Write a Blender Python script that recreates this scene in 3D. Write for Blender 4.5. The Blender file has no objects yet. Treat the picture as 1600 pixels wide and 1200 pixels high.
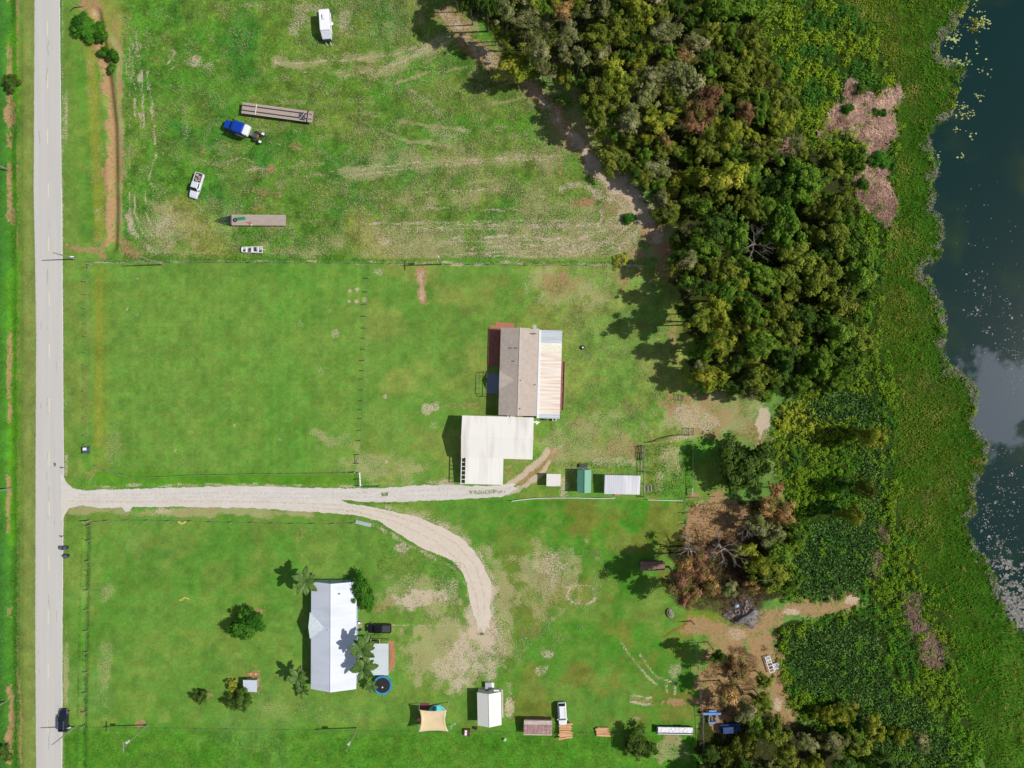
import bpy, math, random
import numpy as np
from mathutils import Vector, Matrix
from mathutils.geometry import tessellate_polygon

# ------------------------------------------------------------------ camera, sky, sun, exposure
S = 6.85                      # photo pixels per metre on the ground
CAM_H = 155.72                # metres above the ground
sc = bpy.context.scene
COL = sc.collection
cam_d = bpy.data.cameras.new('camera'); cam_d.lens = 24; cam_d.sensor_width = 36
cam_d.clip_start = 1; cam_d.clip_end = 6000
cam = bpy.data.objects.new('camera', cam_d); COL.objects.link(cam)
cam.location = (0, 0, CAM_H); cam.rotation_euler = (0, 0, 0)
sc.camera = cam
world = bpy.data.worlds.new('World'); sc.world = world; world.use_nodes = True
wn = world.node_tree.nodes; wl = world.node_tree.links
for n in list(wn): wn.remove(n)
w_out = wn.new('ShaderNodeOutputWorld'); w_bg = wn.new('ShaderNodeBackground')
w_sky = wn.new('ShaderNodeTexSky'); w_sky.sky_type = 'NISHITA'; w_sky.sun_disc = False
w_sky.sun_elevation = math.radians(45.5); w_sky.sun_rotation = math.radians(88)
w_bg.inputs['Strength'].default_value = 0.06
w_cl = wn.new('ShaderNodeTexNoise'); w_cl.inputs['Scale'].default_value = 2.3
w_cl.inputs['Detail'].default_value = 6
w_tc = wn.new('ShaderNodeTexCoord')
w_rp = wn.new('ShaderNodeValToRGB')
w_rp.color_ramp.elements[0].position = 0.52; w_rp.color_ramp.elements[1].position = 0.66
w_mx = wn.new('ShaderNodeMixRGB'); w_mx.inputs[2].default_value = (9, 9.4, 10, 1)
wl.new(w_tc.outputs['Generated'], w_cl.inputs['Vector'])
wl.new(w_cl.outputs['Fac'], w_rp.inputs['Fac'])
wl.new(w_rp.outputs['Color'], w_mx.inputs[0]); wl.new(w_sky.outputs['Color'], w_mx.inputs[1])
wl.new(w_mx.outputs['Color'], w_bg.inputs['Color']); wl.new(w_bg.outputs['Background'], w_out.inputs['Surface'])
sun_d = bpy.data.lights.new('sun', 'SUN'); sun_d.energy = 3.9; sun_d.angle = math.radians(0.5)
sun_d.color = (1.0, 0.955, 0.89)
sun = bpy.data.objects.new('sun', sun_d); COL.objects.link(sun)
sun.rotation_euler = (0, math.radians(44.5), math.radians(2)); sun.location = (60, 0, 60)
sc.view_settings.view_transform = 'Standard'; sc.view_settings.look = 'None'
sc.view_settings.gamma = 1; sc.view_settings.exposure = 0.06
sc.view_settings.use_curve_mapping = False
sc.render.engine = 'CYCLES'

rng = np.random.default_rng(11)
R = math.radians

def W(px, py, h=0.0):
    """world x, y of the thing seen at photo pixel (px, py) when it stands h metres up"""
    k = (CAM_H - h) / CAM_H
    return ((px - 800) / S * k, (600 - py) / S * k)

# ------------------------------------------------------------------ numpy helpers
def vnoise(X, Y, scale, seed, octaves=4, gain=0.5):
    """fractal value noise 0..1 sampled at X, Y (photo pixels), feature size = scale"""
    out = np.zeros(X.shape); amp = 1.0; tot = 0
    for o in range(octaves):
        g = np.random.default_rng(seed * 97 + o).random((256, 256))
        u = X / scale * (2 ** o) + 1000.3 + o * 17.1; v = Y / scale * (2 ** o) + 1000.7 + o * 9.7
        iu = np.floor(u).astype(int); iv = np.floor(v).astype(int)
        fu = u - iu; fv = v - iv
        fu = fu * fu * (3 - 2 * fu); fv = fv * fv * (3 - 2 * fv)
        a = g[iv % 256, iu % 256]; b = g[iv % 256, (iu + 1) % 256]
        c = g[(iv + 1) % 256, iu % 256]; d = g[(iv + 1) % 256, (iu + 1) % 256]
        out += amp * ((a * (1 - fu) + b * fu) * (1 - fv) + (c * (1 - fu) + d * fu) * fv)
        tot += amp; amp *= gain
    out /= tot
    return np.clip((out - 0.5) * 1.6 + 0.5, 0, 1)

def inside(px, py, poly):
    r = np.zeros(px.shape, bool); n = len(poly)
    for i in range(n):
        x0, y0 = poly[i]; x1, y1 = poly[(i + 1) % n]
        if y0 == y1: continue
        c = ((y0 > py) != (y1 > py)) & (px < (x1 - x0) * (py - y0) / (y1 - y0) + x0)
        r ^= c
    return r

def dist_line(px, py, pts, closed=False):
    d = np.full(px.shape, 1e9)
    m = len(pts) if closed else len(pts) - 1
    for i in range(m):
        ax, ay = pts[i]; bx, by = pts[(i + 1) % len(pts)]
        vx, vy = bx - ax, by - ay; L = vx * vx + vy * vy + 1e-9
        t = np.clip(((px - ax) * vx + (py - ay) * vy) / L, 0, 1)
        d = np.minimum(d, np.hypot(px - ax - t * vx, py - ay - t * vy))
    return d

def sstep(a, b, x):
    t = np.clip((x - a) / (b - a), 0, 1); return t * t * (3 - 2 * t)

# ------------------------------------------------------------------ object helpers
def link(name, me, parent=None):
    o = bpy.data.objects.new(name, me); COL.objects.link(o)
    if parent is not None: o.parent = parent
    return o

def tag(o, label=None, cat=None, group=None, kind=None):
    if label: o['label'] = label
    if cat: o['category'] = cat
    if group: o['group'] = group
    if kind: o['kind'] = kind
    return o

def thing(name, label, cat, loc, rotz=0.0, group=None):
    o = bpy.data.objects.new(name, None); COL.objects.link(o)
    o.empty_display_size = 0.5
    o.location = (loc[0], loc[1], loc[2] if len(loc) > 2 else 0.0); o.rotation_euler = (0, 0, rotz)
    return tag(o, label, cat, group)

def np_mesh(name, V, F, mat=None, col=None, smooth=False):
    """V (n,3); F (m,k) all faces same size; col (n,3) per-vertex"""
    me = bpy.data.meshes.new(name)
    V = np.asarray(V, np.float32); F = np.asarray(F, np.int32); m, k = F.shape
    me.vertices.add(len(V)); me.vertices.foreach_set('co', V.ravel())
    me.loops.add(m * k); me.loops.foreach_set('vertex_index', F.ravel())
    me.polygons.add(m); me.polygons.foreach_set('loop_start', np.arange(0, m * k, k, dtype=np.int32))
    me.polygons.foreach_set('loop_total', np.full(m, k, np.int32))
    if smooth: me.polygons.foreach_set('use_smooth', np.ones(m, bool))
    me.update(calc_edges=True)
    if col is not None:
        a = me.color_attributes.new('col', 'FLOAT_COLOR', 'POINT')
        c = np.ones((len(V), 4), np.float32); c[:, :3] = col
        a.data.foreach_set('color', c.ravel())
    if mat: me.materials.append(mat)
    return me

class MB:
    def __init__(s): s.v = []; s.f = []
    def add(s, vs, fs):
        b = len(s.v); s.v += [tuple(v) for v in vs]; s.f += [tuple(b + i for i in f) for f in fs]; return s
    def box(s, x0, x1, y0, y1, z0, z1, rot=None):
        vs = [(x, y, z) for x in (x0, x1) for y in (y0, y1) for z in (z0, z1)]
        if rot:
            cx, cy = (x0 + x1) / 2, (y0 + y1) / 2; c, q = math.cos(rot), math.sin(rot)
            vs = [(cx + (x - cx) * c - (y - cy) * q, cy + (x - cx) * q + (y - cy) * c, z) for x, y, z in vs]
        return s.add(vs, [(0, 1, 3, 2), (4, 6, 7, 5), (0, 4, 5, 1), (2, 3, 7, 6), (0, 2, 6, 4), (1, 5, 7, 3)])
    def tube(s, p0, p1, r0, r1=None, n=8, caps=True):
        r1 = r0 if r1 is None else r1
        p0 = Vector(p0); p1 = Vector(p1); d = (p1 - p0).normalized()
        u = d.cross(Vector((0, 0, 1)) if abs(d.z) < .9 else Vector((1, 0, 0))).normalized(); w = d.cross(u)
        vs = []
        for p, r in ((p0, r0), (p1, r1)):
            for i in range(n):
                a = 2 * math.pi * i / n; vs.append(p + u * (math.cos(a) * r) + w * (math.sin(a) * r))
        fs = [(i, (i + 1) % n, n + (i + 1) % n, n + i) for i in range(n)]
        if caps: fs += [tuple(range(n))[::-1], tuple(range(n, 2 * n))]
        return s.add(vs, fs)
    def path(s, pts, rs, n=5):
        for i in range(len(pts) - 1):
            r = rs if not isinstance(rs, (list, tuple)) else rs[i]
            r2 = rs if not isinstance(rs, (list, tuple)) else rs[i + 1]
            s.tube(pts[i], pts[i + 1], r, r2, n, True)
        return s
    def prism(s, poly, z0, z1):
        n = len(poly); vs = [(x, y, z0) for x, y in poly] + [(x, y, z1) for x, y in poly]
        fs = [(i, (i + 1) % n, n + (i + 1) % n, n + i) for i in range(n)] + [tuple(range(n))[::-1], tuple(range(n, 2 * n))]
        return s.add(vs, fs)
    def loft(s, secs):
        n = len(secs[0]); vs = [p for q in secs for p in q]; fs = []
        for k in range(len(secs) - 1):
            for i in range(n):
                fs.append((k * n + i, k * n + (i + 1) % n, (k + 1) * n + (i + 1) % n, (k + 1) * n + i))
        fs += [tuple(range(n))[::-1], tuple(range((len(secs) - 1) * n, len(secs) * n))]
        return s.add(vs, fs)
    def torus(s, c, Rr, r, n=28, m=6, tilt=None):
        vs = []; fs = []
        for i in range(n):
            a = 2 * math.pi * i / n
            for j in range(m):
                b = 2 * math.pi * j / m
                p = Vector(((Rr + r * math.cos(b)) * math.cos(a), (Rr + r * math.cos(b)) * math.sin(a), r * math.sin(b)))
                if tilt: p = tilt @ p
                vs.append(p + Vector(c))
        for i in range(n):
            for j in range(m):
                fs.append((i * m + j, ((i + 1) % n) * m + j, ((i + 1) % n) * m + (j + 1) % m, i * m + (j + 1) % m))
        return s.add(vs, fs)
    def disc(s, c, r, z0, z1, n=24, ry=None):
        ry = ry or r
        return s.prism([(c[0] + r * math.cos(2 * math.pi * i / n), c[1] + ry * math.sin(2 * math.pi * i / n)) for i in range(n)], z0, z1)
    def mesh(s, name, mat, smooth=False, bevel=0):
        me = bpy.data.meshes.new(name); me.from_pydata([tuple(v) for v in s.v], [], s.f); me.update()
        import bmesh
        bm = bmesh.new(); bm.from_mesh(me); bmesh.ops.recalc_face_normals(bm, faces=bm.faces)
        bm.to_mesh(me); bm.free()
        if smooth: me.polygons.foreach_set('use_smooth', [True] * len(me.polygons))
        if mat: me.materials.append(mat)
        return me
    def build(s, name, mat, parent=None, smooth=False, bevel=0, loc=None, label=None):
        o = link(name, s.mesh(name, mat, smooth), parent)
        if bevel:
            b = o.modifiers.new('bevel', 'BEVEL'); b.width = bevel; b.segments = 2; b.limit_method = 'ANGLE'
        if loc: o.location = loc
        if label: o['label'] = label
        return o

def B(x0, x1, y0, y1, z0, z1, rot=None): return MB().box(x0, x1, y0, y1, z0, z1, rot)

def copy_tree(o, parent=None):
    c = o.copy(); COL.objects.link(c)
    if parent is not None: c.parent = parent
    for ch in list(o.children): copy_tree(ch, c)
    return c

# ------------------------------------------------------------------ materials
def nt(name):
    m = bpy.data.materials.new(name); m.use_nodes = True
    n = m.node_tree.nodes; n.clear(); out = n.new('ShaderNodeOutputMaterial')
    return m, n, m.node_tree.links, out

_mats = {}
def mat(name, c, rough=0.7, var=0.12, scale=3.0, metal=0.0, c2=None, stretch=None, bump=0.0, detail=5, thr=(0.35, 0.65)):
    """base colour varied by object-space noise, optionally towards a second colour (dirt, rust)"""
    if name in _mats: return _mats[name]
    m, n, l, out = nt(name)
    b = n.new('ShaderNodeBsdfPrincipled'); b.inputs['Roughness'].default_value = rough; b.inputs['Metallic'].default_value = metal
    tc = n.new('ShaderNodeTexCoord'); mp = n.new('ShaderNodeMapping')
    if stretch: mp.inputs['Scale'].default_value = stretch
    no = n.new('ShaderNodeTexNoise'); no.inputs['Scale'].default_value = scale; no.inputs['Detail'].default_value = detail
    l.new(tc.outputs['Object'], mp.inputs['Vector']); l.new(mp.outputs['Vector'], no.inputs['Vector'])
    rp = n.new('ShaderNodeValToRGB'); e = rp.color_ramp.elements
    e[0].position, e[1].position = thr
    lo = tuple(x * (1 - var) for x in c); hi = tuple(min(1, x * (1 + var)) for x in c)
    if c2: e[0].color = (*c, 1); e[1].color = (*c2, 1)
    else: e[0].color = (*lo, 1); e[1].color = (*hi, 1)
    l.new(no.outputs['Fac'], rp.inputs['Fac']); l.new(rp.outputs['Color'], b.inputs['Base Color'])
    if bump:
        bp = n.new('ShaderNodeBump'); bp.inputs['Strength'].default_value = bump; bp.inputs['Distance'].default_value = 0.05
        l.new(no.outputs['Fac'], bp.inputs['Height']); l.new(bp.outputs['Normal'], b.inputs['Normal'])
    l.new(b.outputs['BSDF'], out.inputs['Surface'])
    _mats[name] = m; return m

def leaf_mat(name, tint=(1, 1, 1), trans=0.3, rvar=0.25, attr='col'):
    m, n, l, out = nt(name)
    at = n.new('ShaderNodeAttribute'); at.attribute_name = attr
    oi = n.new('ShaderNodeObjectInfo')
    mr = n.new('ShaderNodeMapRange'); mr.inputs[3].default_value = 1 - rvar; mr.inputs[4].default_value = 1 + rvar
    l.new(oi.outputs['Random'], mr.inputs[0])
    hs = n.new('ShaderNodeHueSaturation')
    mh = n.new('ShaderNodeMapRange'); mh.inputs[3].default_value = 0.492; mh.inputs[4].default_value = 0.505
    mu = n.new('ShaderNodeMath'); mu.operation = 'MULTIPLY'; mu.inputs[1].default_value = 7.31
    fr = n.new('ShaderNodeMath'); fr.operation = 'FRACT'
    l.new(oi.outputs['Random'], mu.inputs[0]); l.new(mu.outputs[0], fr.inputs[0]); l.new(fr.outputs[0], mh.inputs[0])
    if rvar > 0: l.new(mh.outputs[0], hs.inputs['Hue']); l.new(mr.outputs[0], hs.inputs['Value'])
    l.new(at.outputs['Color'], hs.inputs['Color'])
    d = n.new('ShaderNodeBsdfDiffuse'); t = n.new('ShaderNodeBsdfTranslucent'); mx = n.new('ShaderNodeMixShader')
    mx.inputs[0].default_value = trans
    l.new(hs.outputs['Color'], d.inputs['Color']); l.new(hs.outputs['Color'], t.inputs['Color'])
    l.new(d.outputs[0], mx.inputs[1]); l.new(t.outputs[0], mx.inputs[2]); l.new(mx.outputs[0], out.inputs['Surface'])
    return m

# ------------------------------------------------------------------ shape of the land (photo pixels)
SHORE = [(1700, -900), (1600, -300), (1560, -130), (1530, -20), (1515, 3), (1503, 18), (1495, 40), (1472, 62), (1462, 82), (1475, 96), (1502, 100), (1508, 112),
 (1500, 125), (1494, 150), (1494, 166), (1480, 182), (1466, 190), (1462, 205), (1452, 212), (1455, 235), (1462, 250), (1464, 270),
 (1458, 290), (1465, 303), (1452, 322), (1472, 342), (1475, 360), (1470, 378), (1473, 398), (1460, 408), (1440, 415), (1436, 431),
 (1453, 437), (1460, 460), (1475, 480), (1478, 510), (1476, 545), (1480, 570), (1500, 583), (1515, 595), (1530, 610), (1525, 640),
 (1520, 662), (1530, 676), (1545, 696), (1545, 716), (1533, 740), (1525, 760), (1520, 776), (1525, 800), (1510, 820), (1520, 845),
 (1538, 870), (1555, 900), (1563, 930), (1575, 965), (1600, 990), (1660, 1020), (1760, 1080), (1900, 1300), (2000, 2200)]
LAKE = SHORE + [(30000, 2200), (30000, -900)]
SEDGE_W = [(1300, -60), (1310, 0), (1370, 60), (1398, 120), (1405, 200), (1398, 300), (1392, 350), (1382, 420), (1370, 500), (1380, 560),
 (1400, 620), (1395, 700), (1402, 780), (1420, 860), (1462, 940), (1492, 1000), (1505, 1100), (1545, 1200), (1600, 1300)]
FOREST = [(700, -60), (712, 0), (745, 20), (782, 58), (796, 108), (850, 125), (903, 116), (918, 190), (955, 235), (990, 268), (1030, 305), (1058, 345),
 (1052, 380), (1045, 420), (1062, 460), (1075, 520), (1090, 590), (1112, 610), (1160, 618), (1250, 612), (1330, 600), (1352, 545), (1345, 490), (1368, 440),
 (1365, 380), (1345, 335), (1330, 285), (1300, 235), (1250, 232), (1238, 170), (1215, 115), (1190, 60), (1165, 0), (1165, -60)]
MARSH_W = [(1165, -100), (1165, 0), (1190, 60), (1215, 115), (1240, 170), (1250, 232), (1310, 240), (1340, 330), (1355, 400), (1340, 500), (1345, 580),
 (1230, 622), (1212, 640), (1205, 690), (1215, 740), (1235, 790), (1230, 850), (1215, 900), (1222, 940), (1290, 940), (1345, 928), (1350, 945), (1290, 962),
 (1222, 975), (1212, 1010), (1220, 1060), (1236, 1120), (1300, 1150), (1330, 1200), (1340, 1300)]
MARSH = MARSH_W + [(x, y) for x, y in SHORE[::-1] if -200 < y < 1300]
STRAW = [[(1322, 128), (1336, 126), (1345, 145), (1372, 150), (1400, 136), (1407, 150), (1392, 172), (1398, 190), (1398, 212), (1386, 226), (1372, 240), (1380, 262), (1388, 290), (1402, 315),
  (1398, 330), (1384, 352), (1366, 338), (1345, 318), (1338, 300), (1334, 262), (1346, 236), (1330, 205), (1306, 205), (1286, 216), (1280, 208), (1290, 190), (1308, 165), (1322, 170)],
 [(1408, 928), (1438, 926), (1436, 960), (1455, 985), (1476, 1015), (1478, 1030), (1462, 1046), (1445, 1035), (1432, 1005), (1420, 985), (1412, 955)],
 [(1372, 820), (1388, 832), (1390, 848), (1376, 846)], [(1360, 862), (1374, 868), (1374, 898), (1362, 890)]]
BROAD = [[(1252, 640), (1300, 610), (1352, 612), (1372, 650), (1378, 720), (1372, 790), (1368, 850), (1362, 900), (1330, 925), (1260, 934), (1236, 920), (1238, 870), (1262, 820), (1330, 805), (1350, 760), (1345, 700), (1330, 660), (1280, 655)],
 [(1225, 985), (1290, 975), (1345, 965), (1372, 985), (1378, 1040), (1400, 1080), (1440, 1092), (1470, 1130), (1500, 1170), (1500, 1210), (1400, 1215), (1350, 1160), (1300, 1110), (1262, 1080), (1235, 1040)]]

# ------------------------------------------------------------------ ground sheet: one grid, dense inside the view, reaching the horizon
step = 2.5
xin = np.arange(-180, 1560.1, step); yin = np.arange(-130, 1330.1, step)
grow = np.array([8, 20, 45, 90, 180, 400, 900, 2000, 5000, 12000, 26000.])
gx = np.concatenate([xin[0] - grow[::-1], xin, xin[-1] + grow]); gy = np.concatenate([yin[0] - grow[::-1], yin, yin[-1] + grow])
GX, GY = np.meshgrid(gx, gy)
PX, PY = GX.ravel(), GY.ravel()
shore_d = dist_line(PX, PY, SHORE); in_lake = inside(PX, PY, LAKE)
sd = np.where(in_lake, -shore_d, shore_d) + (vnoise(PX, PY, 9, 5, 3) - .5) * 9 * (shore_d < 60)              # + on land
Z = 0.05 * (vnoise(PX, PY, 60, 3) - 0.5) - 0.0
nearflat = 1 - sstep(-3, 6, np.minimum(np.abs(PX - 76) - 24, 1e9))
in_m = inside(PX, PY, MARSH)
Z = Z - 0.12 * sstep(0, 1, in_m * 1.0)
Z += np.where(sd < 40, -0.25 * (1 - np.clip(sd, 0, 40) / 40), 0)
Z = np.where(sd < 0, -0.55 - 1.4 * np.clip(-sd / 40, 0, 1), Z)
# roadside ditches
def ditch(pts, w, depth):
    global Z
    m = (PY > -200) & (PY < 1400) & (PX < 300)
    d = np.full(PX.shape, 1e9); d[m] = dist_line(PX[m], PY[m], pts)
    Z = Z - depth * (1 - sstep(0, w, d))
ditch([(150, 20), (165, 100), (176, 200), (178, 330), (176, 385)], 11, 0.85)
ditch([(14, -200), (16, 400), (17, 800), (18, 1400)], 14, 0.5)
ditch([(136, 815), (133, 1000), (131, 1100), (127, 1400)], 7, 0.35)
Z = Z - 0.03 * (1 - sstep(18, 30, np.abs(PX - 76)))    # flat, a little low under the road
Z = np.where(np.abs(PX - 76) < 30, np.minimum(Z, -0.02), Z)

def lin(r, g, b):
    f = lambda c: (c / 255 / 12.92) if c <= 10 else ((c / 255 + 0.055) / 1.055) ** 2.4
    return np.array([f(r), f(g), f(b)])
BASE = np.zeros((len(PX), 3))
SAND = np.zeros(len(PX)); DRY = np.zeros(len(PX)); EARTH = np.zeros(len(PX)); ROUGH = np.full(len(PX), 0.25)
def put(color, a):
    a = np.clip(a, 0, 1)[:, None]; BASE[:] = BASE * (1 - a) + np.asarray(color) * a
n1 = vnoise(PX, PY, 140, 21); n2 = vnoise(PX, PY, 45, 22); n3 = vnoise(PX, PY, 16, 23); n4 = vnoise(PX, PY, 7, 24)
LAWN = lin(104, 138, 68); LUSH = lin(74, 132, 46); YEL = lin(130, 140, 76); DEEP = lin(60, 112, 42); TAN = lin(190, 165, 120)
put(LAWN, np.ones(len(PX)))
put(LUSH, sstep(.42, .7, n1) * .6); put(YEL, sstep(.55, .8, n2) * .6); put(DEEP, sstep(.55, .85, vnoise(PX, PY, 30, 25)) * .35)
# west verge and crop strip
left = sstep(34, 29, PX)
put(lin(74, 128, 40), left); put(lin(92, 150, 36), left * sstep(.45, .65, vnoise(PX * 2, PY, 90, 31))); put(lin(62, 112, 50), left * sstep(14, 6, PX) * .6)
put(lin(126, 138, 72), sstep(30, 33, PX) * sstep(57, 54, PX) * .95); put(lin(98, 122, 52), sstep(31, 33, PX) * sstep(40, 35, PX) * .7)
put(lin(108, 132, 70), sstep(96, 98, PX) * sstep(128, 112, PX) * .6)
bg_l = (PX < 34)
EARTH = np.maximum(EARTH, 0.62 * sstep(6, 1, np.abs(PX - 27)) * (0.5 + 0.6 * vnoise(PX, PY, 60, 33)))
EARTH = np.maximum(EARTH, 0.75 * sstep(7, 2, np.abs(PX - 13)) * sstep(.5, .7, vnoise(PX * .3, PY, 90, 34)))
SAND = np.maximum(SAND, 0.55 * sstep(7, 1, np.abs(PX - 103)) * sstep(.35, .75, vnoise(PX * .4, PY, 80, 35)) * ((PY > 60) & (PY < 745)))
SAND = np.maximum(SAND, 0.55 * sstep(3, 0, np.abs(PX - 98)))
# north rough field
nf = sstep(408, 400, PY) * sstep(186, 196, PX) * (PX < 1060)
ROUGH = np.maximum(ROUGH, nf * 0.9)
put(lin(80, 128, 44), nf * .7); put(lin(102, 122, 60), nf * sstep(380, 600, PX) * sstep(.2, .6, n2) * .8)
put(lin(60, 116, 50), nf * sstep(.55, .75, vnoise(PX, PY, 80, 41)) * .7)
put(lin(124, 128, 66), nf * sstep(.5, .8, vnoise(PX, PY, 55, 42)) * .35)
DRY = np.maximum(DRY, nf * (0.12 + 0.33 * sstep(380, 760, PX) + 0.2 * sstep(.5, .8, n2) + 0.2 * sstep(300, 390, PY)))
DRY *= 1 - nf * sstep(.5, .7, vnoise(PX, PY, 90, 43)) * .6
DRY = np.maximum(DRY, nf * .42 * sstep(.55, .75, vnoise(PX * .5, PY * 1.6, 14, 45)) * sstep(300, 600, PX + PY))
cross = np.maximum(sstep(38, 8, dist_line(PX, PY, [(560, 350), (600, 400)])), sstep(40, 10, dist_line(PX, PY, [(280, 330), (330, 385)])))
put(lin(160, 145, 90), cross * .6 * nf)
m_top = (PY < 20) & nf.astype(bool)
# paddock, house yards
pad = ((PX > 140) & (PX < 575) & (PY > 412) & (PY < 742)).astype(float)
put(lin(104, 138, 70), pad * .6)
put(lin(84, 140, 50), pad * (0.5 + 0.5 * np.sin(PY / 10 * 2 * np.pi)) * .42)
put(lin(110, 142, 74), pad * sstep(.5, .75, vnoise(PX, PY * .5, 60, 44)) * .5)
put(lin(80, 138, 54), pad * sstep(60, 10, np.abs(PX - 455)) * .5 * sstep(.3, .6, n1))
put(lin(140, 135, 65), sstep(9, 2, np.abs(PX - 154)) * ((PY > 430) & (PY < 700)) * .75)
put(lin(120, 135, 50), sstep(18, 4, np.abs(PX - 158)) * ((PY > 415) & (PY < 740)) * .5)
put(lin(84, 136, 40), ((PX > 145) & (PX < 560) & (PY > 735) & (PY < 762)) * .8)
put(lin(124, 146, 84), pad * (.5 + .5 * np.sin(PX / 13 * 2 * np.pi + 1)) * .18)
hy = ((PX > 575) & (PX < 1070) & (PY > 412) & (PY < 760)).astype(float)
put(lin(108, 138, 72), hy * .5); put(lin(134, 146, 84), hy * sstep(.4, .75, n2) * .55); put(lin(122, 124, 72), hy * sstep(.5, .75, vnoise(PX, PY, 24, 46)) * sstep(640, 840, PX) * .55)
ROUGH = np.maximum(ROUGH, hy * .45 * sstep(700, 900, PX) + hy * .1)
sy = ((PY > 780) & (PX > 100) & (PX < 1085)).astype(float)
put(lin(88, 132, 58), sy * .5); put(lin(66, 122, 38), sy * sstep(480, 1100, PX) * sstep(.35, .65, n1) * .7)
put(lin(72, 126, 36), sy * sstep(1125, 1150, PY) * .8); ROUGH = np.maximum(ROUGH, sy * sstep(1130, 1150, PY) * .55)
put(lin(104, 138, 78), sy * sstep(.5, .8, vnoise(PX, PY, 75, 47)) * sstep(620, 300, PX) * .6)
put(lin(66, 128, 38), ((PX > 820) & (PX < 1062) & (PY > 782) & (PY < 850)) * .7)
put(lin(112, 118, 58), sy * sstep(.45, .7, vnoise(PX, PY, 42, 48, 5, .6)) * sstep(700, 860, PX) * (PY < 1128) * .9)
put(lin(118, 138, 74), sy * sstep(.5, .75, vnoise(PX, PY, 38, 49, 5, .6)) * (PY < 1128) * .5)
put(lin(132, 138, 60), (sstep(12, 4, np.abs(PX - (139 + PY * .045)))) * ((PY > 60) & (PY < 380)) * .8)
put(lin(150, 140, 84), (sstep(5, 2, np.abs(PX - 187))) * ((PY > 20) & (PY < 385)) * .5)
put(lin(150, 142, 86), np.clip(1.7 - np.hypot((PX - 160) / 30, (PY - 40) / 40), 0, 1) * .7)
# forest floor, marsh floor
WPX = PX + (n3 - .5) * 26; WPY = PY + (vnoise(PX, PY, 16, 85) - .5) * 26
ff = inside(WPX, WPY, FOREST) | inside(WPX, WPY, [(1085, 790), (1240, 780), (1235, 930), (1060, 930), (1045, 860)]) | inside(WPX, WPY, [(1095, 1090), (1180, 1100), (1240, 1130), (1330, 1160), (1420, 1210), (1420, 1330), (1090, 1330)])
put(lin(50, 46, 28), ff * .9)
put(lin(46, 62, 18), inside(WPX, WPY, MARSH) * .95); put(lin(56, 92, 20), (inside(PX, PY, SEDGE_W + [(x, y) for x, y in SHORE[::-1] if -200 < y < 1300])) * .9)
put(lin(60, 66, 60), np.clip(-sd, 0, 1)); put(lin(110, 104, 92), sstep(9, 1, np.abs(sd)) * .6)

WXo = (vnoise(PX, PY, 26, 81, 3) - .5) * 16 + (vnoise(PX, PY, 8, 82, 2) - .5) * 5
WYo = (vnoise(PX, PY, 26, 83, 3) - .5) * 16 + (vnoise(PX, PY, 8, 84, 2) - .5) * 5
# bare patches, tracks and streaks: (kind, points, half width px, strength)
def stroke(arr, pts, w, val, br=0.0, seed=0):
    xs = [p[0] for p in pts]; ys = [p[1] for p in pts]; r = w * 2.2 + 4
    m = (PX > min(xs) - r) & (PX < max(xs) + r) & (PY > min(ys) - r) & (PY < max(ys) + r)
    if not m.any(): return
    q = min(1.2, .06 + w / 10); w = w + .35 if w < 3 else w
    d = dist_line(PX[m] + WXo[m] * q, PY[m] + WYo[m] * q, pts); a = val * (1 - sstep(w * .3, w * 1.7, d)) * (.82 + .36 * n3[m])
    if br: a = a * (1 - br * sstep(.35, .65, vnoise(PX[m], PY[m], 12, 60 + seed)))
    arr[m] = np.maximum(arr[m], a)
def blob(arr, x, y, rx, ry, val, rot=0, seed=0):
    m = (np.abs(PX - x) < 2.2 * max(rx, ry)) & (np.abs(PY - y) < 2.2 * max(rx, ry))
    c, s_ = math.cos(R(rot)), math.sin(R(rot)); dx, dy = PX[m] - x, PY[m] - y
    u = (dx * c + dy * s_) / rx; v = (-dx * s_ + dy * c) / ry
    q = np.hypot(u, v) + (vnoise(PX[m], PY[m], 14, 70 + seed) - .5) * .9
    arr[m] = np.maximum(arr[m], val * (1 - sstep(.6, 1.15, q)))
# north ditch and scraped earth
stroke(EARTH, [(140, 8), (150, 20), (152, 40)], 14, .8); stroke(DRY, [(150, 20), (185, 60), (188, 380)], 8, .6); stroke(DRY, [(140, 90), (152, 380)], 12, .42, .6); blob(SAND, 150, 20, 10, 8, .5)
stroke(EARTH, [(150, 68), (158, 90), (165, 112), (170, 150), (172, 230), (172, 330), (175, 372)], 8, .95)
stroke(EARTH, [(138, 95), (150, 150), (156, 240), (160, 330)], 5, .5, .5)
stroke(EARTH, [(183, 22), (187, 60), (186, 150), (187, 270), (186, 350)], 4, .7, .4)
stroke(EARTH, [(105, 385), (130, 393), (155, 392), (172, 375)], 6, .75); stroke(EARTH, [(155, 392), (160, 400)], 7, .8)
stroke(EARTH, [(190, 386), (210, 398)], 9, .75)
stroke(SAND, [(203, 335), (207, 365), (225, 388), (252, 394), (272, 380)], 6, .75, .4, 1)
for i, x in enumerate([199, 204, 209, 216, 222, 228, 234, 240]):
    y0, y1 = [(90, 150), (55, 160), (60, 190), (45, 200), (70, 230), (75, 140), (110, 190), (150, 250)][i]
    stroke(SAND, [(x - 3, y0), (x + 1, (y0 + y1) / 2), (x + 3, y1)], 1.6, .72, .75, i)
stroke(SAND, [(202, 90), (202, 330)], 1.0, .62, .5, 9)
for i, (r0, rr) in enumerate([(0, 30), (8, 24), (16, 18), (24, 12)]):
    stroke(SAND, [(203 + r0, 300), (204 + r0, 335), (212 + r0, 362 - r0 * .3), (228 + r0 * .8, 382 - r0 * .6)], 1.5, .75, .6, 20 + i)
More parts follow.
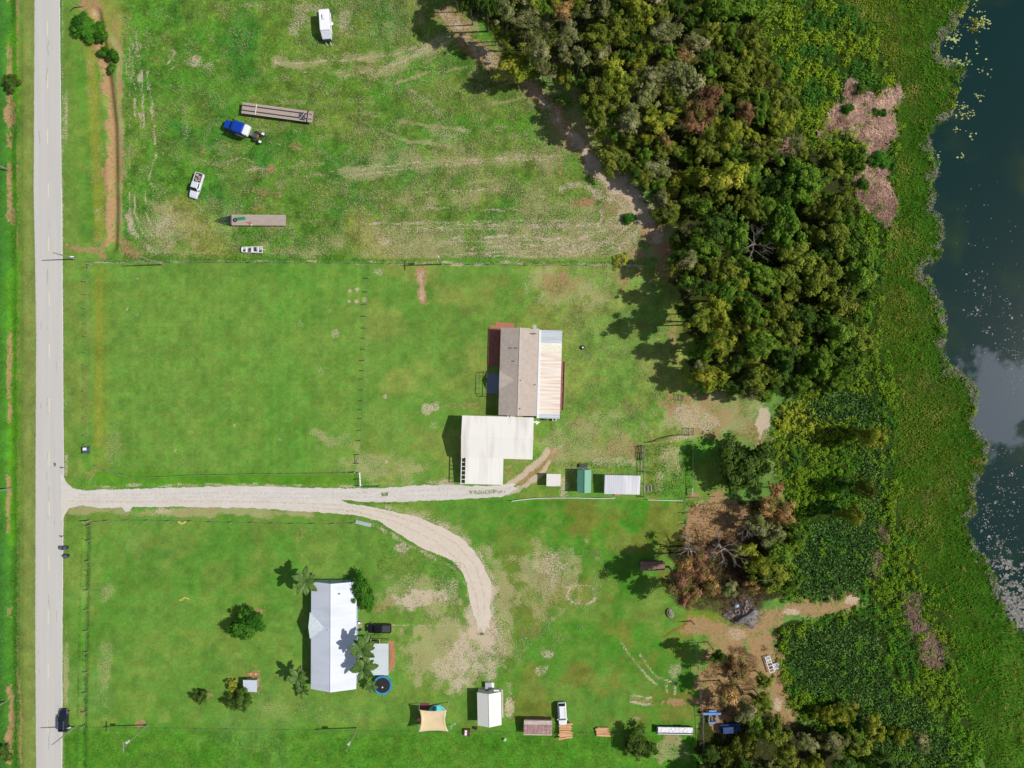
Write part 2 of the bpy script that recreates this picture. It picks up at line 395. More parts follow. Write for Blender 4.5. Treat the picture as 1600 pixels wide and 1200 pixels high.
blob(SAND, 262, 355, 20, 26, .55, 20, 3); blob(DRY, 265, 350, 50, 50, .6, 0, 4)
for x, y, rx, ry, v in [(245, 92, 12, 10, .55), (303, 98, 14, 11, .68), (325, 103, 10, 8, .6), (318, 235, 5, 14, .5), (464, 229, 12, 9, .55), (400, 264, 18, 6, .5), (424, 264, 10, 9, .62),
                        (408, 300, 18, 10, .55), (434, 306, 9, 8, .5), (404, 328, 14, 8, .55), (290, 190, 8, 30, .4), (470, 30, 22, 30, .5), (540, 32, 14, 18, .55),
                        (480, 10, 30, 14, .5), (395, 8, 30, 6, .45), (700, 210, 40, 20, .42), (660, 160, 40, 25, .35), (600, 378, 12, 9, .6)]:
    blob(EARTH if x in (464, 424, 408, 434, 404, 318, 245) else SAND, x, y, rx, ry, v, 0, int(x) % 7)
for i, pts in enumerate([[(430, 98), (540, 95), (620, 84), (700, 54), (735, 40)], [(540, 120), (600, 106), (650, 88), (710, 62)], [(575, 118), (610, 104), (680, 70)],
                         [(590, 108), (640, 84), (700, 58)], [(540, 268), (620, 256), (700, 250), (800, 246), (870, 244)], [(540, 275), (640, 262), (760, 252), (860, 250)]]):
    stroke(SAND, pts, 1.6, .74, .35, i); stroke(DRY, pts, 9, .7)
# sandy lane along the wood
lane = [(690, 20), (715, 50), (745, 80), (790, 115), (835, 140), (865, 175), (900, 225), (940, 265), (975, 300), (1000, 335), (1030, 370), (1045, 420), (1050, 500), (1065, 600)]
stroke(EARTH, lane[:12], 17, .8); stroke(EARTH, lane[11:], 13, .5, .6, 60); blob(EARTH, 975, 330, 50, 46, .5, 30, 4); blob(DRY, 950, 350, 70, 50, .55, 0, 3); blob(SAND, 985, 335, 34, 40, .55, 20, 5); blob(EARTH, 985, 410, 34, 30, .55, 0, 6); stroke(SAND, lane[:11], 9, .8, .35, 2); stroke(SAND, [(935, 262), (985, 306), (1012, 345)], 15, 1.1, .25, 3); stroke(SAND, [(900, 225), (940, 265), (975, 300)], 8, 1.1, .3, 13)
stroke(SAND, [(985, 310), (945, 305), (905, 292), (880, 300)], 6, .8, .4, 5); stroke(SAND, [(985, 330), (1000, 350), (985, 375), (960, 395)], 14, .8, .5, 6)
blob(EARTH, 915, 316, 26, 8, .7, -8, 2); stroke(EARTH, [(872, 225), (878, 250), (876, 280)], 4, .6)
stroke(SAND, [(941, 325), (942, 340), (934, 350)], 3, .8); stroke(SAND, [(955, 340), (940, 362), (905, 372), (860, 373), (800, 370), (700, 372)], 3, .75, .5, 7)
for i in range(9):
    y = 352 + i * 6; stroke(SAND, [(730 + 20 * (i % 3), y + 2), (800, y), (880, y + 1), (960 + 10 * (i % 2), y - 6)], 1.7, .62, .55, 30 + i)
blob(DRY, 840, 372, 170, 34, .5, 0, 2)
stroke(DRY, [(600, 250), (850, 248)], 26, .5)
stroke(SAND, [(150, 409), (400, 408), (560, 410)], 1.6, .6, .5, 8); stroke(SAND, [(560, 411), (800, 413), (1005, 415)], 3, .72, .55, 9)
blob(EARTH, 878, 450, 34, 30, .56, 0, 3); blob(DRY, 890, 450, 90, 50, .5, 0, 5); blob(EARTH, 975, 440, 14, 24, .62, 0, 6)
put(lin(96, 128, 48), np.clip(2 - np.hypot((PX - 862) / 10, (PY - 450) / 6), 0, 1) * .9)
stroke(EARTH, [(655, 425), (658, 470)], 7, .95); stroke(SAND, [(656, 428), (658, 468)], 5, .6); 
for x, y, r, v in [(546, 455, 4, .7), (558, 452, 4, .7), (545, 470, 4, .75), (557, 471, 4, .7), (570, 468, 5, .6), (590, 425, 8, .5), (215, 435, 3, .6), (198, 483, 3, .7), (215, 491, 4, .6), (522, 522, 8, .5), (515, 485, 4, .45),
                   (472, 505, 9, .35), (500, 580, 9, .35), (668, 640, 11, .6), (680, 636, 8, .7), (676, 665, 6, .5), (602, 620, 3, .8), (600, 619, 3, .7), (605, 722, 3, .8), (437, 687, 4, .5), (366, 665, 3, .7), (274, 704, 4, .5)]:
    blob(SAND, x, y, r, r, v, 0, int(x) % 7)
stroke(DRY, [(488, 672), (560, 700)], 9, .5); blob(EARTH, 140, 745, 18, 13, .55, 0, 1); blob(DRY, 180, 700, 24, 45, .4, 0, 1)
blob(DRY, 600, 730, 70, 30, .5, 0, 8); blob(SAND, 690, 755, 22, 8, .6, 0, 9); blob(EARTH, 722, 634, 36, 8, .5, 0, 2)
# drive shoulders
stroke(DRY, [(110, 795), (300, 802), (480, 800)], 7, .8); stroke(EARTH, [(110, 797), (200, 801), (400, 800), (480, 800)], 4, .5, .4)
blob(EARTH, 98, 812, 8, 18, .5); blob(SAND, 258, 799, 14, 4, .7)
rs = random.Random(31)
for i in range(16):
    y0 = rs.uniform(345, 402); x0 = rs.uniform(560, 760); x1 = rs.uniform(900, 1000); b = rs.uniform(-6, 6)
    stroke(SAND, [(x0, y0 + b), ((x0 + x1) / 2, y0), (x1 - 30, y0 - 2), (x1, y0 - 14)], 1.3, .66, .5, 100 + i)
for i in range(7):
    q = i * 7; stroke(SAND, [(985 - q * .2, 345 + q * .3), (962 - q * .3, 366 + q * .3), (925, 380 + q * .25), (880, 384 + q * .3)], 1.6, .72, .4, 120 + i)
for i in range(6):
    stroke(SAND, [(868 + i * 16, 195 + i * 15), (905 + i * 14, 232 + i * 14), (950 + i * 10, 282 + i * 10)], 1.5, .8, .4, 130 + i)
for i in range(10):
    x = rs.uniform(560, 900); y = rs.uniform(120, 330); a = rs.uniform(-.3, .3); L = rs.uniform(40, 120); stroke(DRY, [(x, y), (x + L * .5, y + a * L * .5 + rs.uniform(-5, 5)), (x + L, y + a * L)], 2.2, .95, .3, 140 + i)
for pts in [[(255, 75), (275, 80), (262, 100)], [(240, 250), (232, 280), (240, 300)], [(250, 290), (262, 310), (268, 330)], [(345, 255), (380, 247), (400, 256)], [(440, 262), (460, 272), (478, 275)], [(500, 272), (545, 262), (600, 255)], [(430, 100), (480, 112), (540, 112)],
            [(205, 60), (215, 90), (222, 130)], [(262, 110), (300, 90), (350, 95)], [(620, 130), (660, 150), (700, 190)], [(660, 300), (760, 296), (860, 310)], [(600, 330), (700, 325), (790, 330)]]:
    stroke(SAND, pts, 1.4, .66, .5, int(pts[0][0]) % 9)
stroke(DRY, [(300, 800), (480, 790)], 3, .9)
stroke(SAND, [(753, 935), (754, 965), (757, 1005)], 19, 1.2, .0, 40); stroke(SAND, [(757, 1000), (750, 1045)], 17, .85, .25, 42); stroke(SAND, [(752, 940), (770, 1000), (772, 1020)], 14, .6, .3, 41); blob(SAND, 760, 1045, 18, 30, .62, 0, 9); blob(SAND, 757, 1020, 16, 20, .7, 0, 3); blob(SAND, 700, 1045, 26, 30, .6, 0, 8); blob(SAND, 745, 990, 12, 10, .5)
stroke(SAND, [(792, 760), (815, 746), (836, 726), (856, 704)], 5, 1.15, .1, 50); stroke(SAND, [(795, 771), (822, 760), (842, 742), (858, 722)], 4, 1.0, .15, 51); stroke(EARTH, [(795, 766), (820, 752), (842, 732), (866, 704)], 9, .7, .2, 52); blob(SAND, 870, 700, 18, 6, .5, -30)
stroke(SAND, [(110, 762), (300, 758), (480, 758), (640, 756)], 2.6, .62, .5, 53); stroke(SAND, [(590, 790), (690, 820), (742, 858), (770, 905), (772, 960)], 5, .62, .5, 54); stroke(SAND, [(560, 810), (640, 852), (700, 882), (728, 912), (736, 960)], 4, .6, .5, 55)
# yard round the houses
blob(DRY, 950, 560, 110, 150, .28, 0, 3); blob(EARTH, 930, 690, 90, 55, .34, 0, 4); blob(DRY, 930, 700, 100, 60, .5, 0, 5)
blob(EARTH, 810, 735, 46, 22, .45); blob(EARTH, 975, 700, 30, 26, .5, 0, 6); blob(SAND, 960, 722, 50, 10, .5, 0, 2)
blob(SAND, 880, 757, 9, 22, .6); blob(EARTH, 1090, 640, 70, 32, .62, 0, 7); blob(SAND, 1085, 655, 40, 22, .55, 20, 8)
blob(DRY, 1120, 650, 90, 40, .7); blob(SAND, 1193, 655, 12, 34, 1.1, 12, 1); blob(EARTH, 1180, 680, 30, 26, .6)
blob(SAND, 1045, 715, 18, 26, .5, 0, 3); blob(SAND, 1031, 745, 7, 26, .5, 0, 5); blob(SAND, 1060, 735, 6, 22, .45); blob(SAND, 1060, 685, 22, 7, .6, -10)
# sandy yard in the south-east and path to the marsh
blob(EARTH, 1122, 815, 62, 46, 1.05, 0, 2); stroke(EARTH, [(1090, 800), (1090, 850)], 18, .9); blob(EARTH, 1130, 1080, 48, 66, .95, 0, 5); blob(EARTH, 1190, 1050, 40, 60, .8, 0, 6); blob(EARTH, 1110, 655, 60, 30, .6, 0, 1); blob(DRY, 1125, 810, 50, 40, .7)
stroke(EARTH, [(1080, 975), (1130, 985), (1170, 985), (1200, 965), (1240, 952), (1290, 948), (1335, 938)], 15, .85)
stroke(EARTH, [(1120, 1000), (1180, 1000), (1210, 1050), (1222, 1115)], 18, .85); blob(EARTH, 1150, 1010, 55, 26, .6)
blob(EARTH, 1130, 1060, 45, 60, .75, 0, 3); blob(SAND, 1332, 938, 12, 8, .8); blob(SAND, 1236, 956, 12, 5, .8); blob(SAND, 1216, 1100, 8, 10, .7); blob(SAND, 1150, 990, 18, 10, .5)
put(lin(110, 125, 40), np.clip(1.6 - np.hypot((PX - 1105) / 34, (PY - 968) / 14), 0, 1) * .7)
# south yard
blob(SAND, 655, 934, 46, 17, .85, -6, 1); blob(SAND, 705, 920, 14, 22, .5, 0, 2); blob(EARTH, 600, 945, 26, 12, .5, -30); blob(DRY, 650, 930, 70, 34, .6)
blob(SAND, 720, 1035, 30, 46, .72, 15, 3); blob(DRY, 700, 1020, 90, 60, .7, 0, 4); blob(SAND, 770, 1000, 26, 50, .5, 0, 5)
blob(DRY, 860, 900, 70, 70, .6, 0, 6); blob(SAND, 856, 888, 24, 34, .55, 0, 7)
th = np.linspace(0, 2 * np.pi, 20)
stroke(SAND, [(887 + 15 * math.cos(t), 900 + 19 * math.sin(t)) for t in th], 1.3, .72, .3); stroke(SAND, [(908 + 22 * math.cos(t), 929 + 15 * math.sin(t)) for t in th], 1.5, .8, .3)
stroke(SAND, [(876, 925), (890, 940), (915, 946), (932, 935)], 1.2, .6, .3)
stroke(SAND, [(972, 1005), (990, 1030), (1010, 1055), (1026, 1070)], 1.2, .8); stroke(SAND, [(1000, 1022), (1012, 1042), (1030, 1060), (1055, 1068)], 1.2, .8); stroke(SAND, [(1040, 1070), (1042, 1082)], 2, .6); stroke(SAND, [(1052, 1066), (1054, 1084)], 2, .6)
stroke(SAND, [(985, 1087), (1018, 1090)], 2.2, .8, .3); stroke(SAND, [(985, 1098), (1018, 1100)], 2.2, .8, .3); stroke(EARTH, [(986, 1093), (1018, 1095)], 4, .6); blob(EARTH, 1056, 1098, 22, 9, .7, 0, 3)
blob(SAND, 1055, 1048, 10, 14, .5); blob(SAND, 857, 1022, 14, 9, .6); blob(SAND, 845, 1048, 14, 8, .55, -30); blob(SAND, 996, 1122, 10, 6, .5)
blob(SAND, 797, 1108, 8, 22, .7, 0, 2); blob(SAND, 795, 1075, 7, 14, .5); blob(EARTH, 402, 965, 12, 20, .6); blob(EARTH, 400, 1060, 12, 30, .65); blob(EARTH, 325, 1085, 9, 9, .5)
blob(DRY, 163, 1050, 15, 70, .5, 0, 1); blob(SAND, 163, 1025, 9, 28, .30, 0, 2); blob(DRY, 165, 925, 14, 20, .5)
blob(DRY, 103, 1045, 5, 60, .7, 0, 2); blob(EARTH, 219, 1132, 9, 7, .8); blob(EARTH, 125, 1110, 6, 8, .5); blob(EARTH, 470, 830, 12, 16, .4); blob(SAND, 628, 858, 14, 11, .7, 0, 4)
stroke(EARTH, [(612, 1004), (612, 1045)], 4, .8); stroke(SAND, [(612, 977), (720, 978)], 1.3, .6, .3); blob(SAND, 562, 975, 7, 10, .6)
stroke(DRY, [(760, 860), (790, 940), (790, 1010)], 16, .7); stroke(DRY, [(640, 800), (720, 835), (760, 880)], 10, .6); blob(EARTH, 785, 508, 12, 5, .8)
stroke(DRY, [(400, 1100), (560, 1120)], 20, .3); blob(EARTH, 1050, 1150, 20, 20, .4); blob(DRY, 1050, 1170, 30, 24, .7)
blob(EARTH, 15, 180, 10, 30, .9); blob(EARTH, 14, 335, 10, 16, .9); stroke(EARTH, [(11, 600), (12, 660)], 3, .8); stroke(EARTH, [(12, 745), (12, 830)], 3.5, .8); stroke(EARTH, [(13, 1075), (14, 1190)], 5, .9); stroke(EARTH, [(30, 1060), (33, 1190)], 3, .7)

SAND *= 1 - .25 * (vnoise(PX, PY, 10, 91) > .6); DRY = np.clip(DRY * (.55 + .9 * vnoise(PX, PY, 22, 92)), 0, 1); EARTH = EARTH * (.7 + .5 * vnoise(PX, PY, 13, 93))
n5 = vnoise(PX, PY, 34, 94); n6 = vnoise(PX, PY, 12, 95, 5, .65)
tone_ = (n5 - .5)[:, None]; BASE *= 1 + tone_ * .16 + (n6 - .5)[:, None] * (.26 + .75 * ROUGH)[:, None]
wm = np.clip(vnoise(PX, PY, 24, 96, 4, .6) - .45, 0, 1)[:, None] * 1.3 * ((PX > 98) & (PX < 1090))[:, None]
BASE[:] = BASE * (1 - wm * .22) + lin(146, 146, 84) * wm * .22
BASE *= np.where(((PX > 98) & (PX < 1140))[:, None], np.array([1.02, 1.06, .72]) - (nf * .5)[:, None] * np.array([.22, .10, .12]), np.array([.92, .97, .85]))
DRY = np.clip(np.maximum(DRY * 1.15, nf * .24) + .10 * ((PX > 98) & (PX < 1090)), 0, 1)
outer = ((PX < -181) | (PX > 1561) | (PY < -131) | (PY > 1331))
for a_ in (SAND, DRY, EARTH): a_[outer] = 0.05
ROUGH[outer] = .5; BASE[outer & ~in_lake] = lin(86, 128, 44); BASE[outer & (PX > 1100) & ~in_lake] = lin(76, 112, 34)
Z[outer & ~in_lake] = -0.02
def build_ground(material):
    ny, nx = GX.shape
    V = np.stack([(PX - 800) / S, (600 - PY) / S, Z], 1)
    idx = np.arange(ny * nx).reshape(ny, nx)
    F = np.stack([idx[1:, :-1].ravel(), idx[1:, 1:].ravel(), idx[:-1, 1:].ravel(), idx[:-1, :-1].ravel()], 1)
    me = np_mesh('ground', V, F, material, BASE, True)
    a = me.color_attributes.new('cover', 'FLOAT_COLOR', 'POINT')
    c = np.stack([SAND, DRY, EARTH, ROUGH], 1).astype(np.float32); a.data.foreach_set('color', c.ravel())
    return tag(link('ground', me), 'grassy ground with sandy patches around the paddocks, houses and wood', None, None, 'structure')

m, n, l, out = nt('ground_cover')
pb = n.new('ShaderNodeBsdfPrincipled'); pb.inputs['Roughness'].default_value = 0.95
pb.inputs['Specular IOR Level'].default_value = 0.1
ab = n.new('ShaderNodeAttribute'); ab.attribute_name = 'col'; ac = n.new('ShaderNodeAttribute'); ac.attribute_name = 'cover'
sp = n.new('ShaderNodeSeparateColor'); l.new(ac.outputs['Color'], sp.inputs[0])
tc = n.new('ShaderNodeTexCoord')
def noise(scale, detail=4, rough=0.6, stretch=None):
    q = n.new('ShaderNodeTexNoise'); q.inputs['Scale'].default_value = scale; q.inputs['Detail'].default_value = detail; q.inputs['Roughness'].default_value = rough
    if stretch:
        mp = n.new('ShaderNodeMapping'); mp.inputs['Scale'].default_value = stretch; l.new(tc.outputs['Object'], mp.inputs['Vector']); l.new(mp.outputs['Vector'], q.inputs['Vector'])
    else: l.new(tc.outputs['Object'], q.inputs['Vector'])
    return q.outputs['Fac']
def math_(op, a, b=None, c=None):
    q = n.new('ShaderNodeMath'); q.operation = op
    for i, v in enumerate((a, b, c)):
        if v is None: continue
        if isinstance(v, (int, float)): q.inputs[i].default_value = v
        else: l.new(v, q.inputs[i])
    return q.outputs[0]
def ramp(v, a, b):
    q = n.new('ShaderNodeMapRange'); q.interpolation_type = 'SMOOTHSTEP'; l.new(v, q.inputs[0]); q.inputs[1].default_value = a; q.inputs[2].default_value = b; return q.outputs[0]
def mixc(f, a, b):
    q = n.new('ShaderNodeMixRGB')
    if isinstance(f, (int, float)): q.inputs[0].default_value = f
    else: l.new(f, q.inputs[0])
    for i, v in ((1, a), (2, b)):
        if isinstance(v, tuple): q.inputs[i].default_value = (*v, 1)
        else: l.new(v, q.inputs[i])
    return q.outputs[0]
nA = noise(1.5, 6, .76); nB = noise(5.5, 3, .6); nC = noise(0.5, 4, .6); nD = noise(3.4, 5, .75)
# value of the grass varies with the tufts
cont = math_('MULTIPLY_ADD', ac.outputs['Alpha'], 1.5, 0.42)
val = math_('ADD', math_('MULTIPLY', math_('SUBTRACT', nA, .5), math_('MULTIPLY', cont, 1.3)), math_('MULTIPLY', math_('SUBTRACT', nB, .5), cont))
val = math_('ADD', val, 1.0); val = math_('MAXIMUM', val, 0.25)
hsv = n.new('ShaderNodeHueSaturation'); l.new(ab.outputs['Color'], hsv.inputs['Color']); l.new(val, hsv.inputs['Value'])
hv = n.new('ShaderNodeMapRange'); l.new(nC, hv.inputs[0]); hv.inputs[1].default_value = .3; hv.inputs[2].default_value = .7; hv.inputs[3].default_value = .488; hv.inputs[4].default_value = .512
l.new(hv.outputs[0], hsv.inputs['Hue'])
g0 = hsv.outputs['Color']
straw = mixc(nB, tuple(lin(150, 138, 92)), tuple(lin(206, 194, 152)))
fd = ramp(math_('ADD', math_('ADD', sp.outputs[1], math_('MULTIPLY', math_('SUBTRACT', nD, .5), 3.0)), math_('MULTIPLY', math_('SUBTRACT', nB, .5), 1.2)), .62, .84)
fd = math_('MULTIPLY', fd, 0.62)
fd = math_('MULTIPLY', fd, ramp(sp.outputs[1], .02, .2))
g1 = mixc(fd, g0, straw)
earth = mixc(nA, tuple(lin(122, 92, 60)), tuple(lin(198, 160, 122)))
fe = ramp(math_('ADD', math_('ADD', sp.outputs[2], math_('MULTIPLY', math_('SUBTRACT', nA, .5), 1.9)), math_('MULTIPLY', math_('SUBTRACT', nB, .5), 1.0)), .40, .70)
fe = math_('MULTIPLY', fe, ramp(sp.outputs[2], .02, .25))
g2 = mixc(math_('MULTIPLY', fe, .9), g1, earth)
sand = mixc(nB, tuple(lin(168, 146, 120)), tuple(lin(222, 206, 184)))
fs = ramp(math_('ADD', math_('ADD', sp.outputs[0], math_('MULTIPLY', math_('SUBTRACT', nD, .5), 2.6)), math_('MULTIPLY', math_('SUBTRACT', nB, .5), 1.3)), .44, .66)
fs = math_('MULTIPLY', fs, ramp(sp.outputs[0], .02, .25))
g3 = mixc(math_('MULTIPLY', fs, .9), g2, sand)
nE = noise(1.25, 3, .6); spk = math_('MULTIPLY', math_('MULTIPLY', ramp(nE, .685, .73), ramp(nC, .42, .6)), .55)
g3 = mixc(spk, g3, tuple(lin(196, 196, 140)))
l.new(g3, pb.inputs['Base Color'])
bp = n.new('ShaderNodeBump'); bp.inputs['Distance'].default_value = 0.22; l.new(math_('MULTIPLY_ADD', ac.outputs['Alpha'], .9, .12), bp.inputs['Strength'])
l.new(math_('ADD', nA, math_('MULTIPLY', nB, .5)), bp.inputs['Height']); l.new(bp.outputs['Normal'], pb.inputs['Normal'])
l.new(pb.outputs['BSDF'], out.inputs['Surface'])
GROUND_MAT = m
ground = build_ground(GROUND_MAT)

# ------------------------------------------------------------------ lake
m, n, l, out = nt('lake_water')
pb = n.new('ShaderNodeBsdfPrincipled'); pb.inputs['Roughness'].default_value = 0.08; pb.inputs['IOR'].default_value = 1.4
tc = n.new('ShaderNodeTexCoord')
nw = noise(0.035, 4, .55); nw2 = noise(0.09, 5, .6); 
murk = ramp(nw, .52, .68)
wc = mixc(murk, (0.003, 0.024, 0.022), (0.020, 0.044, 0.018))
# cloud reflection painted into the water colour: soft pale ellipse broken by noise
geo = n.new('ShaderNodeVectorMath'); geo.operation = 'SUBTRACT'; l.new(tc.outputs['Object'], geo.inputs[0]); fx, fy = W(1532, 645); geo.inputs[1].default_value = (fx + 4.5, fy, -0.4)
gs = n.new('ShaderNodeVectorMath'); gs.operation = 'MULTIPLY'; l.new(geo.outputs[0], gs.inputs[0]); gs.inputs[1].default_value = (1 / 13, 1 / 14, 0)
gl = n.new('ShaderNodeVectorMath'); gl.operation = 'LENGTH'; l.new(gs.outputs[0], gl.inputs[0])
painted_cloud = ramp(math_('ADD', gl.outputs['Value'], math_('MULTIPLY', math_('SUBTRACT', nw2, .5), 3.4)), .95, .60)
wc = mixc(math_('MULTIPLY', painted_cloud, .8), wc, (0.10, 0.125, 0.15))
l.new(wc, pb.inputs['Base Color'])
bp = n.new('ShaderNodeBump'); bp.inputs['Strength'].default_value = .08; l.new(noise(1.6, 3, .5), bp.inputs['Height']); l.new(bp.outputs['Normal'], pb.inputs['Normal'])
l.new(pb.outputs['BSDF'], out.inputs['Surface'])
LAKE_MAT = m
lk = MB(); lx0, ly1 = W(1380, -900); lx1, ly0 = W(30000, 9000)
xs_ = [lx0, W(1700, 0)[0], lx1]
lk.add([(lx0, ly0, -.36), (lx1, ly0, -.36), (lx1, ly1, -.36), (lx0, ly1, -.36)], [(0, 1, 2, 3)])
tag(lk.build('lake', LAKE_MAT), 'dark teal lake along the marsh edge with a painted cloud reflection', None, None, 'structure')

# ------------------------------------------------------------------ road and gravel drive
def rough_line(pts, amp=1.2, stepl=2.0, seed=1, closed=True):
    r = random.Random(seed); out_ = []
    m_ = len(pts) if closed else len(pts) - 1
    for i in range(m_):
        ax, ay = pts[i]; bx, by = pts[(i + 1) % len(pts)]
        L = math.hypot(bx - ax, by - ay); k = max(1, int(L / stepl))
        for j in range(k):
            t = j / k; e = 0.0 if (j == 0) else r.uniform(-amp, amp)
            nx_, ny_ = -(by - ay) / (L + 1e-6), (bx - ax) / (L + 1e-6)
            out_.append((ax + (bx - ax) * t + nx_ * e, ay + (by - ay) * t + ny_ * e))
    return out_
def sheet(name, pts, z, material, label=None, parent=None, kind=None):
    w = [Vector((*W(x, y), z)) for x, y in pts]
    tri = tessellate_polygon([w])
    me = bpy.data.meshes.new(name); me.from_pydata([tuple(v) for v in w], [], [tuple(t) for t in tri]); me.update()
    import bmesh
    bm = bmesh.new(); bm.from_mesh(me)
    for f in bm.faces:
        if f.normal.z < 0: f.normal_flip()
    bm.to_mesh(me); bm.free(); me.materials.append(material)
    o = link(name, me, parent); tag(o, label, None, None, kind); return o

m, n, l, out = nt('worn_asphalt')
pb = n.new('ShaderNodeBsdfPrincipled'); pb.inputs['Roughness'].default_value = 0.9; pb.inputs['Specular IOR Level'].default_value = .2
tc = n.new('ShaderNodeTexCoord')
c_ = mixc(noise(.8, 5, .6, (1, .04, 1)), tuple(lin(182, 180, 175)), tuple(lin(202, 199, 193)))
c_ = mixc(math_('MULTIPLY', ramp(noise(1.4, 4, .7, (1, .35, 1)), .62, .75), .35), c_, tuple(lin(160, 158, 156)))
c_ = mixc(math_('MULTIPLY', ramp(noise(9, 2, .7), .6, .8), .25), c_, tuple(lin(150, 148, 146)))
l.new(c_, pb.inputs['Base Color']); l.new(pb.outputs['BSDF'], out.inputs['Surface'])
ROAD_MAT = m
rl = [(54, -18000), (54, -3000), (54.5, 0), (53, 300), (55.5, 420), (57, 520), (56, 760), (55.5, 1000), (57, 1200), (57, 4000), (57, 18000)]
rr = [(97, 18000), (98, 4000), (96, 1200), (96.5, 1000), (97.5, 870), (99, 760), (97.5, 520), (96, 330), (94, 150), (92.5, 0), (92.5, -3000), (92.5, -18000)]
def rl_dense(pts, seed):
    o = []; r = random.Random(seed)
    for i in range(len(pts) - 1):
        (ax, ay), (bx, by) = pts[i], pts[i + 1]; k = max(1, int(abs(by - ay) / (2.5 if max(abs(ay), abs(by)) < 2000 else 40)))
        for j in range(k):
            t = j / k; o.append((ax + (bx - ax) * t + r.uniform(-.35, .35), ay + (by - ay) * t))
    o.append(pts[-1]); return o
rp_ = rl_dense(rl, 1) + rl_dense(rr, 2)
road = MB(); LL = rl_dense(rl, 1); RR = rl_dense(rr, 2)[::-1]
def xat(P_, y):
    for i in range(len(P_) - 1):
        if P_[i][1] <= y <= P_[i + 1][1]:
            t = (y - P_[i][1]) / (P_[i + 1][1] - P_[i][1] + 1e-9); return P_[i][0] + (P_[i + 1][0] - P_[i][0]) * t
    return P_[0][0] if y < P_[0][1] else P_[-1][0]
ys_ = [-18000, -3000, -1000] + list(np.arange(-200, 1400, 2.5)) + [2000, 4000, 18000]
va = []
for y in ys_:
    va += [(*W(xat(LL, y), y), .03), (*W(xat(RR, y), y), .03), (*W(xat(LL, y) - 1.5, y), -.06), (*W(xat(RR, y) + 1.5, y), -.06)]
fa = []
for i in range(len(ys_) - 1):
    a, b = 4 * i, 4 * i + 4
    fa += [(a, b, b + 1, a + 1), (a + 2, b + 2, b, a), (a + 1, b + 1, b + 3, a + 3)]
road.add(va, fa)
road_o = tag(road.build('road', ROAD_MAT), 'pale two lane country road running top to bottom on the left', None, None, 'structure')
YP = mat('faded_yellow_paint', tuple(lin(226, 214, 172)), .8, c2=tuple(lin(208, 202, 186)), scale=5)
for i, y in enumerate([-40, 44, 127.5, 213, 297, 381.5, 467, 548.5, 634, 717, 795, 880, 964, 1048, 1133, 1218]):
    x = 74.5 + (y > 250) * 1.3 + (y > 400) * 1.2 - (y > 850) * .6 - (y > 950) * .9; x0, yb = W(x - .75, y + 11); x1, yt = W(x + .75, y - 11)
    MB().add([(x0, yb, .036), (x1, yb, .036), (x1, yt, .036), (x0, yt, .036)], [(0, 1, 2, 3)]).build('lane_marking', YP, road_o)
TARM = mat('dark_tar', (.16, .155, .15), .8)
sheet('road_stain', [(83.5, 723), (86, 722.5), (88, 725), (87, 728.5), (84.5, 729)], .037, TARM, parent=road_o)

m, n, l, out = nt('crushed_shell')
pb = n.new('ShaderNodeBsdfPrincipled'); pb.inputs['Roughness'].default_value = 0.95; pb.inputs['Specular IOR Level'].default_value = .1
tc = n.new('ShaderNodeTexCoord')
c_ = mixc(noise(.5, 6, .65, (.45, 1, 1)), tuple(lin(184, 178, 170)), tuple(lin(222, 217, 210)))
sx = n.new('ShaderNodeSeparateXYZ'); l.new(tc.outputs['Object'], sx.inputs[0])
south = ramp(math_('ADD', sx.outputs['Y'], math_('MULTIPLY', math_('SUBTRACT', noise(.3, 4), .5), 8)), -27.5, -31)
c2_ = mixc(noise(.6, 6, .65), tuple(lin(196, 180, 160)), tuple(lin(222, 210, 193)))
c_ = mixc(math_('MULTIPLY', south, .8), c_, c2_)
c_ = mixc(math_('MULTIPLY', ramp(noise(1.6, 6, .8), .52, .66), .42), c_, tuple(lin(164, 152, 134)))
c_ = mixc(math_('MULTIPLY', ramp(noise(3.2, 4, .75), .55, .7), .4), c_, tuple(lin(236, 230, 220)))
l.new(c_, pb.inputs['Base Color']); 
bp = n.new('ShaderNodeBump'); bp.inputs['Strength'].default_value = .5; bp.inputs['Distance'].default_value = .08; l.new(noise(1.2, 5, .7), bp.inputs['Height']); l.new(bp.outputs['Normal'], pb.inputs['Normal'])
l.new(pb.outputs['BSDF'], out.inputs['Surface'])
DRIVE = [(95, 738), (100, 745), (105, 755), (113, 762), (130, 766), (170, 765), (230, 763), (300, 761), (370, 759), (430, 760), (480, 762), (545, 763), (600, 763), (640, 759), (700, 757), (730, 759), (765, 759),
 (788, 757), (801, 755), (806, 757), (802, 760), (809, 763), (801, 767), (795, 772), (780, 777), (700, 781), (640, 783), (590, 785), (556, 783), (532, 781),
 (545, 787), (580, 792), (615, 799), (650, 807), (690, 823), (722, 842), (742, 862), (756, 885), (766, 905), (768, 930), (765, 948), (768, 962), (763, 972), (767, 984), (760, 978), (756, 992), (751, 980), (746, 986), (744, 968), (740, 962), (735, 945),
 (730, 912), (722, 893), (706, 876), (690, 868), (668, 860), (640, 845), (610, 826), (590, 813), (560, 806), (520, 802), (470, 799), (400, 794), (300, 792), (207, 792), (203, 799), (196, 800), (190, 792), (160, 794), (128, 789), (108, 794), (101, 806), (96, 815)]
EARTH_Z = .045
drive = sheet('driveway', rough_line(rough_line(DRIVE, 1.0, 7, 6), .55, 1.3, 5), .05, m, 'pale gravel drive forking towards both houses', None, 'structure')

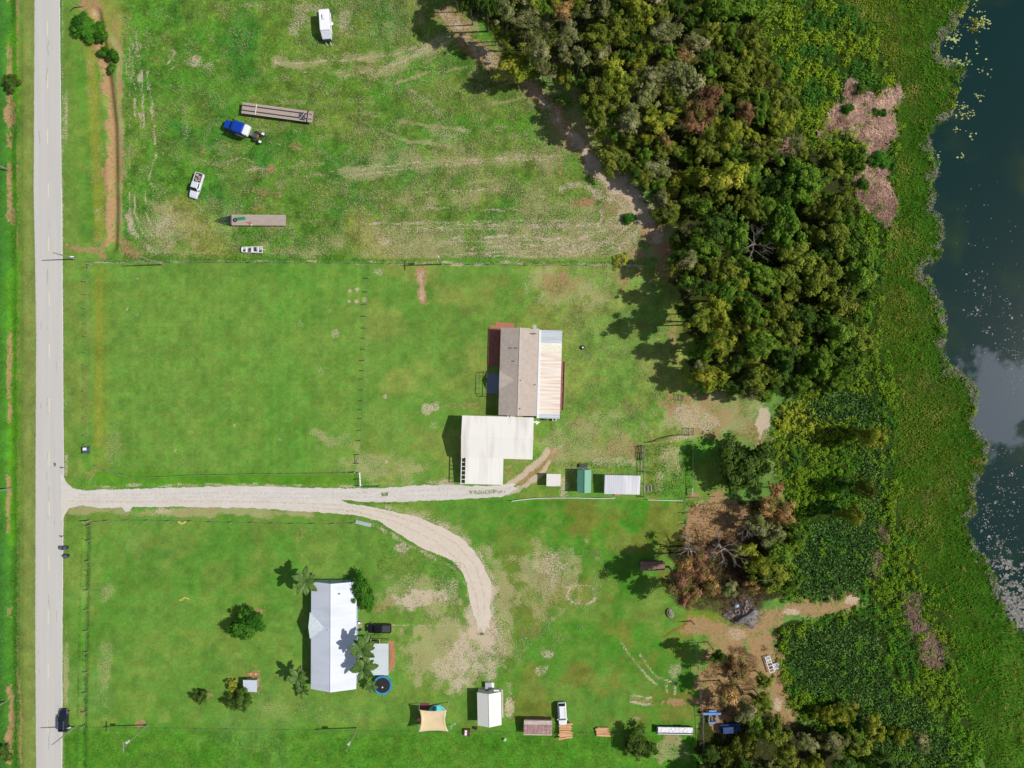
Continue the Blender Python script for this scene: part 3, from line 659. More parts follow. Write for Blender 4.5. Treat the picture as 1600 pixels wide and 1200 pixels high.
def ribbon(pts, w, seed, amp=.6):
    r = random.Random(seed); L = []; Rr_ = []
    d = []
    for i in range(len(pts) - 1):
        (ax, ay), (bx, by) = pts[i], pts[i + 1]; k = max(2, int(math.hypot(bx - ax, by - ay) / 5)); d += [(ax + (bx - ax) * j / k, ay + (by - ay) * j / k) for j in range(k)]
    d.append(pts[-1])
    for i, (x, y) in enumerate(d):
        a = d[max(0, i - 1)]; b = d[min(len(d) - 1, i + 1)]; q = math.hypot(b[0] - a[0], b[1] - a[1]) + 1e-6; nx_, ny_ = -(b[1] - a[1]) / q, (b[0] - a[0]) / q
        e = w * (.5 + r.uniform(-.2, .2) * amp * 2) * (0.3 if i in (0, len(d) - 1) else 1); L.append((x + nx_ * e, y + ny_ * e)); Rr_.append((x - nx_ * e, y - ny_ * e))
    return L + Rr_[::-1]
RUT = mat('packed_rut', tuple(lin(189, 184, 177)), .95, .05, 2, c2=tuple(lin(209, 204, 197)), thr=(.42, .6)); RUT2 = mat('packed_rut_tan', tuple(lin(193, 178, 159)), .95, .05, 2, c2=tuple(lin(211, 198, 180)), thr=(.42, .6))
for pts, w, mm in [([(104, 773), (200, 773), (330, 770), (470, 772), (560, 770), (690, 765), (780, 763)], 3.2, RUT), ([(104, 783), (200, 784), (330, 783), (470, 786), (530, 789), (600, 800), (660, 820), (712, 848), (744, 885), (757, 930), (757, 962)], 3.0, RUT2),
                   ([(110, 777), (200, 778.5), (330, 776), (470, 778), (540, 777), (690, 774), (770, 772)], 2.6, RUT), ([(480, 792), (560, 800), (620, 816), (680, 845), (726, 884), (744, 930), (748, 962)], 3.0, RUT2)]:
    sheet('wheel_rut', ribbon(pts, w, len(pts)), .054 if mm is RUT else .058, mm, parent=drive)
CRK = mat('tar_crack', (.30, .295, .29), .85); rc = random.Random(3)
for i in range(26):
    x = rc.choice([rc.uniform(60, 66), rc.uniform(74, 77), rc.uniform(85, 92)]); y = rc.uniform(0, 1190); L_ = rc.uniform(4, 26); pts = [(x, y)]
    for k in range(4): pts.append((pts[-1][0] + rc.uniform(-1, 1), pts[-1][1] + L_ / 4))
    sheet('road_crack', ribbon(pts, rc.uniform(.35, .8), i), .0405, CRK, parent=road_o)

# ================================================================== foliage tools
def unit(v): return v / (np.linalg.norm(v, axis=1, keepdims=True) + 1e-9)
def cards(C, N, size, aspect, rg, up_dir=None):
    """small leaf quads (kite shaped) centred on C facing N; returns V, F"""
    n_ = len(C)
    rnd = unit(rg.normal(size=(n_, 3))) if up_dir is None else unit(up_dir + rg.normal(size=(n_, 3)) * .15)
    T = unit(rnd - N * np.sum(rnd * N, 1, keepdims=True)); Bn = np.cross(N, T)
    size = np.broadcast_to(size, (n_,))[:, None]
    a = T * size; b = Bn * size * aspect
    bend = N * size * .12
    V = np.stack([C - a, C - a * .1 + b + bend, C + a, C - a * .1 - b + bend], 1).reshape(-1, 3)
    F = np.arange(4 * n_).reshape(n_, 4)
    return V, F

def crown_mesh(name, seed, Rr, Hh, nb, nleaf, leaf, cols, material, lobe=.42, flat=.75, spread=1.0, droop=0.0, fill=.5, ragged=True):
    """crown of leaf clumps; base of the crown at z = 0, radius Rr, height Hh"""
    rg = np.random.default_rng(seed)
    # lobe centres inside an ellipsoid, pushed to its shell
    u = unit(rg.normal(size=(nb, 3))); rad = rg.uniform(.15, .92, nb)[:, None]
    lob = rg.uniform(.7, 1.32, (nb, 1))
    Cc = u * rad * lob * np.array([Rr * (1 + rg.uniform(-.12, .12)), Rr * (1 + rg.uniform(-.12, .12)), Hh * .5]) * spread
    Cc[:, 2] += Hh * .52
    rr = Rr * lobe * rg.uniform(.35, 1.25, nb)
    cut = rg.uniform(0, 6.28, 2 if ragged else 0); az = np.arctan2(Cc[:, 1], Cc[:, 0])
    for c__ in cut:
        m__ = np.cos(az - c__) > .8; Cc[m__, :2] *= rg.uniform(.45, .8)
    w = rr ** 2; k = rg.choice(nb, nleaf, p=w / w.sum())
    dirs = unit(rg.normal(size=(nleaf, 3)) + np.array([0, 0, .25]))
    shell = (1 - fill * rg.random(nleaf) ** 2.2)[:, None]
    # break each lobe with lumps so outlines are ragged
    lump = 1 + .2 * rg.normal(size=(nb, 1))[k] * 0 + .26 * np.sin(dirs[:, :1] * 7 + k[:, None]) * np.cos(dirs[:, 1:2] * 6 + k[:, None] * 2) + rg.normal(size=(nleaf, 1)) * .2
    P = Cc[k] + dirs * rr[k][:, None] * shell * lump * np.array([1, 1, flat])
    P[:, 2] -= droop * np.hypot(P[:, 0], P[:, 1]) / Rr * rg.random(nleaf)
    P[:, 2] = np.maximum(P[:, 2], .02 + 0.05 * rg.random(nleaf))
    N = unit(dirs * 1.0 + np.array([0, 0, .5]) + unit(P - np.array([0, 0, Hh * .2])) * .5 + rg.normal(size=(nleaf, 3)) * .40)
    V, F = cards(P, N, leaf * rg.uniform(.6, 1.35, nleaf), .62, rg)
    cols = np.array(cols); cb = cols[rg.integers(0, len(cols), nb)] * rg.uniform(.85, 1.15, (nb, 1))
    cl = cb[k] * rg.uniform(.86, 1.14, (nleaf, 1)); sw = rg.random(nleaf) < .05
    cl[sw] = cols[rg.integers(0, len(cols), sw.sum())] * 1.15
    return np_mesh(name, V, F, material, np.repeat(np.clip(cl, 0, 1), 4, 0)), Cc, rr

def limbs_mesh(name, seed, H0, Cc, rtrunk, material, zoff):
    """tapered trunk up to H0 with limbs reaching the clumps; crown centres Cc are relative to zoff"""
    r = random.Random(seed); b = MB()
    lean = (r.uniform(-.3, .3), r.uniform(-.3, .3)); pts = []; rs = []
    top = H0
    for i in range(6):
        t = i / 5; pts.append((lean[0] * t + r.uniform(-.08, .08), lean[1] * t + r.uniform(-.08, .08), -.15 + (top + .15) * t)); rs.append(rtrunk * (1.25 if i == 0 else 1 - .62 * t))
    b.path(pts, rs, 7)
    order = list(range(len(Cc))); r.shuffle(order)
    for i in order[:12]:
        c = Cc[i]; s0 = r.uniform(.45, .95); p0 = Vector((lean[0] * s0, lean[1] * s0, top * s0)); p2 = Vector((c[0], c[1], c[2] + zoff))
        if p2.z < p0.z - .5: p0.z = max(.5, p2.z - .4)
        p1 = p0.lerp(p2, .5) + Vector((r.uniform(-.2, .2), r.uniform(-.2, .2), .25)); b.path([p0, p1, p2], [rtrunk * .4, rtrunk * .25, rtrunk * .1], 5)
    return b.mesh(name, material)

BARK = mat('grey_bark', (.14, .115, .09), .9, .3, 6, stretch=(3, 3, .6)); DEADWOOD = mat('bleached_deadwood', (.34, .29, .25), .9, .25, 7)
LEAF = leaf_mat('leaf_green', rvar=.2)
LEAF_FIX = leaf_mat('leaf_ground_plants', rvar=0.0)
def c_(*t): return lin(*t) * 1.48
KINDS = {   # colours (albedo) of the leaves by sort of tree
 'olive':  dict(word='olive green', cols=[c_(104, 116, 42), c_(88, 102, 36), c_(118, 126, 50), c_(78, 94, 34)], leaf=.19, lobe=.205, nb=88),
 'green':  dict(word='fresh green', cols=[c_(76, 106, 32), c_(90, 118, 38), c_(64, 92, 30), c_(98, 124, 44)], leaf=.20, lobe=.215, nb=80),
 'dark':   dict(word='dark green', cols=[c_(62, 84, 32), c_(70, 94, 36), c_(52, 74, 28), c_(80, 102, 44)], leaf=.20, lobe=.205, nb=84),
 'yellow': dict(word='yellow green', cols=[c_(130, 138, 44), c_(114, 126, 40), c_(146, 148, 56), c_(96, 110, 38)], leaf=.19, lobe=.20, nb=90),
 'mossy':  dict(word='grey green mossy', cols=[c_(120, 122, 80), c_(100, 108, 60), c_(136, 132, 96), c_(88, 98, 48)], leaf=.18, lobe=.19, nb=90),
 'lush':   dict(word='lush green', cols=[c_(58, 104, 30), c_(72, 116, 34), c_(48, 90, 28)], leaf=.20, lobe=.27, nb=46),
 'rust':   dict(word='rust red', cols=[c_(132, 100, 70), c_(144, 110, 84), c_(112, 86, 60), c_(108, 104, 56)], leaf=.18, lobe=.24, nb=46),
 'brown':  dict(word='orange brown', cols=[c_(150, 118, 70), c_(130, 102, 64), c_(112, 104, 58), c_(164, 136, 92)], leaf=.18, lobe=.24, nb=44),
}
CROWNS = {}
for ki, (k, q) in enumerate(KINDS.items()):
    CROWNS[k] = []
    for v in range(4):
        nl = {'rust': 5000, 'brown': 4200, 'mossy': 6500}.get(k, 9000)
        me, Cc, rr = crown_mesh('tree_crown', 100 + ki * 10 + v, 3.4, 4.2 if k != 'mossy' else 6.0, q['nb'], nl, q['leaf'], q['cols'], LEAF, q['lobe'], fill=.75 if k in ('rust', 'brown', 'mossy') else .5, ragged=v < 3)
        tr = limbs_mesh('tree_trunk', ki * 7 + v, 6.0, Cc, .2, BARK, 3.6)
        CROWNS[k].append((me, tr))

def put_tree(px, py, rpx, h, kind, seed, label=None, group=None, hz=.72, whole=False):
    """tree whose crown is seen centred on (px, py) with radius rpx photo pixels; h = height in metres"""
    rg = random.Random(seed); x, y = W(px, py, h * hz)
    me, tr = CROWNS[kind][3 if whole else seed % 3]
    s = (rpx / S) / 3.55 * (1 - h * hz / CAM_H)
    t = thing('tree', label, 'tree', (x, y, -.1), rg.uniform(0, 6.28), group)
    c = link('crown', me, t); k = link('trunk', tr, t)
    ch = max(1.6, min(h * .85, (rpx / S) * 1.45)) if not 11 <= h <= 11.02 or x < 70 else 9.5
    sz = ch / 4.6
    an = rg.uniform(.8, 1.25) if not whole else rg.uniform(.95, 1.06); c.scale = (s * an, s / an, sz); c.location = (0, 0, h - ch)
    if kind == 'mossy': c.scale[2] = ch / 6.4
    th = h * .86 / 6.6; k.scale = (s, s, max(th, .2))
    return t

# ------------------------------------------------------------------ the wood
TREES = []      # px, py, r, h, kind
def in_poly1(x, y, poly):
    return bool(inside(np.array([x]), np.array([y]), poly)[0])
rw = random.Random(77)
special = [(1100, 165, 38, 14, 'rust'), (1078, 192, 22, 12.5, 'rust'), (1163, 178, 20, 10, 'rust'), (1066, 88, 22, 9, 'brown'), (880, 20, 20, 14, 'brown'),
           (845, 85, 24, 15, 'mossy'), (820, 40, 24, 15, 'mossy'), (905, 95, 20, 14, 'mossy'), (885, 60, 24, 15, 'mossy'), (1040, 50, 30, 12, 'mossy'), (1010, 150, 26, 12, 'mossy'),
           (1000, 20, 28, 12, 'yellow'), (965, 45, 28, 12, 'olive'), (940, 145, 32, 13, 'olive'), (960, 120, 30, 12, 'yellow'), (935, 180, 24, 12, 'olive'),
           (1128, 95, 26, 8, 'olive'), (1150, 130, 28, 8, 'olive'), (1115, 50, 26, 8, 'olive'), (1035, 190, 24, 12, 'yellow'), (985, 190, 26, 13, 'mossy'),
           (1260, 275, 38, 11, 'green'), (1210, 290, 34, 9, 'dark'), (1170, 270, 32, 9, 'green'), (1085, 275, 26, 7, 'yellow'), (1100, 320, 24, 8, 'green'), (1055, 290, 22, 5, 'yellow'),
           (1120, 355, 34, 13, 'dark'), (1235, 345, 40, 11, 'green'), (1310, 370, 30, 10, 'olive'), (1315, 310, 24, 9, 'olive'), (1300, 425, 30, 9, 'olive'), (1275, 440, 28, 9, 'olive'),
           (1340, 250, 24, 7, 'green'), (1150, 450, 18, 13, 'yellow'), (1118, 495, 30, 16, 'yellow'), (1130, 460, 26, 15, 'green'), (1095, 450, 22, 15, 'dark'), (1090, 500, 22, 17, 'olive'),
           (1125, 540, 22, 16, 'yellow'), (1175, 480, 28, 13, 'green'), (1190, 540, 30, 14, 'green'), (1180, 590, 28, 13, 'olive'), (1225, 570, 30, 11, 'dark'), (1230, 520, 30, 10, 'olive'),
           (1280, 560, 30, 10, 'green'), (1310, 520, 28, 9, 'green'), (1250, 600, 22, 8, 'green'), (1300, 595, 22, 7, 'green'), (1145, 605, 18, 10, 'dark'), (1075, 410, 18, 13, 'mossy'),
           (760, 5, 28, 16, 'dark'), (790, 25, 22, 15, 'mossy'), (735, 0, 20, 14, 'dark')]
TREES += special
tries = 0
while tries < 9000:
    tries += 1
    x, y = rw.uniform(690, 1375), rw.uniform(-60, 625)
    if not in_poly1(x, y, FOREST): continue
    r = rw.choice([rw.uniform(13, 20), rw.uniform(20, 28), rw.uniform(28, 42), rw.uniform(28, 42)])
    if any((x - a) ** 2 + (y - b) ** 2 < ((r + c) * .57) ** 2 for a, b, c, *_ in TREES): continue
    if (x - 1185) ** 2 / 30 ** 2 + (y - 385) ** 2 / 28 ** 2 < 1 or (x - 1105) ** 2 / 32 ** 2 + (y - 408) ** 2 / 20 ** 2 < 1: continue
    wgt = (dict(mossy=3, olive=4, yellow=2, dark=2, green=1.5, brown=.25) if y < 220 and x < 1110 else
           dict(olive=5, green=2, yellow=1, mossy=.6, dark=.6) if y < 250 else
           dict(green=3, olive=3, dark=2, yellow=.5) if x > 1190 else dict(green=3, dark=3, olive=2.5, mossy=1.2, yellow=.8))
    kind = rw.choices(list(wgt), list(wgt.values()))[0]
    if x < 1085 and 225 < y < 350: h_cap = 6
    else: h_cap = 99
    edge = dist_line(np.array([x]), np.array([y]), FOREST, True)[0]
    h = (rw.uniform(7.5, 11) + (r - 20) * .18) if x < 1200 else (rw.uniform(5.5, 8.5) + (r - 20) * .14)
    if x > 1150 and y < 240: h = rw.uniform(4.5, 7)
    TREES.append((x, y, r, min(h, h_cap), kind))
# the small wood at the bottom and the thickets beside the yard
SOUTH = [(1125, 1178), (1180, 1135), (1215, 1125), (1240, 1150), (1290, 1160), (1340, 1150), (1390, 1170), (1425, 1215), (1440, 1280), (1100, 1280), (1105, 1195)]
SPEC2 = [(1212, 905, 34, 8, 'olive'), (1225, 870, 30, 8, 'green'), (1240, 912, 24, 6, 'green'), (1190, 882, 24, 8, 'yellow'), (1210, 840, 26, 7, 'mossy'), (1165, 858, 16, 7, 'yellow'), (1225, 805, 24, 7, 'brown'),
         (1092, 880, 28, 13, 'rust'), (1062, 905, 30, 14, 'rust'), (1075, 932, 22, 11, 'rust'), (1070, 880, 20, 13, 'brown'), (1110, 915, 22, 8, 'brown'), (1140, 920, 18, 7, 'mossy'), (1067, 918, 12, 9, 'green'), (1175, 920, 18, 6, 'brown'),
         (1150, 1045, 26, 11, 'rust'), (1140, 1085, 22, 10, 'brown'), (1165, 1110, 20, 10, 'mossy'), (1195, 1065, 16, 8, 'olive'), (1192, 1095, 20, 8, 'olive'), (1120, 1022, 14, 10, 'dark'),
         (1322, 1118, 22, 6, 'yellow'), (1293, 1118, 18, 5, 'yellow'), (1368, 1140, 24, 7, 'yellow'), (1345, 1170, 26, 7, 'olive'), (1408, 1150, 16, 5, 'yellow'), (1440, 1160, 18, 6, 'mossy'),
         (1112, 1182, 20, 6, 'dark'), (1140, 1188, 24, 6, 'olive'), (1165, 1168, 26, 6, 'olive'), (1210, 1150, 26, 9, 'olive'), (1184, 1134, 22, 7, 'green'),
         (1200, 790, 22, 8, 'brown'), (1185, 820, 22, 8, 'mossy'), (1215, 765, 18, 6, 'brown'), (1250, 840, 20, 5, 'green')]
T2 = list(SPEC2)
tries = 0
while tries < 700:
    tries += 1; x, y = rw.uniform(1095, 1445), rw.uniform(1110, 1275)
    if not in_poly1(x, y, SOUTH): continue
    r = rw.uniform(18, 28)
    if any((x - a) ** 2 + (y - b) ** 2 < ((r + c) * .62) ** 2 for a, b, c, *_ in T2): continue
    T2.append((x, y, r, rw.uniform(7, 12) if x < 1250 else rw.uniform(5, 8), rw.choice(['olive', 'olive', 'mossy', 'green', 'dark', 'yellow'])))
TREES += T2
SPOTS = [  # landmarks that single trees out
 (745, 5, 'at the upper left wood tip'), (850, 50, 'at the top left of the lane'), (930, 40, 'at the top above the lane'), (1010, 50, 'at the top edge of the wood'),
 (1110, 40, 'by the top marsh thicket'), (1160, 110, 'on the upper marsh side'), (870, 110, 'by the first bend of the lane'), (930, 175, 'over the shaded lane'), (990, 240, 'above the sandy turn'),
 (1080, 180, 'by the big rust crown'), (1050, 110, 'inside the upper wood'), (1150, 200, 'right of the rust crown'), (1075, 300, 'by the sandy turn'), (1150, 280, 'in the middle of the wood'),
 (1225, 270, 'left of the straw clearing'), (1315, 270, 'beside the straw clearing'), (1085, 360, 'above the bleached branches'), (1180, 390, 'around the tall bare tree'), (1250, 350, 'right of the tall bare tree'),
 (1320, 370, 'below the straw clearing'), (1080, 460, 'beside the long lane shadows'), (1140, 500, 'below the bleached branches'), (1220, 450, 'in the lower middle wood'), (1300, 460, 'on the lower marsh side'),
 (1110, 580, 'at the lower left wood corner'), (1190, 560, 'near the lower wood edge'), (1280, 570, 'at the lower right wood corner'),
 (1200, 800, 'between debris and pen'), (1220, 890, 'above the sandy path'), (1080, 910, 'over the rusty shed'), (1150, 1060, 'by the sandy yard'), (1320, 1125, 'in the broad leaved swamp'),
 (1150, 1170, 'behind the blue vehicles'), (1240, 1200, 'at the bottom photo edge'), (1360, 1200, 'at the bottom below the swamp'), (900, -40, 'beyond the top of the photo'), (1250, 1260, 'beyond the bottom edge')]
NUM = ['', '', 'two', 'three', 'four', 'five', 'six', 'seven', 'eight', 'nine', 'ten', 'eleven', 'twelve']
ORD = ['first', 'second', 'third', 'fourth', 'fifth', 'sixth', 'seventh', 'eighth', 'ninth', 'tenth', 'eleventh', 'twelfth']
zones = {}
for i, t in enumerate(TREES):
    j = min(range(len(SPOTS)), key=lambda j: (SPOTS[j][0] - t[0]) ** 2 + (SPOTS[j][1] - t[1]) ** 2)
    zones.setdefault((j, t[4]), []).append(i)
for (j, kind), ids in zones.items():
    ids.sort(key=lambda i: TREES[i][0])
    for n_, i in enumerate(ids):
        px, py, r, h, k = TREES[i]; w = KINDS[k]['word']; base = f"{w} tree {SPOTS[j][2]}"
        lab = base if len(ids) == 1 else f"{base}, {ORD[n_]} from left of {NUM[len(ids)]}"
        assert len(lab.split()) <= 16, lab
        put_tree(px, py, r, h, k, i * 13 + 5, lab, 'trees of the wood' if py < 640 else 'trees of the lower thickets')

# ------------------------------------------------------------------ trees and bushes standing alone
SINGLES = [
 (1165, 727, 47, 9, 'dark', 'big round dark green tree standing alone right of the pen', 'tree'),
 (378, 981, 26, 5.2, 'lush', 'round green tree on the lawn left of the white roofed house', 'tree'),
 (373, 1097, 20, 3.8, 'dark', 'dark small tree just below the little garden hut', 'tree'),
 (311, 1091, 12, 2.6, 'dark', 'small dark sapling alone on the lawn left of the garden hut', 'tree'),
 (362, 1073, 10, 2.0, 'yellow', 'little yellow green bush touching the garden hut', 'bush'),
 (999, 1165, 27, 4.5, 'dark', 'bushy dark green tree on the lower fence right of the lumber stack', 'tree'),
 (132, 43, 22, 2.6, 'lush', 'large leafy bush beside the road near the top left corner', 'bush'),
 (152, 45, 15, 2.4, 'lush', 'leafy bush joined to the right of the large roadside bush', 'bush'),
 (158, 80, 9, 1.8, 'lush', 'small round bush at the upper end of the ditch', 'bush'),
 (176, 86, 10, 1.8, 'lush', 'bush in the ditch, right of the small round one', 'bush'),
 (172, 106, 7, 1.4, 'lush', 'smallest bush down in the ditch', 'bush'),
 (14, 126, 14, 2.6, 'dark', 'dense dark bush at the left edge above the bare earth patch', 'bush'),
 (4, 1180, 13, 2.2, 'dark', 'dark bush in the bottom left corner across the road', 'bush'),
 (1328, 168, 9, 1.8, 'lush', 'small bush at the left rim of the straw clearing', 'bush'),
 (1346, 138, 10, 1.8, 'dark', 'dark bush at the upper end of the straw clearing', 'bush'),
 (1371, 173, 7, 1.5, 'lush', 'small round bush in the middle of the straw clearing', 'bush'),
 (1383, 174, 6, 1.5, 'lush', 'tiny bush just right of the round one in the straw', 'bush'),
 (1352, 288, 9, 1.8, 'lush', 'lowest round bush inside the straw clearing', 'bush'),
 (1380, 250, 14, 2.2, 'lush', 'wide bush on the right rim of the straw clearing', 'bush'),
 (1369, 684, 21, 11, 'yellow', 'slim marsh tree casting the uppermost of three long shadows', 'tree'),
 (1358, 765, 18, 11.01, 'olive', 'slim marsh tree casting the middle of three long shadows', 'tree'),
 (1338, 806, 15, 11.02, 'yellow', 'slim marsh tree casting the lowest of three long shadows', 'tree'),
 (985, 340, 10, 1.6, 'lush', 'small green bush beside the sandy turn', 'bush'),
 (970, 408, 14, 1.0, 'yellow', 'low bush where the fence meets the lane', 'bush')]
for i, (px, py, r, h, k, lab, cat) in enumerate(SINGLES):
    t = put_tree(px, py, r * 1.06, h, k, 900 + i * 7, lab, whole=True); t['category'] = cat
    if cat == 'bush':
        t.name = 'bush'

# house bush: tall, dense
t = put_tree(567, 930, 24, 4.6, 'lush', 1002, 'tall dense bush leaning on the white roofed house', whole=True); t['category'] = 'bush'; t.name = 'bush'; t.scale = (1, 1, 1)
for c in t.children:
    if c.name.startswith('crown'): t.rotation_euler = (0, 0, 0); c.scale[1] *= 1.35; c.scale[0] *= .85
# hidden casters: tall trees over the lane that throw the shadows onto the yard
# bare trees
def bare_tree(px, py, rpx, h, seed, label, n0=7, thick=.16):
    r = random.Random(seed); x, y = W(px, py, h * .8); t = thing('bare_tree', label, 'tree', (x, y, -.1), 0, 'bare trees')
    b = MB(); b.path([(0, 0, -.1), (.1, 0, h * .35), (.2, .1, h * .6)], [thick * 1.4, thick, thick * .7], 7); b.build('trunk', DEADWOOD, t)
    Rm = rpx / S; tw = MB()
    def grow_(p, d, L, rad, lev):
        q = p + d * L; mid = p + d * L * .5 + Vector((r.uniform(-.12, .12), r.uniform(-.12, .12), r.uniform(-.1, .1))) * L
        tw.path([p, mid, q], [rad, rad * .75, rad * .5], 4)
        if lev == 0: return
        for _ in range(3):
            d2 = (d + Vector((r.uniform(-1, 1), r.uniform(-1, 1), r.uniform(-.5, .7))) * .75).normalized()
            grow_(p.lerp(q, r.uniform(.45, 1)), d2, L * r.uniform(.5, .75), rad * .5, lev - 1)
    for i in range(n0):
        a = 6.283 * i / n0 + r.uniform(-.3, .3)
        d = Vector((math.cos(a), math.sin(a), r.uniform(.25, .9))).normalized()
        grow_(Vector((.15, .05, h * r.uniform(.35, .6))), d, Rm * r.uniform(.45, .7), thick * .55, 3)
    tw.build('branches', DEADWOOD, t)
bare_tree(1185, 378, 34, 12, 1, 'tall bare grey tree in the middle of the wood')
bare_tree(1110, 408, 30, 9, 2, 'bleached bare tree over the lane, branches spread wide')
bare_tree(1135, 862, 32, 10, 3, 'bare pale tree above the debris pile', thick=.2)
bare_tree(1170, 830, 20, 6, 4, 'small bare grey tree beside the brown grass pen')
bare_tree(1192, 1105, 22, 8, 5, 'bare thin tree right of the blue car', thick=.12)
bare_tree(975, 905, 18, 9, 6, 'bare fan shaped snag left of the rusty shed', thick=.12) if False else None

# ================================================================== marsh and weeds: masses nobody could count
def rand_in(poly, n_, rg, bounds=None):
    xs = [p[0] for p in poly]; ys = [p[1] for p in poly]
    x = rg.uniform(max(min(xs), -40 if bounds is None else bounds[0]), min(max(xs), 1640), n_); y = rg.uniform(max(min(ys), -60), min(max(ys), 1260), n_)
    m_ = inside(x, y, poly); return x[m_], y[m_]
def to_w(x, y): return (x - 800) / S, (600 - y) / S
LAND_SEDGE = SEDGE_W + [(x, y) for x, y in SHORE[::-1] if -200 < y < 1300]
def nearest_z(x, y):
    ix = np.clip(np.searchsorted(gx, x), 1, len(gx) - 1); iy = np.clip(np.searchsorted(gy, y), 1, len(gy) - 1)
    return Z.reshape(GX.shape)[iy, ix]

# bushy undergrowth between wood and sedge
rg = np.random.default_rng(5)
cx, cy = rand_in(MARSH, 15500, rg)
ux, uy = cx + (vnoise(cx, cy, 13, 250) - .5) * 30, cy + (vnoise(cx, cy, 13, 251) - .5) * 30
ok = ~inside(ux, uy, LAND_SEDGE)
for s_ in STRAW: ok &= ~inside(ux, uy, s_) | (rg.random(len(cx)) < (.10 if s_ is STRAW[0] else .45))
pb_ = np.where(vnoise(cx, cy, 30, 252) > .66, .3, .9); ok &= ~(inside(ux, uy, BROAD[0]) & (rg.random(len(cx)) < pb_)); ok &= ~(inside(ux, uy, BROAD[1]) & (rg.random(len(cx)) < pb_))
cx, cy = cx[ok], cy[ok]
rad = rg.uniform(.35, 1.15, len(cx)) ** 1.0; hgt = rad * rg.uniform(.7, 1.3, len(cx)) + .25 + .5 * (rg.random(len(cx)) < .15)
tone = vnoise(cx, cy, 70, 201); tone2 = vnoise(cx, cy, 26, 202)
yel = np.exp(-(((cx - 1245) / 50) ** 2 + ((cy - 655) / 34) ** 2)); 
cA, cB, cC, cD = c_(104, 122, 34), c_(78, 124, 32), c_(62, 104, 36), c_(150, 150, 50)
base = cA * (1 - tone[:, None]) + cB * tone[:, None]; up = (sstep(320, 150, cy) * sstep(1180, 1230, cx))[:, None]
base = base * (1 - up * .8) + c_(112, 130, 34) * up * 1.1 * .8
grn = sstep(.55, .75, tone2)[:, None]; base = base * (1 - grn) + cC * grn; base = base * (1 - yel[:, None] * .8) + cD * yel[:, None] * .8
base *= rg.uniform(.86, 1.16, (len(cx), 1))
k = np.repeat(np.arange(len(cx)), (14 + rad * 16).astype(int)); nL = len(k)
d = unit(rg.normal(size=(nL, 3)) + [0, 0, .5]); d[:, 2] = np.abs(d[:, 2])
wx, wy = to_w(cx, cy); wz = nearest_z(cx, cy)
P = np.stack([wx[k], wy[k], wz[k]], 1) + d * np.stack([rad[k], rad[k], hgt[k]], 1) * rg.uniform(.55, 1.1, (nL, 1))
N = unit(d * .9 + [0, 0, .5] + rg.normal(size=(nL, 3)) * .3)
V, F = cards(P, N, rg.uniform(.12, .27, nL), .6, rg)
C = np.clip(base[k] * 1.15 * rg.uniform(.85, 1.15, (nL, 1)), 0, 1)
tag(link('marsh_undergrowth', np_mesh('marsh_undergrowth', V, F, LEAF_FIX, np.repeat(C, 4, 0))), 'olive and green leafy undergrowth between wood and reeds', 'undergrowth', None, 'stuff')
# understory below the crowns
cx, cy = rand_in(FOREST, 2200, rg); k = np.repeat(np.arange(len(cx)), 22); nL = len(k); rad = rg.uniform(.5, 1.3, len(cx))
d = unit(rg.normal(size=(nL, 3)) + [0, 0, .5]); d[:, 2] = np.abs(d[:, 2]); wx, wy = to_w(cx, cy); wz = nearest_z(cx, cy) + rg.uniform(0, 1.2, len(cx))
P = np.stack([wx[k], wy[k], wz[k]], 1) + d * rad[k][:, None] * rg.uniform(.5, 1.1, (nL, 1))
V, F = cards(P, unit(d + [0, 0, .5] + rg.normal(size=(nL, 3)) * .4), rg.uniform(.15, .3, nL), .6, rg)
tt = vnoise(cx, cy, 40, 290)[:, None]; cb = (c_(64, 92, 30) * (1 - tt) + c_(96, 106, 40) * tt) * rg.uniform(.8, 1.2, (len(cx), 1))
tag(link('forest_understory', np_mesh('forest_understory', V, F, LEAF_FIX, np.repeat(np.clip(cb[k] * rg.uniform(.85, 1.15, (nL, 1)), 0, 1), 4, 0))), 'green understory filling the gaps between the trees of the wood', 'understory', None, 'stuff')

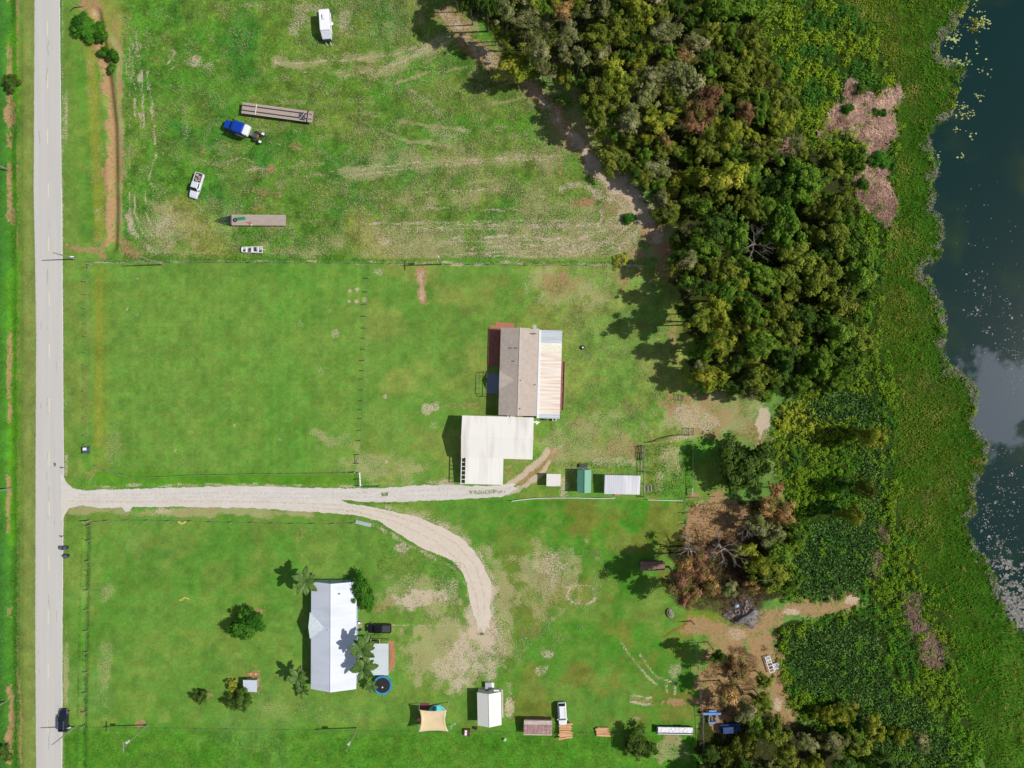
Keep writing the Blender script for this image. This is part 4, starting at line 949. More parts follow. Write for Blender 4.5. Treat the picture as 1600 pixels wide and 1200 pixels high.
# sedge and grass along the lake: leaning blades
def blades(name, x, y, col, length, width, lean, rg, label, cat, zadd=0.0, leanvar=.35, n_dir=None, flow_scale=90, matl=None):
    n_ = len(x); ang = vnoise(x, y, flow_scale, 300) * 12 + rg.normal(size=n_) * leanvar * 2
    L = length * rg.uniform(.55, 1.3, n_); tilt = np.clip(lean + rg.normal(size=n_) * .25, 0.1, 1.45)
    X, Y = to_w(x, y); B0 = np.stack([X, Y, nearest_z(x, y) + zadd], 1)
    hd = np.stack([np.cos(ang), np.sin(ang), np.zeros(n_)], 1)
    mid = B0 + (hd * np.sin(tilt * .6)[:, None] + np.array([0, 0, 1]) * np.cos(tilt * .6)[:, None]) * (L * .55)[:, None]
    tip = mid + (hd * np.sin(np.clip(tilt * 1.25, 0, 1.6))[:, None] + np.array([0, 0, 1]) * np.cos(np.clip(tilt * 1.25, 0, 1.6))[:, None]) * (L * .45)[:, None]
    sd_ = np.stack([-np.sin(ang), np.cos(ang), np.zeros(n_)], 1) * (width * rg.uniform(.6, 1.3, n_))[:, None]
    V = np.stack([B0 - sd_ * .6, B0 + sd_ * .6, mid + sd_, mid - sd_, tip], 1).reshape(-1, 3)
    i = np.arange(n_) * 5
    F = np.concatenate([np.stack([i, i + 1, i + 2, i + 3], 1), np.stack([i + 3, i + 2, i + 4, i + 4], 1)[:, :4]])
    # upper half as a kite with the tip
    F = np.concatenate([np.stack([i, i + 1, i + 2], 1), np.stack([i, i + 2, i + 3], 1), np.stack([i + 3, i + 2, i + 4], 1)])
    o = link(name, np_mesh(name, V, F, matl or LEAF_FIX, np.repeat(np.clip(col, 0, 1), 5, 0))); return tag(o, label, cat, None, 'stuff')
rg = np.random.default_rng(6)
x, y = rand_in(LAND_SEDGE, 150000, rg)
x = x + rg.normal(size=len(x)) * 2
keep = ~inside(x, y, STRAW[0]) & ~inside(x, y, STRAW[1]); gap = vnoise(x, y, 18, 210); keep &= (gap + rg.random(len(x)) * .5) > .42
x, y = x[keep], y[keep]
t1 = vnoise(x, y, 60, 211)[:, None]; t2 = vnoise(x, y, 22, 212)[:, None]; ds = dist_line(x, y, SHORE)[:, None]
col = c_(74, 112, 26) * (1 - t1) + c_(112, 118, 42) * t1
dry = sstep(.55, .8, t2) * sstep(.35, .7, t1); col = col * (1 - dry * .7) + c_(146, 132, 78) * dry * .7
lush = sstep(60, 15, ds); col = col * (1 - lush * .8) + c_(62, 112, 26) * lush * .7
low = sstep(850, 950, y)[:, None]; col = col * (1 - low * .7) + c_(58, 114, 20) * low * .7
col = col * rg.uniform(.75, 1.3, (len(x), 1)) * 1.2
blades('lakeside_sedge', x, y, col, .62, .065, .9, rg, 'bright green sedge and grass bank along the lake', 'sedge')
# tussocks: lumps standing out of the sedge
cx, cy = rand_in(LAND_SEDGE, 1500, rg); rad = rg.uniform(.4, 1.3, len(cx)); k = np.repeat(np.arange(len(cx)), 26); nL = len(k)
d = unit(rg.normal(size=(nL, 3)) + [0, 0, .6]); d[:, 2] = np.abs(d[:, 2]); wx, wy = to_w(cx, cy); wz = nearest_z(cx, cy)
P = np.stack([wx[k], wy[k], wz[k]], 1) + d * np.stack([rad[k], rad[k], rad[k] * .55 + .25], 1) * rg.uniform(.5, 1.1, (nL, 1))
V, F = cards(P, unit(d + [0, 0, .5] + rg.normal(size=(nL, 3)) * .4), rg.uniform(.15, .3, nL), .3, rg)
tt = vnoise(cx, cy, 50, 213)[:, None]; cb = (c_(72, 106, 28) * (1 - tt) + c_(124, 122, 56) * tt) * rg.uniform(.7, 1.3, (len(cx), 1))
tag(link('sedge_tussocks', np_mesh('sedge_tussocks', V, F, LEAF_FIX, np.repeat(np.clip(cb[k] * rg.uniform(.7, 1.3, (nL, 1)), 0, 1), 4, 0))), 'uneven tussocks rising out of the lakeside sedge', 'tussocks', None, 'stuff')

# broad dark leaves (swamp plants)
bx = []; by = []
for i, p in enumerate(BROAD):
    a, b = rand_in(p, [60000, 62000][i], rg); bx.append(a); by.append(b)
x = np.concatenate(bx); y = np.concatenate(by); x = x + rg.normal(size=len(x)) * 3; y = y + rg.normal(size=len(y)) * 3
sel = rg.random(len(x)) < .50; x, y = x[sel], y[sel]; n_ = len(x)
X, Y = to_w(x, y); lump = vnoise(x, y, 9, 220)
P = np.stack([X, Y, nearest_z(x, y) + .35 + .55 * lump + rg.uniform(-.2, .12, n_)], 1)
V, F = cards(P, unit(rg.normal(size=(n_, 3)) * .5 + [0, 0, 1]), rg.uniform(.14, .26, n_), .68, rg)
t1 = vnoise(x, y, 40, 221)[:, None]; col = (lin(62, 100, 46) * (1 - t1) + lin(92, 130, 58) * t1) * rg.uniform(.45, 1.7, (n_, 1))
hl = rg.random(n_) < .12; col[hl] = lin(140, 172, 112); dk_ = rg.random(n_) < .3; col[dk_] *= .35
tag(link('swamp_leaf_plants', np_mesh('swamp_leaf_plants', V, F, LEAF_FIX, np.repeat(np.clip(col, 0, 1), 4, 0))), 'dark broad leaved swamp plants in dense patches', 'swamp plants', None, 'stuff')

# flattened straw
sx_, sy_ = [], []
for p, c in zip(STRAW, [26000, 3500, 400, 400]):
    a, b = rand_in(p, c * 2, rg); sx_.append(a); sy_.append(b)
a, b = rand_in([(1180, 225), (1250, 215), (1255, 240), (1190, 255)], 3000, rg); sx_.append(a); sy_.append(b)
x = np.concatenate(sx_); y = np.concatenate(sy_); x += rg.normal(size=len(x)) * 2.5; y += rg.normal(size=len(y)) * 2.5
tt = vnoise(x, y, 20, 230)[:, None]
col = ((lin(222, 192, 172) * (1 - tt) + lin(160, 128, 112) * tt) * np.where(y < 400, 1.25, .7)[:, None]) * rg.uniform(.45, 1.35, (len(x), 1))
blades('flattened_reeds', x, y, col, 1.0, .05, 1.35, rg, 'pinkish tan reeds lying flat in a clearing beside the wood', 'dead reeds', .12, .3, flow_scale=34)

# grey fringe on the waterline, floating leaves and scum
def along_shore(n_, w0, w1, y0, y1, rg):
    pts = [p for p in SHORE if -60 < p[1] < 1100]; seg = [(pts[i], pts[i + 1]) for i in range(len(pts) - 1)]
    L = np.array([math.hypot(b[0] - a[0], b[1] - a[1]) for a, b in seg]); k = rg.choice(len(seg), n_, p=L / L.sum()); t = rg.random(n_)
    A = np.array([s[0] for s in seg], float)[k]; Bq = np.array([s[1] for s in seg], float)[k]; P = A + (Bq - A) * t[:, None]
    D = (Bq - A) / (np.linalg.norm(Bq - A, axis=1, keepdims=True) + 1e-6); Nn = np.stack([D[:, 1], -D[:, 0]], 1)   # towards the lake (right)
    o = rg.uniform(w0, w1, n_); P = P + Nn * o[:, None]
    m_ = (P[:, 1] > y0) & (P[:, 1] < y1); return P[m_, 0], P[m_, 1]
x, y = along_shore(52000, -20, 7, -50, 1100, rg); wf = vnoise(x, y, 16, 240, 4, .7); dsh = dist_line(x, y, SHORE); q = (wf + rg.random(len(x)) * .35 - dsh / 26) > .46; x, y = x[q], y[q]
col = (c_(150, 146, 132) * np.ones((len(x), 1))) * rg.uniform(.5, 1.4, (len(x), 1)); gmix = (rg.random(len(x)) < .25) | (vnoise(x, y, 22, 241) > .68); col[gmix] = c_(74, 104, 34)
blades('waterline_fringe', x, y, col, .42, .05, 1.2, rg, 'grey matted stems fringing the waterline', 'fringe', .16, .8)
def floaters(name, x, y, size, col, label, cat, z=-.352):
    n_ = len(x); X, Y = to_w(x, y); rg_ = np.random.default_rng(len(x)); kk = 6
    a = np.linspace(0, 2 * np.pi, kk, endpoint=False)[None, :] + rg_.uniform(0, 6.28, (n_, 1)); rr_ = size[:, None] * rg_.uniform(.55, 1.2, (n_, kk)); st = rg_.uniform(.5, 1, (n_, 1))
    V = np.stack([X[:, None] + np.cos(a) * rr_, Y[:, None] + np.sin(a) * rr_ * st, np.full((n_, kk), z) + rg_.uniform(0, .02, (n_, 1))], 2).reshape(-1, 3)
    F = np.arange(n_ * kk).reshape(n_, kk)
    o = link(name, np_mesh(name, V, F, LEAF_FIX, np.repeat(np.clip(col, 0, 1), kk, 0))); return tag(o, label, cat, None, 'stuff')
def clusters(spec, rg):
    xs = []; ys = []
    for (a, b, rx, ry, n_) in spec:
        xs.append(a + rg.normal(size=n_) * rx * .5); ys.append(b + rg.normal(size=n_) * ry * .5)
    x = np.concatenate(xs); y = np.concatenate(ys); m_ = inside(x, y, LAKE) & (vnoise(x, y, 5.5, 260, 3, .7) > .46); return x[m_], y[m_]
rg = np.random.default_rng(8)
x, y = clusters([(1530, 22, 14, 22, 60), (1540, 35, 14, 8, 30), (1478, 50, 22, 22, 160), (1490, 62, 14, 14, 80), (1495, 98, 18, 8, 130), (1529, 72, 5, 14, 18), (1515, 92, 10, 8, 14), (1532, 147, 14, 12, 26), (1508, 165, 12, 6, 20), (1512, 178, 18, 7, 40),
                 (1497, 203, 7, 6, 18), (1518, 214, 8, 8, 16), (1505, 243, 14, 5, 10), (1540, 105, 14, 14, 16), (1470, 240, 12, 8, 8), (1500, 18, 8, 10, 40)], rg)
floaters('lily_pads', x, y, rg.uniform(.10, .34, len(x)), np.array([c_(158, 168, 108)]) * rg.uniform(.7, 1.2, (len(x), 1)), 'pale green floating leaves near the upper shore', 'floating leaves')
spec = [(1540, 462, 20, 16, 70), (1525, 440, 14, 20, 30), (1528, 488, 16, 14, 60), (1575, 480, 14, 20, 50), (1580, 505, 12, 16, 40), (1550, 515, 14, 12, 30), (1572, 545, 30, 14, 70), (1590, 570, 20, 40, 60), (1598, 530, 20, 40, 50), (1560, 410, 60, 80, 60),
        (1520, 330, 60, 60, 30), (1590, 600, 20, 30, 40), (1575, 705, 18, 8, 20), (1580, 740, 10, 8, 22), (1565, 765, 14, 12, 50), (1570, 790, 30, 16, 70), (1535, 790, 14, 12, 50), (1545, 820, 18, 20, 80), (1556, 845, 18, 16, 120), (1570, 860, 18, 10, 130), (1552, 855, 8, 8, 60),
        (1572, 878, 12, 8, 90), (1585, 885, 20, 8, 120), (1560, 880, 14, 14, 80), (1575, 915, 26, 16, 420), (1590, 940, 24, 20, 700), (1600, 965, 26, 20, 800), (1620, 900, 30, 40, 400), (1594, 850, 20, 30, 50), (1560, 790, 60, 90, 200), (1610, 760, 30, 80, 80), (1535, 560, 30, 50, 14), (1570, 950, 10, 20, 120)]
x, y = clusters(spec, rg)
floaters('floating_scum', x, y, rg.uniform(.05, .2, len(x)) * np.where(y > 880, 1.7, 1) * np.where(rg.random(len(x)) < .08, 2, 1), np.array([lin(160, 158, 152)]) * rg.uniform(.5, 1.25, (len(x), 1)), 'pale scum and drifting flecks on the dark lake', 'floating scum')
x, y = clusters([(1526, 148, 0, 0, 0), (1526, 37, 12, 14, 160)], rg)
floaters('floating_weed', x, y, rg.uniform(.1, .3, len(x)), np.array([c_(112, 110, 34)]) * rg.uniform(.6, 1.3, (len(x), 1)), 'small olive weed islet near the upper shore', 'weed')

# weeds and tall grass over the rough ground
rg = np.random.default_rng(12)
def weeds(name, regions, col0, col1, size, label, cat, hgt=.18, asp=.5, seed=0):
    xs = []; ys = []
    for (poly, n_) in regions:
        a, b = rand_in(poly, n_, rg); q = vnoise(a, b, 14, 400 + seed) + rg.random(len(a)) * .35 > .58; xs.append(a[q]); ys.append(b[q])
    x = np.concatenate(xs); y = np.concatenate(ys); n_ = len(x); X, Y = to_w(x, y)
    P = np.stack([X, Y, nearest_z(x, y) + hgt * rg.uniform(.2, 1.1, n_)], 1)
    V, F = cards(P, unit(rg.normal(size=(n_, 3)) * .7 + [0, 0, .8]), size * rg.uniform(.6, 1.4, n_), asp, rg)
    t = rg.random((n_, 1)); col = (col0 * (1 - t) + col1 * t) * rg.uniform(.7, 1.3, (n_, 1))
    return tag(link(name, np_mesh(name, V, F, LEAF_FIX, np.repeat(np.clip(col, 0, 1), 4, 0))), label, cat, None, 'stuff')
weeds('field_weeds', [([(190, -30), (700, -30), (880, 230), (1010, 340), (1010, 402), (190, 402)], 52000)], c_(70, 120, 38), c_(104, 128, 58), .12, 'rough weeds and uncut grass over the upper field', 'weeds', .2, .4)
weeds('fence_line_weeds', [([(135, 402), (1010, 408), (1010, 414), (135, 410)], 6000), ([(190, 396), (560, 398), (560, 409), (190, 408)], 3500), ([(1004, 695), (1082, 690), (1082, 776), (1004, 776)], 5000),
      ([(100, 1146), (1060, 1150), (1060, 1230), (100, 1230)], 16000), ([(0, -20), (25, -20), (30, 1230), (0, 1230)], 16000), ([(128, 815), (142, 815), (136, 1220), (118, 1220)], 9000),
      ([(880, 722), (1000, 722), (1000, 735), (880, 730)], 900), ([(590, 840), (640, 850), (720, 880), (720, 960), (590, 890)], 5000)],
      c_(70, 120, 38), c_(96, 142, 56), .12, 'thick green weeds along the fences and ditches', 'weeds', .2, .45, 3)
weeds('forest_litter', [(FOREST, 30000), ([(1070, 785), (1235, 785), (1235, 935), (1050, 930)], 9000), ([(1095, 1000), (1200, 1100), (1240, 1130), (1330, 1160), (1420, 1210), (1420, 1300), (1100, 1300)], 12000)],
      c_(74, 84, 30), c_(122, 98, 62), .16, 'leaf litter and low brush under the trees', 'leaf litter', .5, .5, 5)
weeds('drive_median_weeds', [([(548, 770), (570, 768), (568, 775), (550, 776)], 400), ([(572, 771), (583, 771), (582, 775), (573, 775)], 160), ([(596, 770), (607, 769), (606, 775), (597, 775)], 200), ([(530, 783), (560, 782), (640, 786), (640, 789), (560, 787)], 900),
      ([(525, 795), (560, 797), (590, 806), (570, 804)], 500), ([(733, 767), (790, 764), (800, 760), (790, 770), (735, 773)], 900), ([(835, 742), (845, 726), (848, 730), (838, 745)], 120), ([(745, 988), (757, 988), (756, 992), (746, 993)], 200)],
      c_(92, 132, 40), c_(120, 138, 60), .12, 'grass strips growing in the middle of the gravel drive', 'weeds', .12, .5, 7)

# brown brush and dead twigs in the thicket by the debris
x, y = rand_in([(1075, 850), (1130, 838), (1200, 800), (1225, 850), (1195, 930), (1180, 960), (1120, 955), (1060, 945), (1045, 915)], 12000, rg)
q0 = None; tt = vnoise(x, y, 16, 270)[:, None]; col = (lin(150, 122, 96) * (1 - tt) + lin(98, 82, 58) * tt) * rg.uniform(.5, 1.3, (len(x), 1))
blades('brown_brush', x, y, col, 1.5, .035, .9, rg, 'brown dead brush filling the thicket around the debris heap', 'brush', .1, .9)
x, y = rand_in([(1100, 1010), (1200, 1010), (1200, 1120), (1105, 1130)], 5000, rg); q = vnoise(x, y, 14, 271) > .55; x, y = x[q], y[q]
blades('scattered_brush', x, y, lin(140, 112, 76) * rg.uniform(.5, 1.3, (len(x), 1)), .9, .035, 1.1, rg, 'thin brown brush scattered over the sandy tree yard', 'brush', .05, .9)
x, y = rand_in([(190, 20), (700, -20), (1000, 340), (1005, 400), (190, 400)], 60000, rg); q = (vnoise(x, y, 26, 272) * .6 + vnoise(x, y, 9, 273) * .4 + sstep(300, 800, x) * .10) > .60; x, y = x[q], y[q]
blades('straw_stubble', x, y, lin(206, 196, 152) * rg.uniform(.6, 1.15, (len(x), 1)), .5, .035, 1.35, rg, 'pale dry straw lying over the rough upper field', 'straw', .05, .6)
x, y = rand_in([(870, 420), (1040, 430), (1060, 620), (1070, 760), (840, 700), (880, 650)], 14000, rg); q = vnoise(x, y, 22, 274) > .55; x, y = x[q], y[q]
blades('yard_straw', x, y, lin(206, 194, 150) * rg.uniform(.6, 1.15, (len(x), 1)), .45, .03, 1.35, rg, 'dry straw and thin patches on the yard right of the houses', 'straw', .04, .6)
x, y = rand_in([(600, 860), (720, 880), (720, 1060), (830, 860), (940, 860), (940, 960), (800, 1060), (640, 1060)], 16000, rg); q = vnoise(x, y, 20, 275) > .58; x, y = x[q], y[q]
blades('lawn_straw', x, y, lin(204, 194, 158) * rg.uniform(.6, 1.15, (len(x), 1)), .4, .03, 1.35, rg, 'dry straw around the end of the southern drive', 'straw', .04, .6)

# ================================================================== buildings
def seam_metal(name, c, dirt=None, scale=.5, stretch=(1, 1, 1)):
    return mat(name, c, .45, .06, scale, .0, c2=dirt, stretch=stretch, thr=(.45, .8))
WHITE_METAL = seam_metal('white_roof_metal', tuple(lin(236, 233, 226)), tuple(lin(210, 202, 194)), .35, (2.2, .25, 1))
BLUE_METAL = seam_metal('pale_blue_roof_metal', tuple(lin(216, 221, 232)), tuple(lin(200, 206, 218)), .3, (.3, 2, 1))
PALE_WALL = mat('pale_wall', tuple(lin(205, 200, 188)), .8); TAN_WALL = mat('tan_wall', tuple(lin(176, 160, 138)), .8)
GREEN_METAL = seam_metal('green_metal', tuple(lin(98, 158, 132)), tuple(lin(90, 150, 124)))
SHINGLE = mat('tan_shingle', tuple(lin(188, 174, 164)), .9, .07, 1.2, c2=tuple(lin(176, 164, 152)), detail=8)
SHINGLE_LINE = mat('shingle_edge', tuple(lin(160, 148, 136)), .9)
RUST_METAL = mat('rusty_corrugated', tuple(lin(232, 223, 212)), .55, .1, .7, c2=tuple(lin(214, 190, 170)), stretch=(.2, 3.4, 1), thr=(.42, .66))
GALV = mat('galvanised_sheet', tuple(lin(196, 202, 208)), .4, .08, .6, .3, stretch=(.4, 3, 1)); DKGLASS = mat('dark_glass', (.02, .025, .03), .08, .1)
BLACK = mat('black_plastic', (.02, .02, .022), .5, .2); DKMETAL = mat('dark_metal', (.06, .06, .062), .5, .2); WHITE = mat('white_paint', tuple(lin(236, 236, 236)), .45, .03, 2)
WOODG = mat('weathered_wood', tuple(lin(160, 148, 136)), .85, .15, 3, stretch=(.4, 4, 1)); WOODN = mat('fresh_lumber', tuple(lin(224, 180, 130)), .75, .14, 1.2, stretch=(.5, 5, 1), c2=tuple(lin(206, 150, 108)))
REDWOOD = mat('red_brown_deck', tuple(lin(150, 92, 78)), .8, .2, 2); BRICK = mat('brick_red', tuple(lin(188, 120, 96)), .9, .2, 2.5); CONC = mat('concrete', tuple(lin(178, 172, 164)), .9, .1, 2)
POSTW = mat('post_wood', tuple(lin(150, 140, 122)), .9, .2, 4); CHROME = mat('bare_steel', (.5, .5, .5), .35, .1, 3, .8)
TYRE = mat('tyre_rubber', (.025, .025, .025), .85, .2)
rt = R(-1.65)      # the plots sit a degree or two off the photo's axes

def door(p, x, y0, y1, z1, m_=None, side=1):
    d = B(x, x + .05 * side, y0, y1, .05, z1).build('door', m_ or PALE_WALL, p); B(x + .05 * side, x + .11 * side, y1 - .14, y1 - .1, 1, 1.06).build('handle', CHROME, d)
def window(p, x, y0, y1, z0, z1, side=1):
    f = MB()
    f.box(x, x + .06 * side, y0, y1, z0, z0 + .07).box(x, x + .06 * side, y0, y1, z1 - .07, z1).box(x, x + .06 * side, y0, y0 + .07, z0 + .07, z1 - .07).box(x, x + .06 * side, y1 - .07, y1, z0 + .07, z1 - .07)
    w = f.build('window', WHITE, p); B(x + .005 * side, x + .03 * side, y0 + .07, y1 - .07, z0 + .07, z1 - .07).build('pane', DKGLASS, w)
def window_y(p, y, x0, x1, z0, z1, side=1):
    f = MB(); a, b = sorted((y, y + .06 * side)); c, d = sorted((y + .005 * side, y + .03 * side))
    f.box(x0, x1, a, b, z0, z0 + .07).box(x0, x1, a, b, z1 - .07, z1).box(x0, x0 + .07, a, b, z0 + .07, z1 - .07).box(x1 - .07, x1, a, b, z0 + .07, z1 - .07)
    w = f.build('window', WHITE, p); B(x0 + .07, x1 - .07, c, d, z0 + .07, z1 - .07).build('pane', DKGLASS, w)

def gable(p, L, Wd, eave, ridge, over, wall_m, roof_m, wall_in=.4, ribs=.6, ridge_along='y', cap=True, rib_m=None, thick=.06, name='roof', ridge_off=0.0, walls=True, seam_h=.04):
    """gabled building about its own centre; ridge along local y (L) unless ridge_along == 'x'"""
    T = (lambda x, y, z: (x, y, z)) if ridge_along == 'y' else (lambda x, y, z: (y, x, z))
    hx, hy = Wd / 2, L / 2; wx_, wy_ = hx - wall_in, hy - wall_in
    xr = ridge_off
    zw = lambda x: eave + (ridge - eave) * (1 - abs(x - xr) / (hx + (xr if x < xr else -xr))) - thick
    if walls:
        for s_ in (-1, 1):
            v = [T(s_ * wx_, -wy_, -.1), T(s_ * wx_, wy_, -.1), T(s_ * wx_, wy_, zw(s_ * wx_)), T(s_ * wx_, -wy_, zw(s_ * wx_))]
            v2 = [T(s_ * (wx_ - .12), -wy_, -.1), T(s_ * (wx_ - .12), wy_, -.1), T(s_ * (wx_ - .12), wy_, zw(s_ * wx_)), T(s_ * (wx_ - .12), -wy_, zw(s_ * wx_))]
            MB().add(v + v2, [(0, 1, 2, 3), (4, 5, 6, 7), (0, 1, 5, 4), (2, 3, 7, 6), (1, 2, 6, 5), (0, 3, 7, 4)]).build('wall', wall_m, p)
        for s_ in (-1, 1):
            a = wx_ - .125; ys0, ys1 = s_ * wy_, s_ * (wy_ - .12)
            prof = [(-a, -.1), (a, -.1), (a, zw(a)), (xr, zw(xr)), (-a, zw(-a))]
            v = [T(x, ys0, z) for x, z in prof] + [T(x, ys1, z) for x, z in prof]
            MB().add(v, [(0, 1, 2, 3, 4), (5, 6, 7, 8, 9)] + [(i, (i + 1) % 5, 5 + (i + 1) % 5, 5 + i) for i in range(5)]).build('gable_wall', wall_m, p)
    for s_ in (-1, 1):
        ex = s_ * hx; e0, r0 = (ex, eave), (xr + s_ * .012, ridge)
        v = []
        for y in (-hy, hy):
            for dz in (0, -thick):
                v += [T(ex, y, eave + dz), T(r0[0], y, ridge + dz)]
        b = MB().add(v, [(0, 1, 3, 2), (4, 5, 7, 6), (0, 1, 5, 4), (2, 3, 7, 6), (0, 2, 6, 4), (1, 3, 7, 5)])
        sl = b.build(name, roof_m, p)
        if ribs:
            rb = MB(); k = int(L / ribs)
            for i in range(1, k):
                y = -hy + L * i / k
                v = [T(ex, y - .025, eave + .003), T(ex, y + .025, eave + .003), T(r0[0], y + .025, ridge + .003), T(r0[0], y - .025, ridge + .003)]
                v += [T(ex, y - .02, eave + seam_h), T(ex, y + .02, eave + seam_h), T(r0[0], y + .02, ridge + seam_h), T(r0[0], y - .02, ridge + seam_h)]
                rb.add(v, [(4, 5, 6, 7), (0, 1, 5, 4), (2, 3, 7, 6), (1, 2, 6, 5), (0, 3, 7, 4)])
            tag(rb.build('roof_seams', rib_m or roof_m, sl), kind='stuff')
    if cap:
        q = .16; v = []
        for y in (-hy - .02, hy + .02):
            v += [T(xr - q, y, ridge - q * (ridge - eave) / hx + .045), T(xr, y, ridge + .06), T(xr + q, y, ridge - q * (ridge - eave) / hx + .045)]
        MB().add(v, [(0, 1, 4, 3), (1, 2, 5, 4), (0, 1, 2), (3, 4, 5)]).build('ridge_cap', rib_m or roof_m, p)

# ---- north house: shingled gable with a metal porch roof on its right side
cx_, cy_ = W(811, 581, 3.6)
h1 = thing('farmhouse', 'tan shingled house with a rust streaked metal porch roof', 'house', (cx_, cy_), rt)
Lh = 137 / S * .977; Wh = 61 / S * .975
gable(h1, Lh, Wh, 3.0, 4.5, .4, TAN_WALL, SHINGLE, .35, ribs=0, cap=False, thick=.12)
# courses of shingles, a fine relief on both slopes
for s_ in (-1, 1):
    b = MB(); nn = 26
    for i in range(1, nn):
        t = i / nn; x = s_ * Wh / 2 * (1 - t); z = 3.0 + 1.5 * t
        b.add([(x, -Lh / 2 + .01, z + .004), (x, Lh / 2 - .01, z + .004), (x, Lh / 2 - .01, z + .02), (x, -Lh / 2 + .01, z + .02), (x - s_ * .12, -Lh / 2 + .01, z + .026), (x - s_ * .12, Lh / 2 - .01, z + .026)], [(0, 1, 2, 3), (3, 2, 5, 4)])
    tag(b.build('shingle_courses', SHINGLE, h1), kind='stuff')
B(-.13, .13, -Lh / 2, Lh / 2, 4.46, 4.54).build('ridge_cap', mat('ridge_shingle', tuple(lin(200, 188, 178)), .9), h1)
# small cross gable over the front door (left slope)
yg = (581 - 594) / S
MB().add([(-Wh / 2 - .02, yg - 2.2, 3.02), (-Wh / 2 - .02, yg + 2.2, 3.02), (-Wh / 2 - .02, yg, 4.15), (-.95, yg, 4.22), (-Wh / 2 - .02, yg - 2.2, 2.9), (-Wh / 2 - .02, yg + 2.2, 2.9), (-Wh / 2 - .02, yg, 4.0)], [(1, 3, 2), (0, 2, 3), (4, 6, 2, 0), (5, 1, 2, 6)]).build('porch_gable', SHINGLE, h1)
for (qx, qy) in [(798, 545), (806, 545), (803, 565), (814, 594), (836, 600), (814, 637)]:
    x = (qx - 811) / S; y = (581 - qy) / S; z = 4.5 - 1.5 * abs(x) / (Wh / 2)
    MB().tube((x, y, z - .05), (x, y, z + .4), .11, n=8).build('vent_pipe', DKMETAL, h1)
# satellite dish and bracket at the upper gable
dz_ = MB().tube((3.2, Lh / 2 + .1, 3.2), (3.2, Lh / 2 + .35, 4.3), .04); d_ = dz_.build('dish_mast', DKMETAL, h1); MB().disc((3.2, Lh / 2 + .3), .42, 4.3, 4.36, 16).build('satellite_dish', GALV, h1)
B(2.4, 3.6, Lh / 2 - 1.3, Lh / 2 - 1.1, 3.9, 3.98).build('roof_bracket', DKMETAL, h1)
window(h1, -Wh / 2 + .34, 4, 5.3, 1, 2.1, -1); window(h1, -Wh / 2 + .34, -7.5, -6.2, 1, 2.1, -1); door(h1, -Wh / 2 + .34, yg - .5, yg + .5, 2.1, WHITE, -1); window_y(h1, Lh / 2 - .34, -2.4, -1, 1, 2.1, 1); window_y(h1, -Lh / 2 + .34, -1.4, .2, 1, 2.1, -1)
# porch roof panels on the right
px0 = Wh / 2 + .02; px1 = px0 + 35.5 / S * .98; Lp = 138 / S * .98; yo = -.35
pan = [(0, .145, GALV), (.145, .17, WHITE_METAL), (.17, .235, mat('cream_panel', tuple(lin(226, 222, 200)), .5)), (.235, .95, RUST_METAL), (.95, 1.0, GALV)]
for a, b, mm in pan:
    y1_, y0_ = yo + Lp / 2 - a * Lp, yo + Lp / 2 - b * Lp - .0
    ov = .03 * pan.index((a, b, mm)) * 0
    sl = MB().add([(px0, y0_, 3.05), (px1, y0_, 2.62), (px1, y1_, 2.62), (px0, y1_, 3.05), (px0, y0_, 2.99), (px1, y0_, 2.56), (px1, y1_, 2.56), (px0, y1_, 2.99)], [(0, 1, 2, 3), (4, 5, 6, 7), (0, 1, 5, 4), (1, 2, 6, 5), (2, 3, 7, 6), (3, 0, 4, 7)]).build('porch_roof_sheet', mm, h1)
    rb = MB(); k = max(1, int((y1_ - y0_) / .33))
    for i in range(k):
        y = y0_ + (i + .5) * (y1_ - y0_) / k; rb.add([(px0, y - .05, 3.053), (px1, y - .05, 2.623), (px1, y + .05, 2.623), (px0, y + .05, 3.053), (px0, y, 3.085), (px1, y, 2.655)], [(0, 1, 5, 4), (3, 2, 5, 4)])
    tag(rb.build('corrugation', mm, sl), kind='stuff')
B(px0 - .12, px0 + .35, yo - Lp / 2, yo + Lp / 2, 3.07, 3.12).build('white_flashing', WHITE, h1)
for i in range(6):
    y = yo - Lp / 2 + .3 + i * (Lp - .6) / 5; B(px1 - .35, px1 - .23, y - .06, y + .06, -.1, 2.55).build('porch_post', WHITE, h1)
# boards of the step-down deck right of the porch
dk = thing('side_deck', 'narrow brown board deck along the right side of the tan house', 'deck', W(876.5, 601), rt)
for i in range(6):
    y = 5.2 - i * 1.8; B(-.62, .66, y - 1.72, y, .02, .22 + .01 * (i % 2)).build('deck_section', REDWOOD, dk)
B(.68, .76, -5.7, 5.3, .0, .5).build('deck_rail', WOODG, dk)
# front deck, concrete pad, planting bed
d1 = thing('front_deck', 'dark red board deck in the shade left of the tan house', 'deck', W(773, 540), rt)
for i in range(9):
    x = -1.4 + i * .32; B(x, x + .3, -4.6, 3.9, .02, .26 + .006 * (i % 2)).build('deck_board', REDWOOD, d1)
pd = thing('concrete_pad', 'grey concrete entrance pad with white pots left of the tan house', 'pad', W(771, 599), rt); B(-1.4, 1.3, -2.3, 2.3, -.05, .12).build('slab', mat('blue_grey_slab', tuple(lin(120, 130, 150)), .8), pd)
for q, (a, b) in enumerate([(762.5, 592), (762.5, 603)]):
    pt = thing('flower_pot', ['white flower pot on the upper edge of the concrete pad', 'white flower pot on the lower edge of the concrete pad'][q], 'pot', (*W(a, b), .12), 0, 'white pots on the pad'); MB().tube((0, 0, 0), (0, 0, .4), .16, .24, 12).build('pot', WHITE, pt); MB().disc((0, 0), .2, .38, .41, 12).build('soil', BLACK, pt)
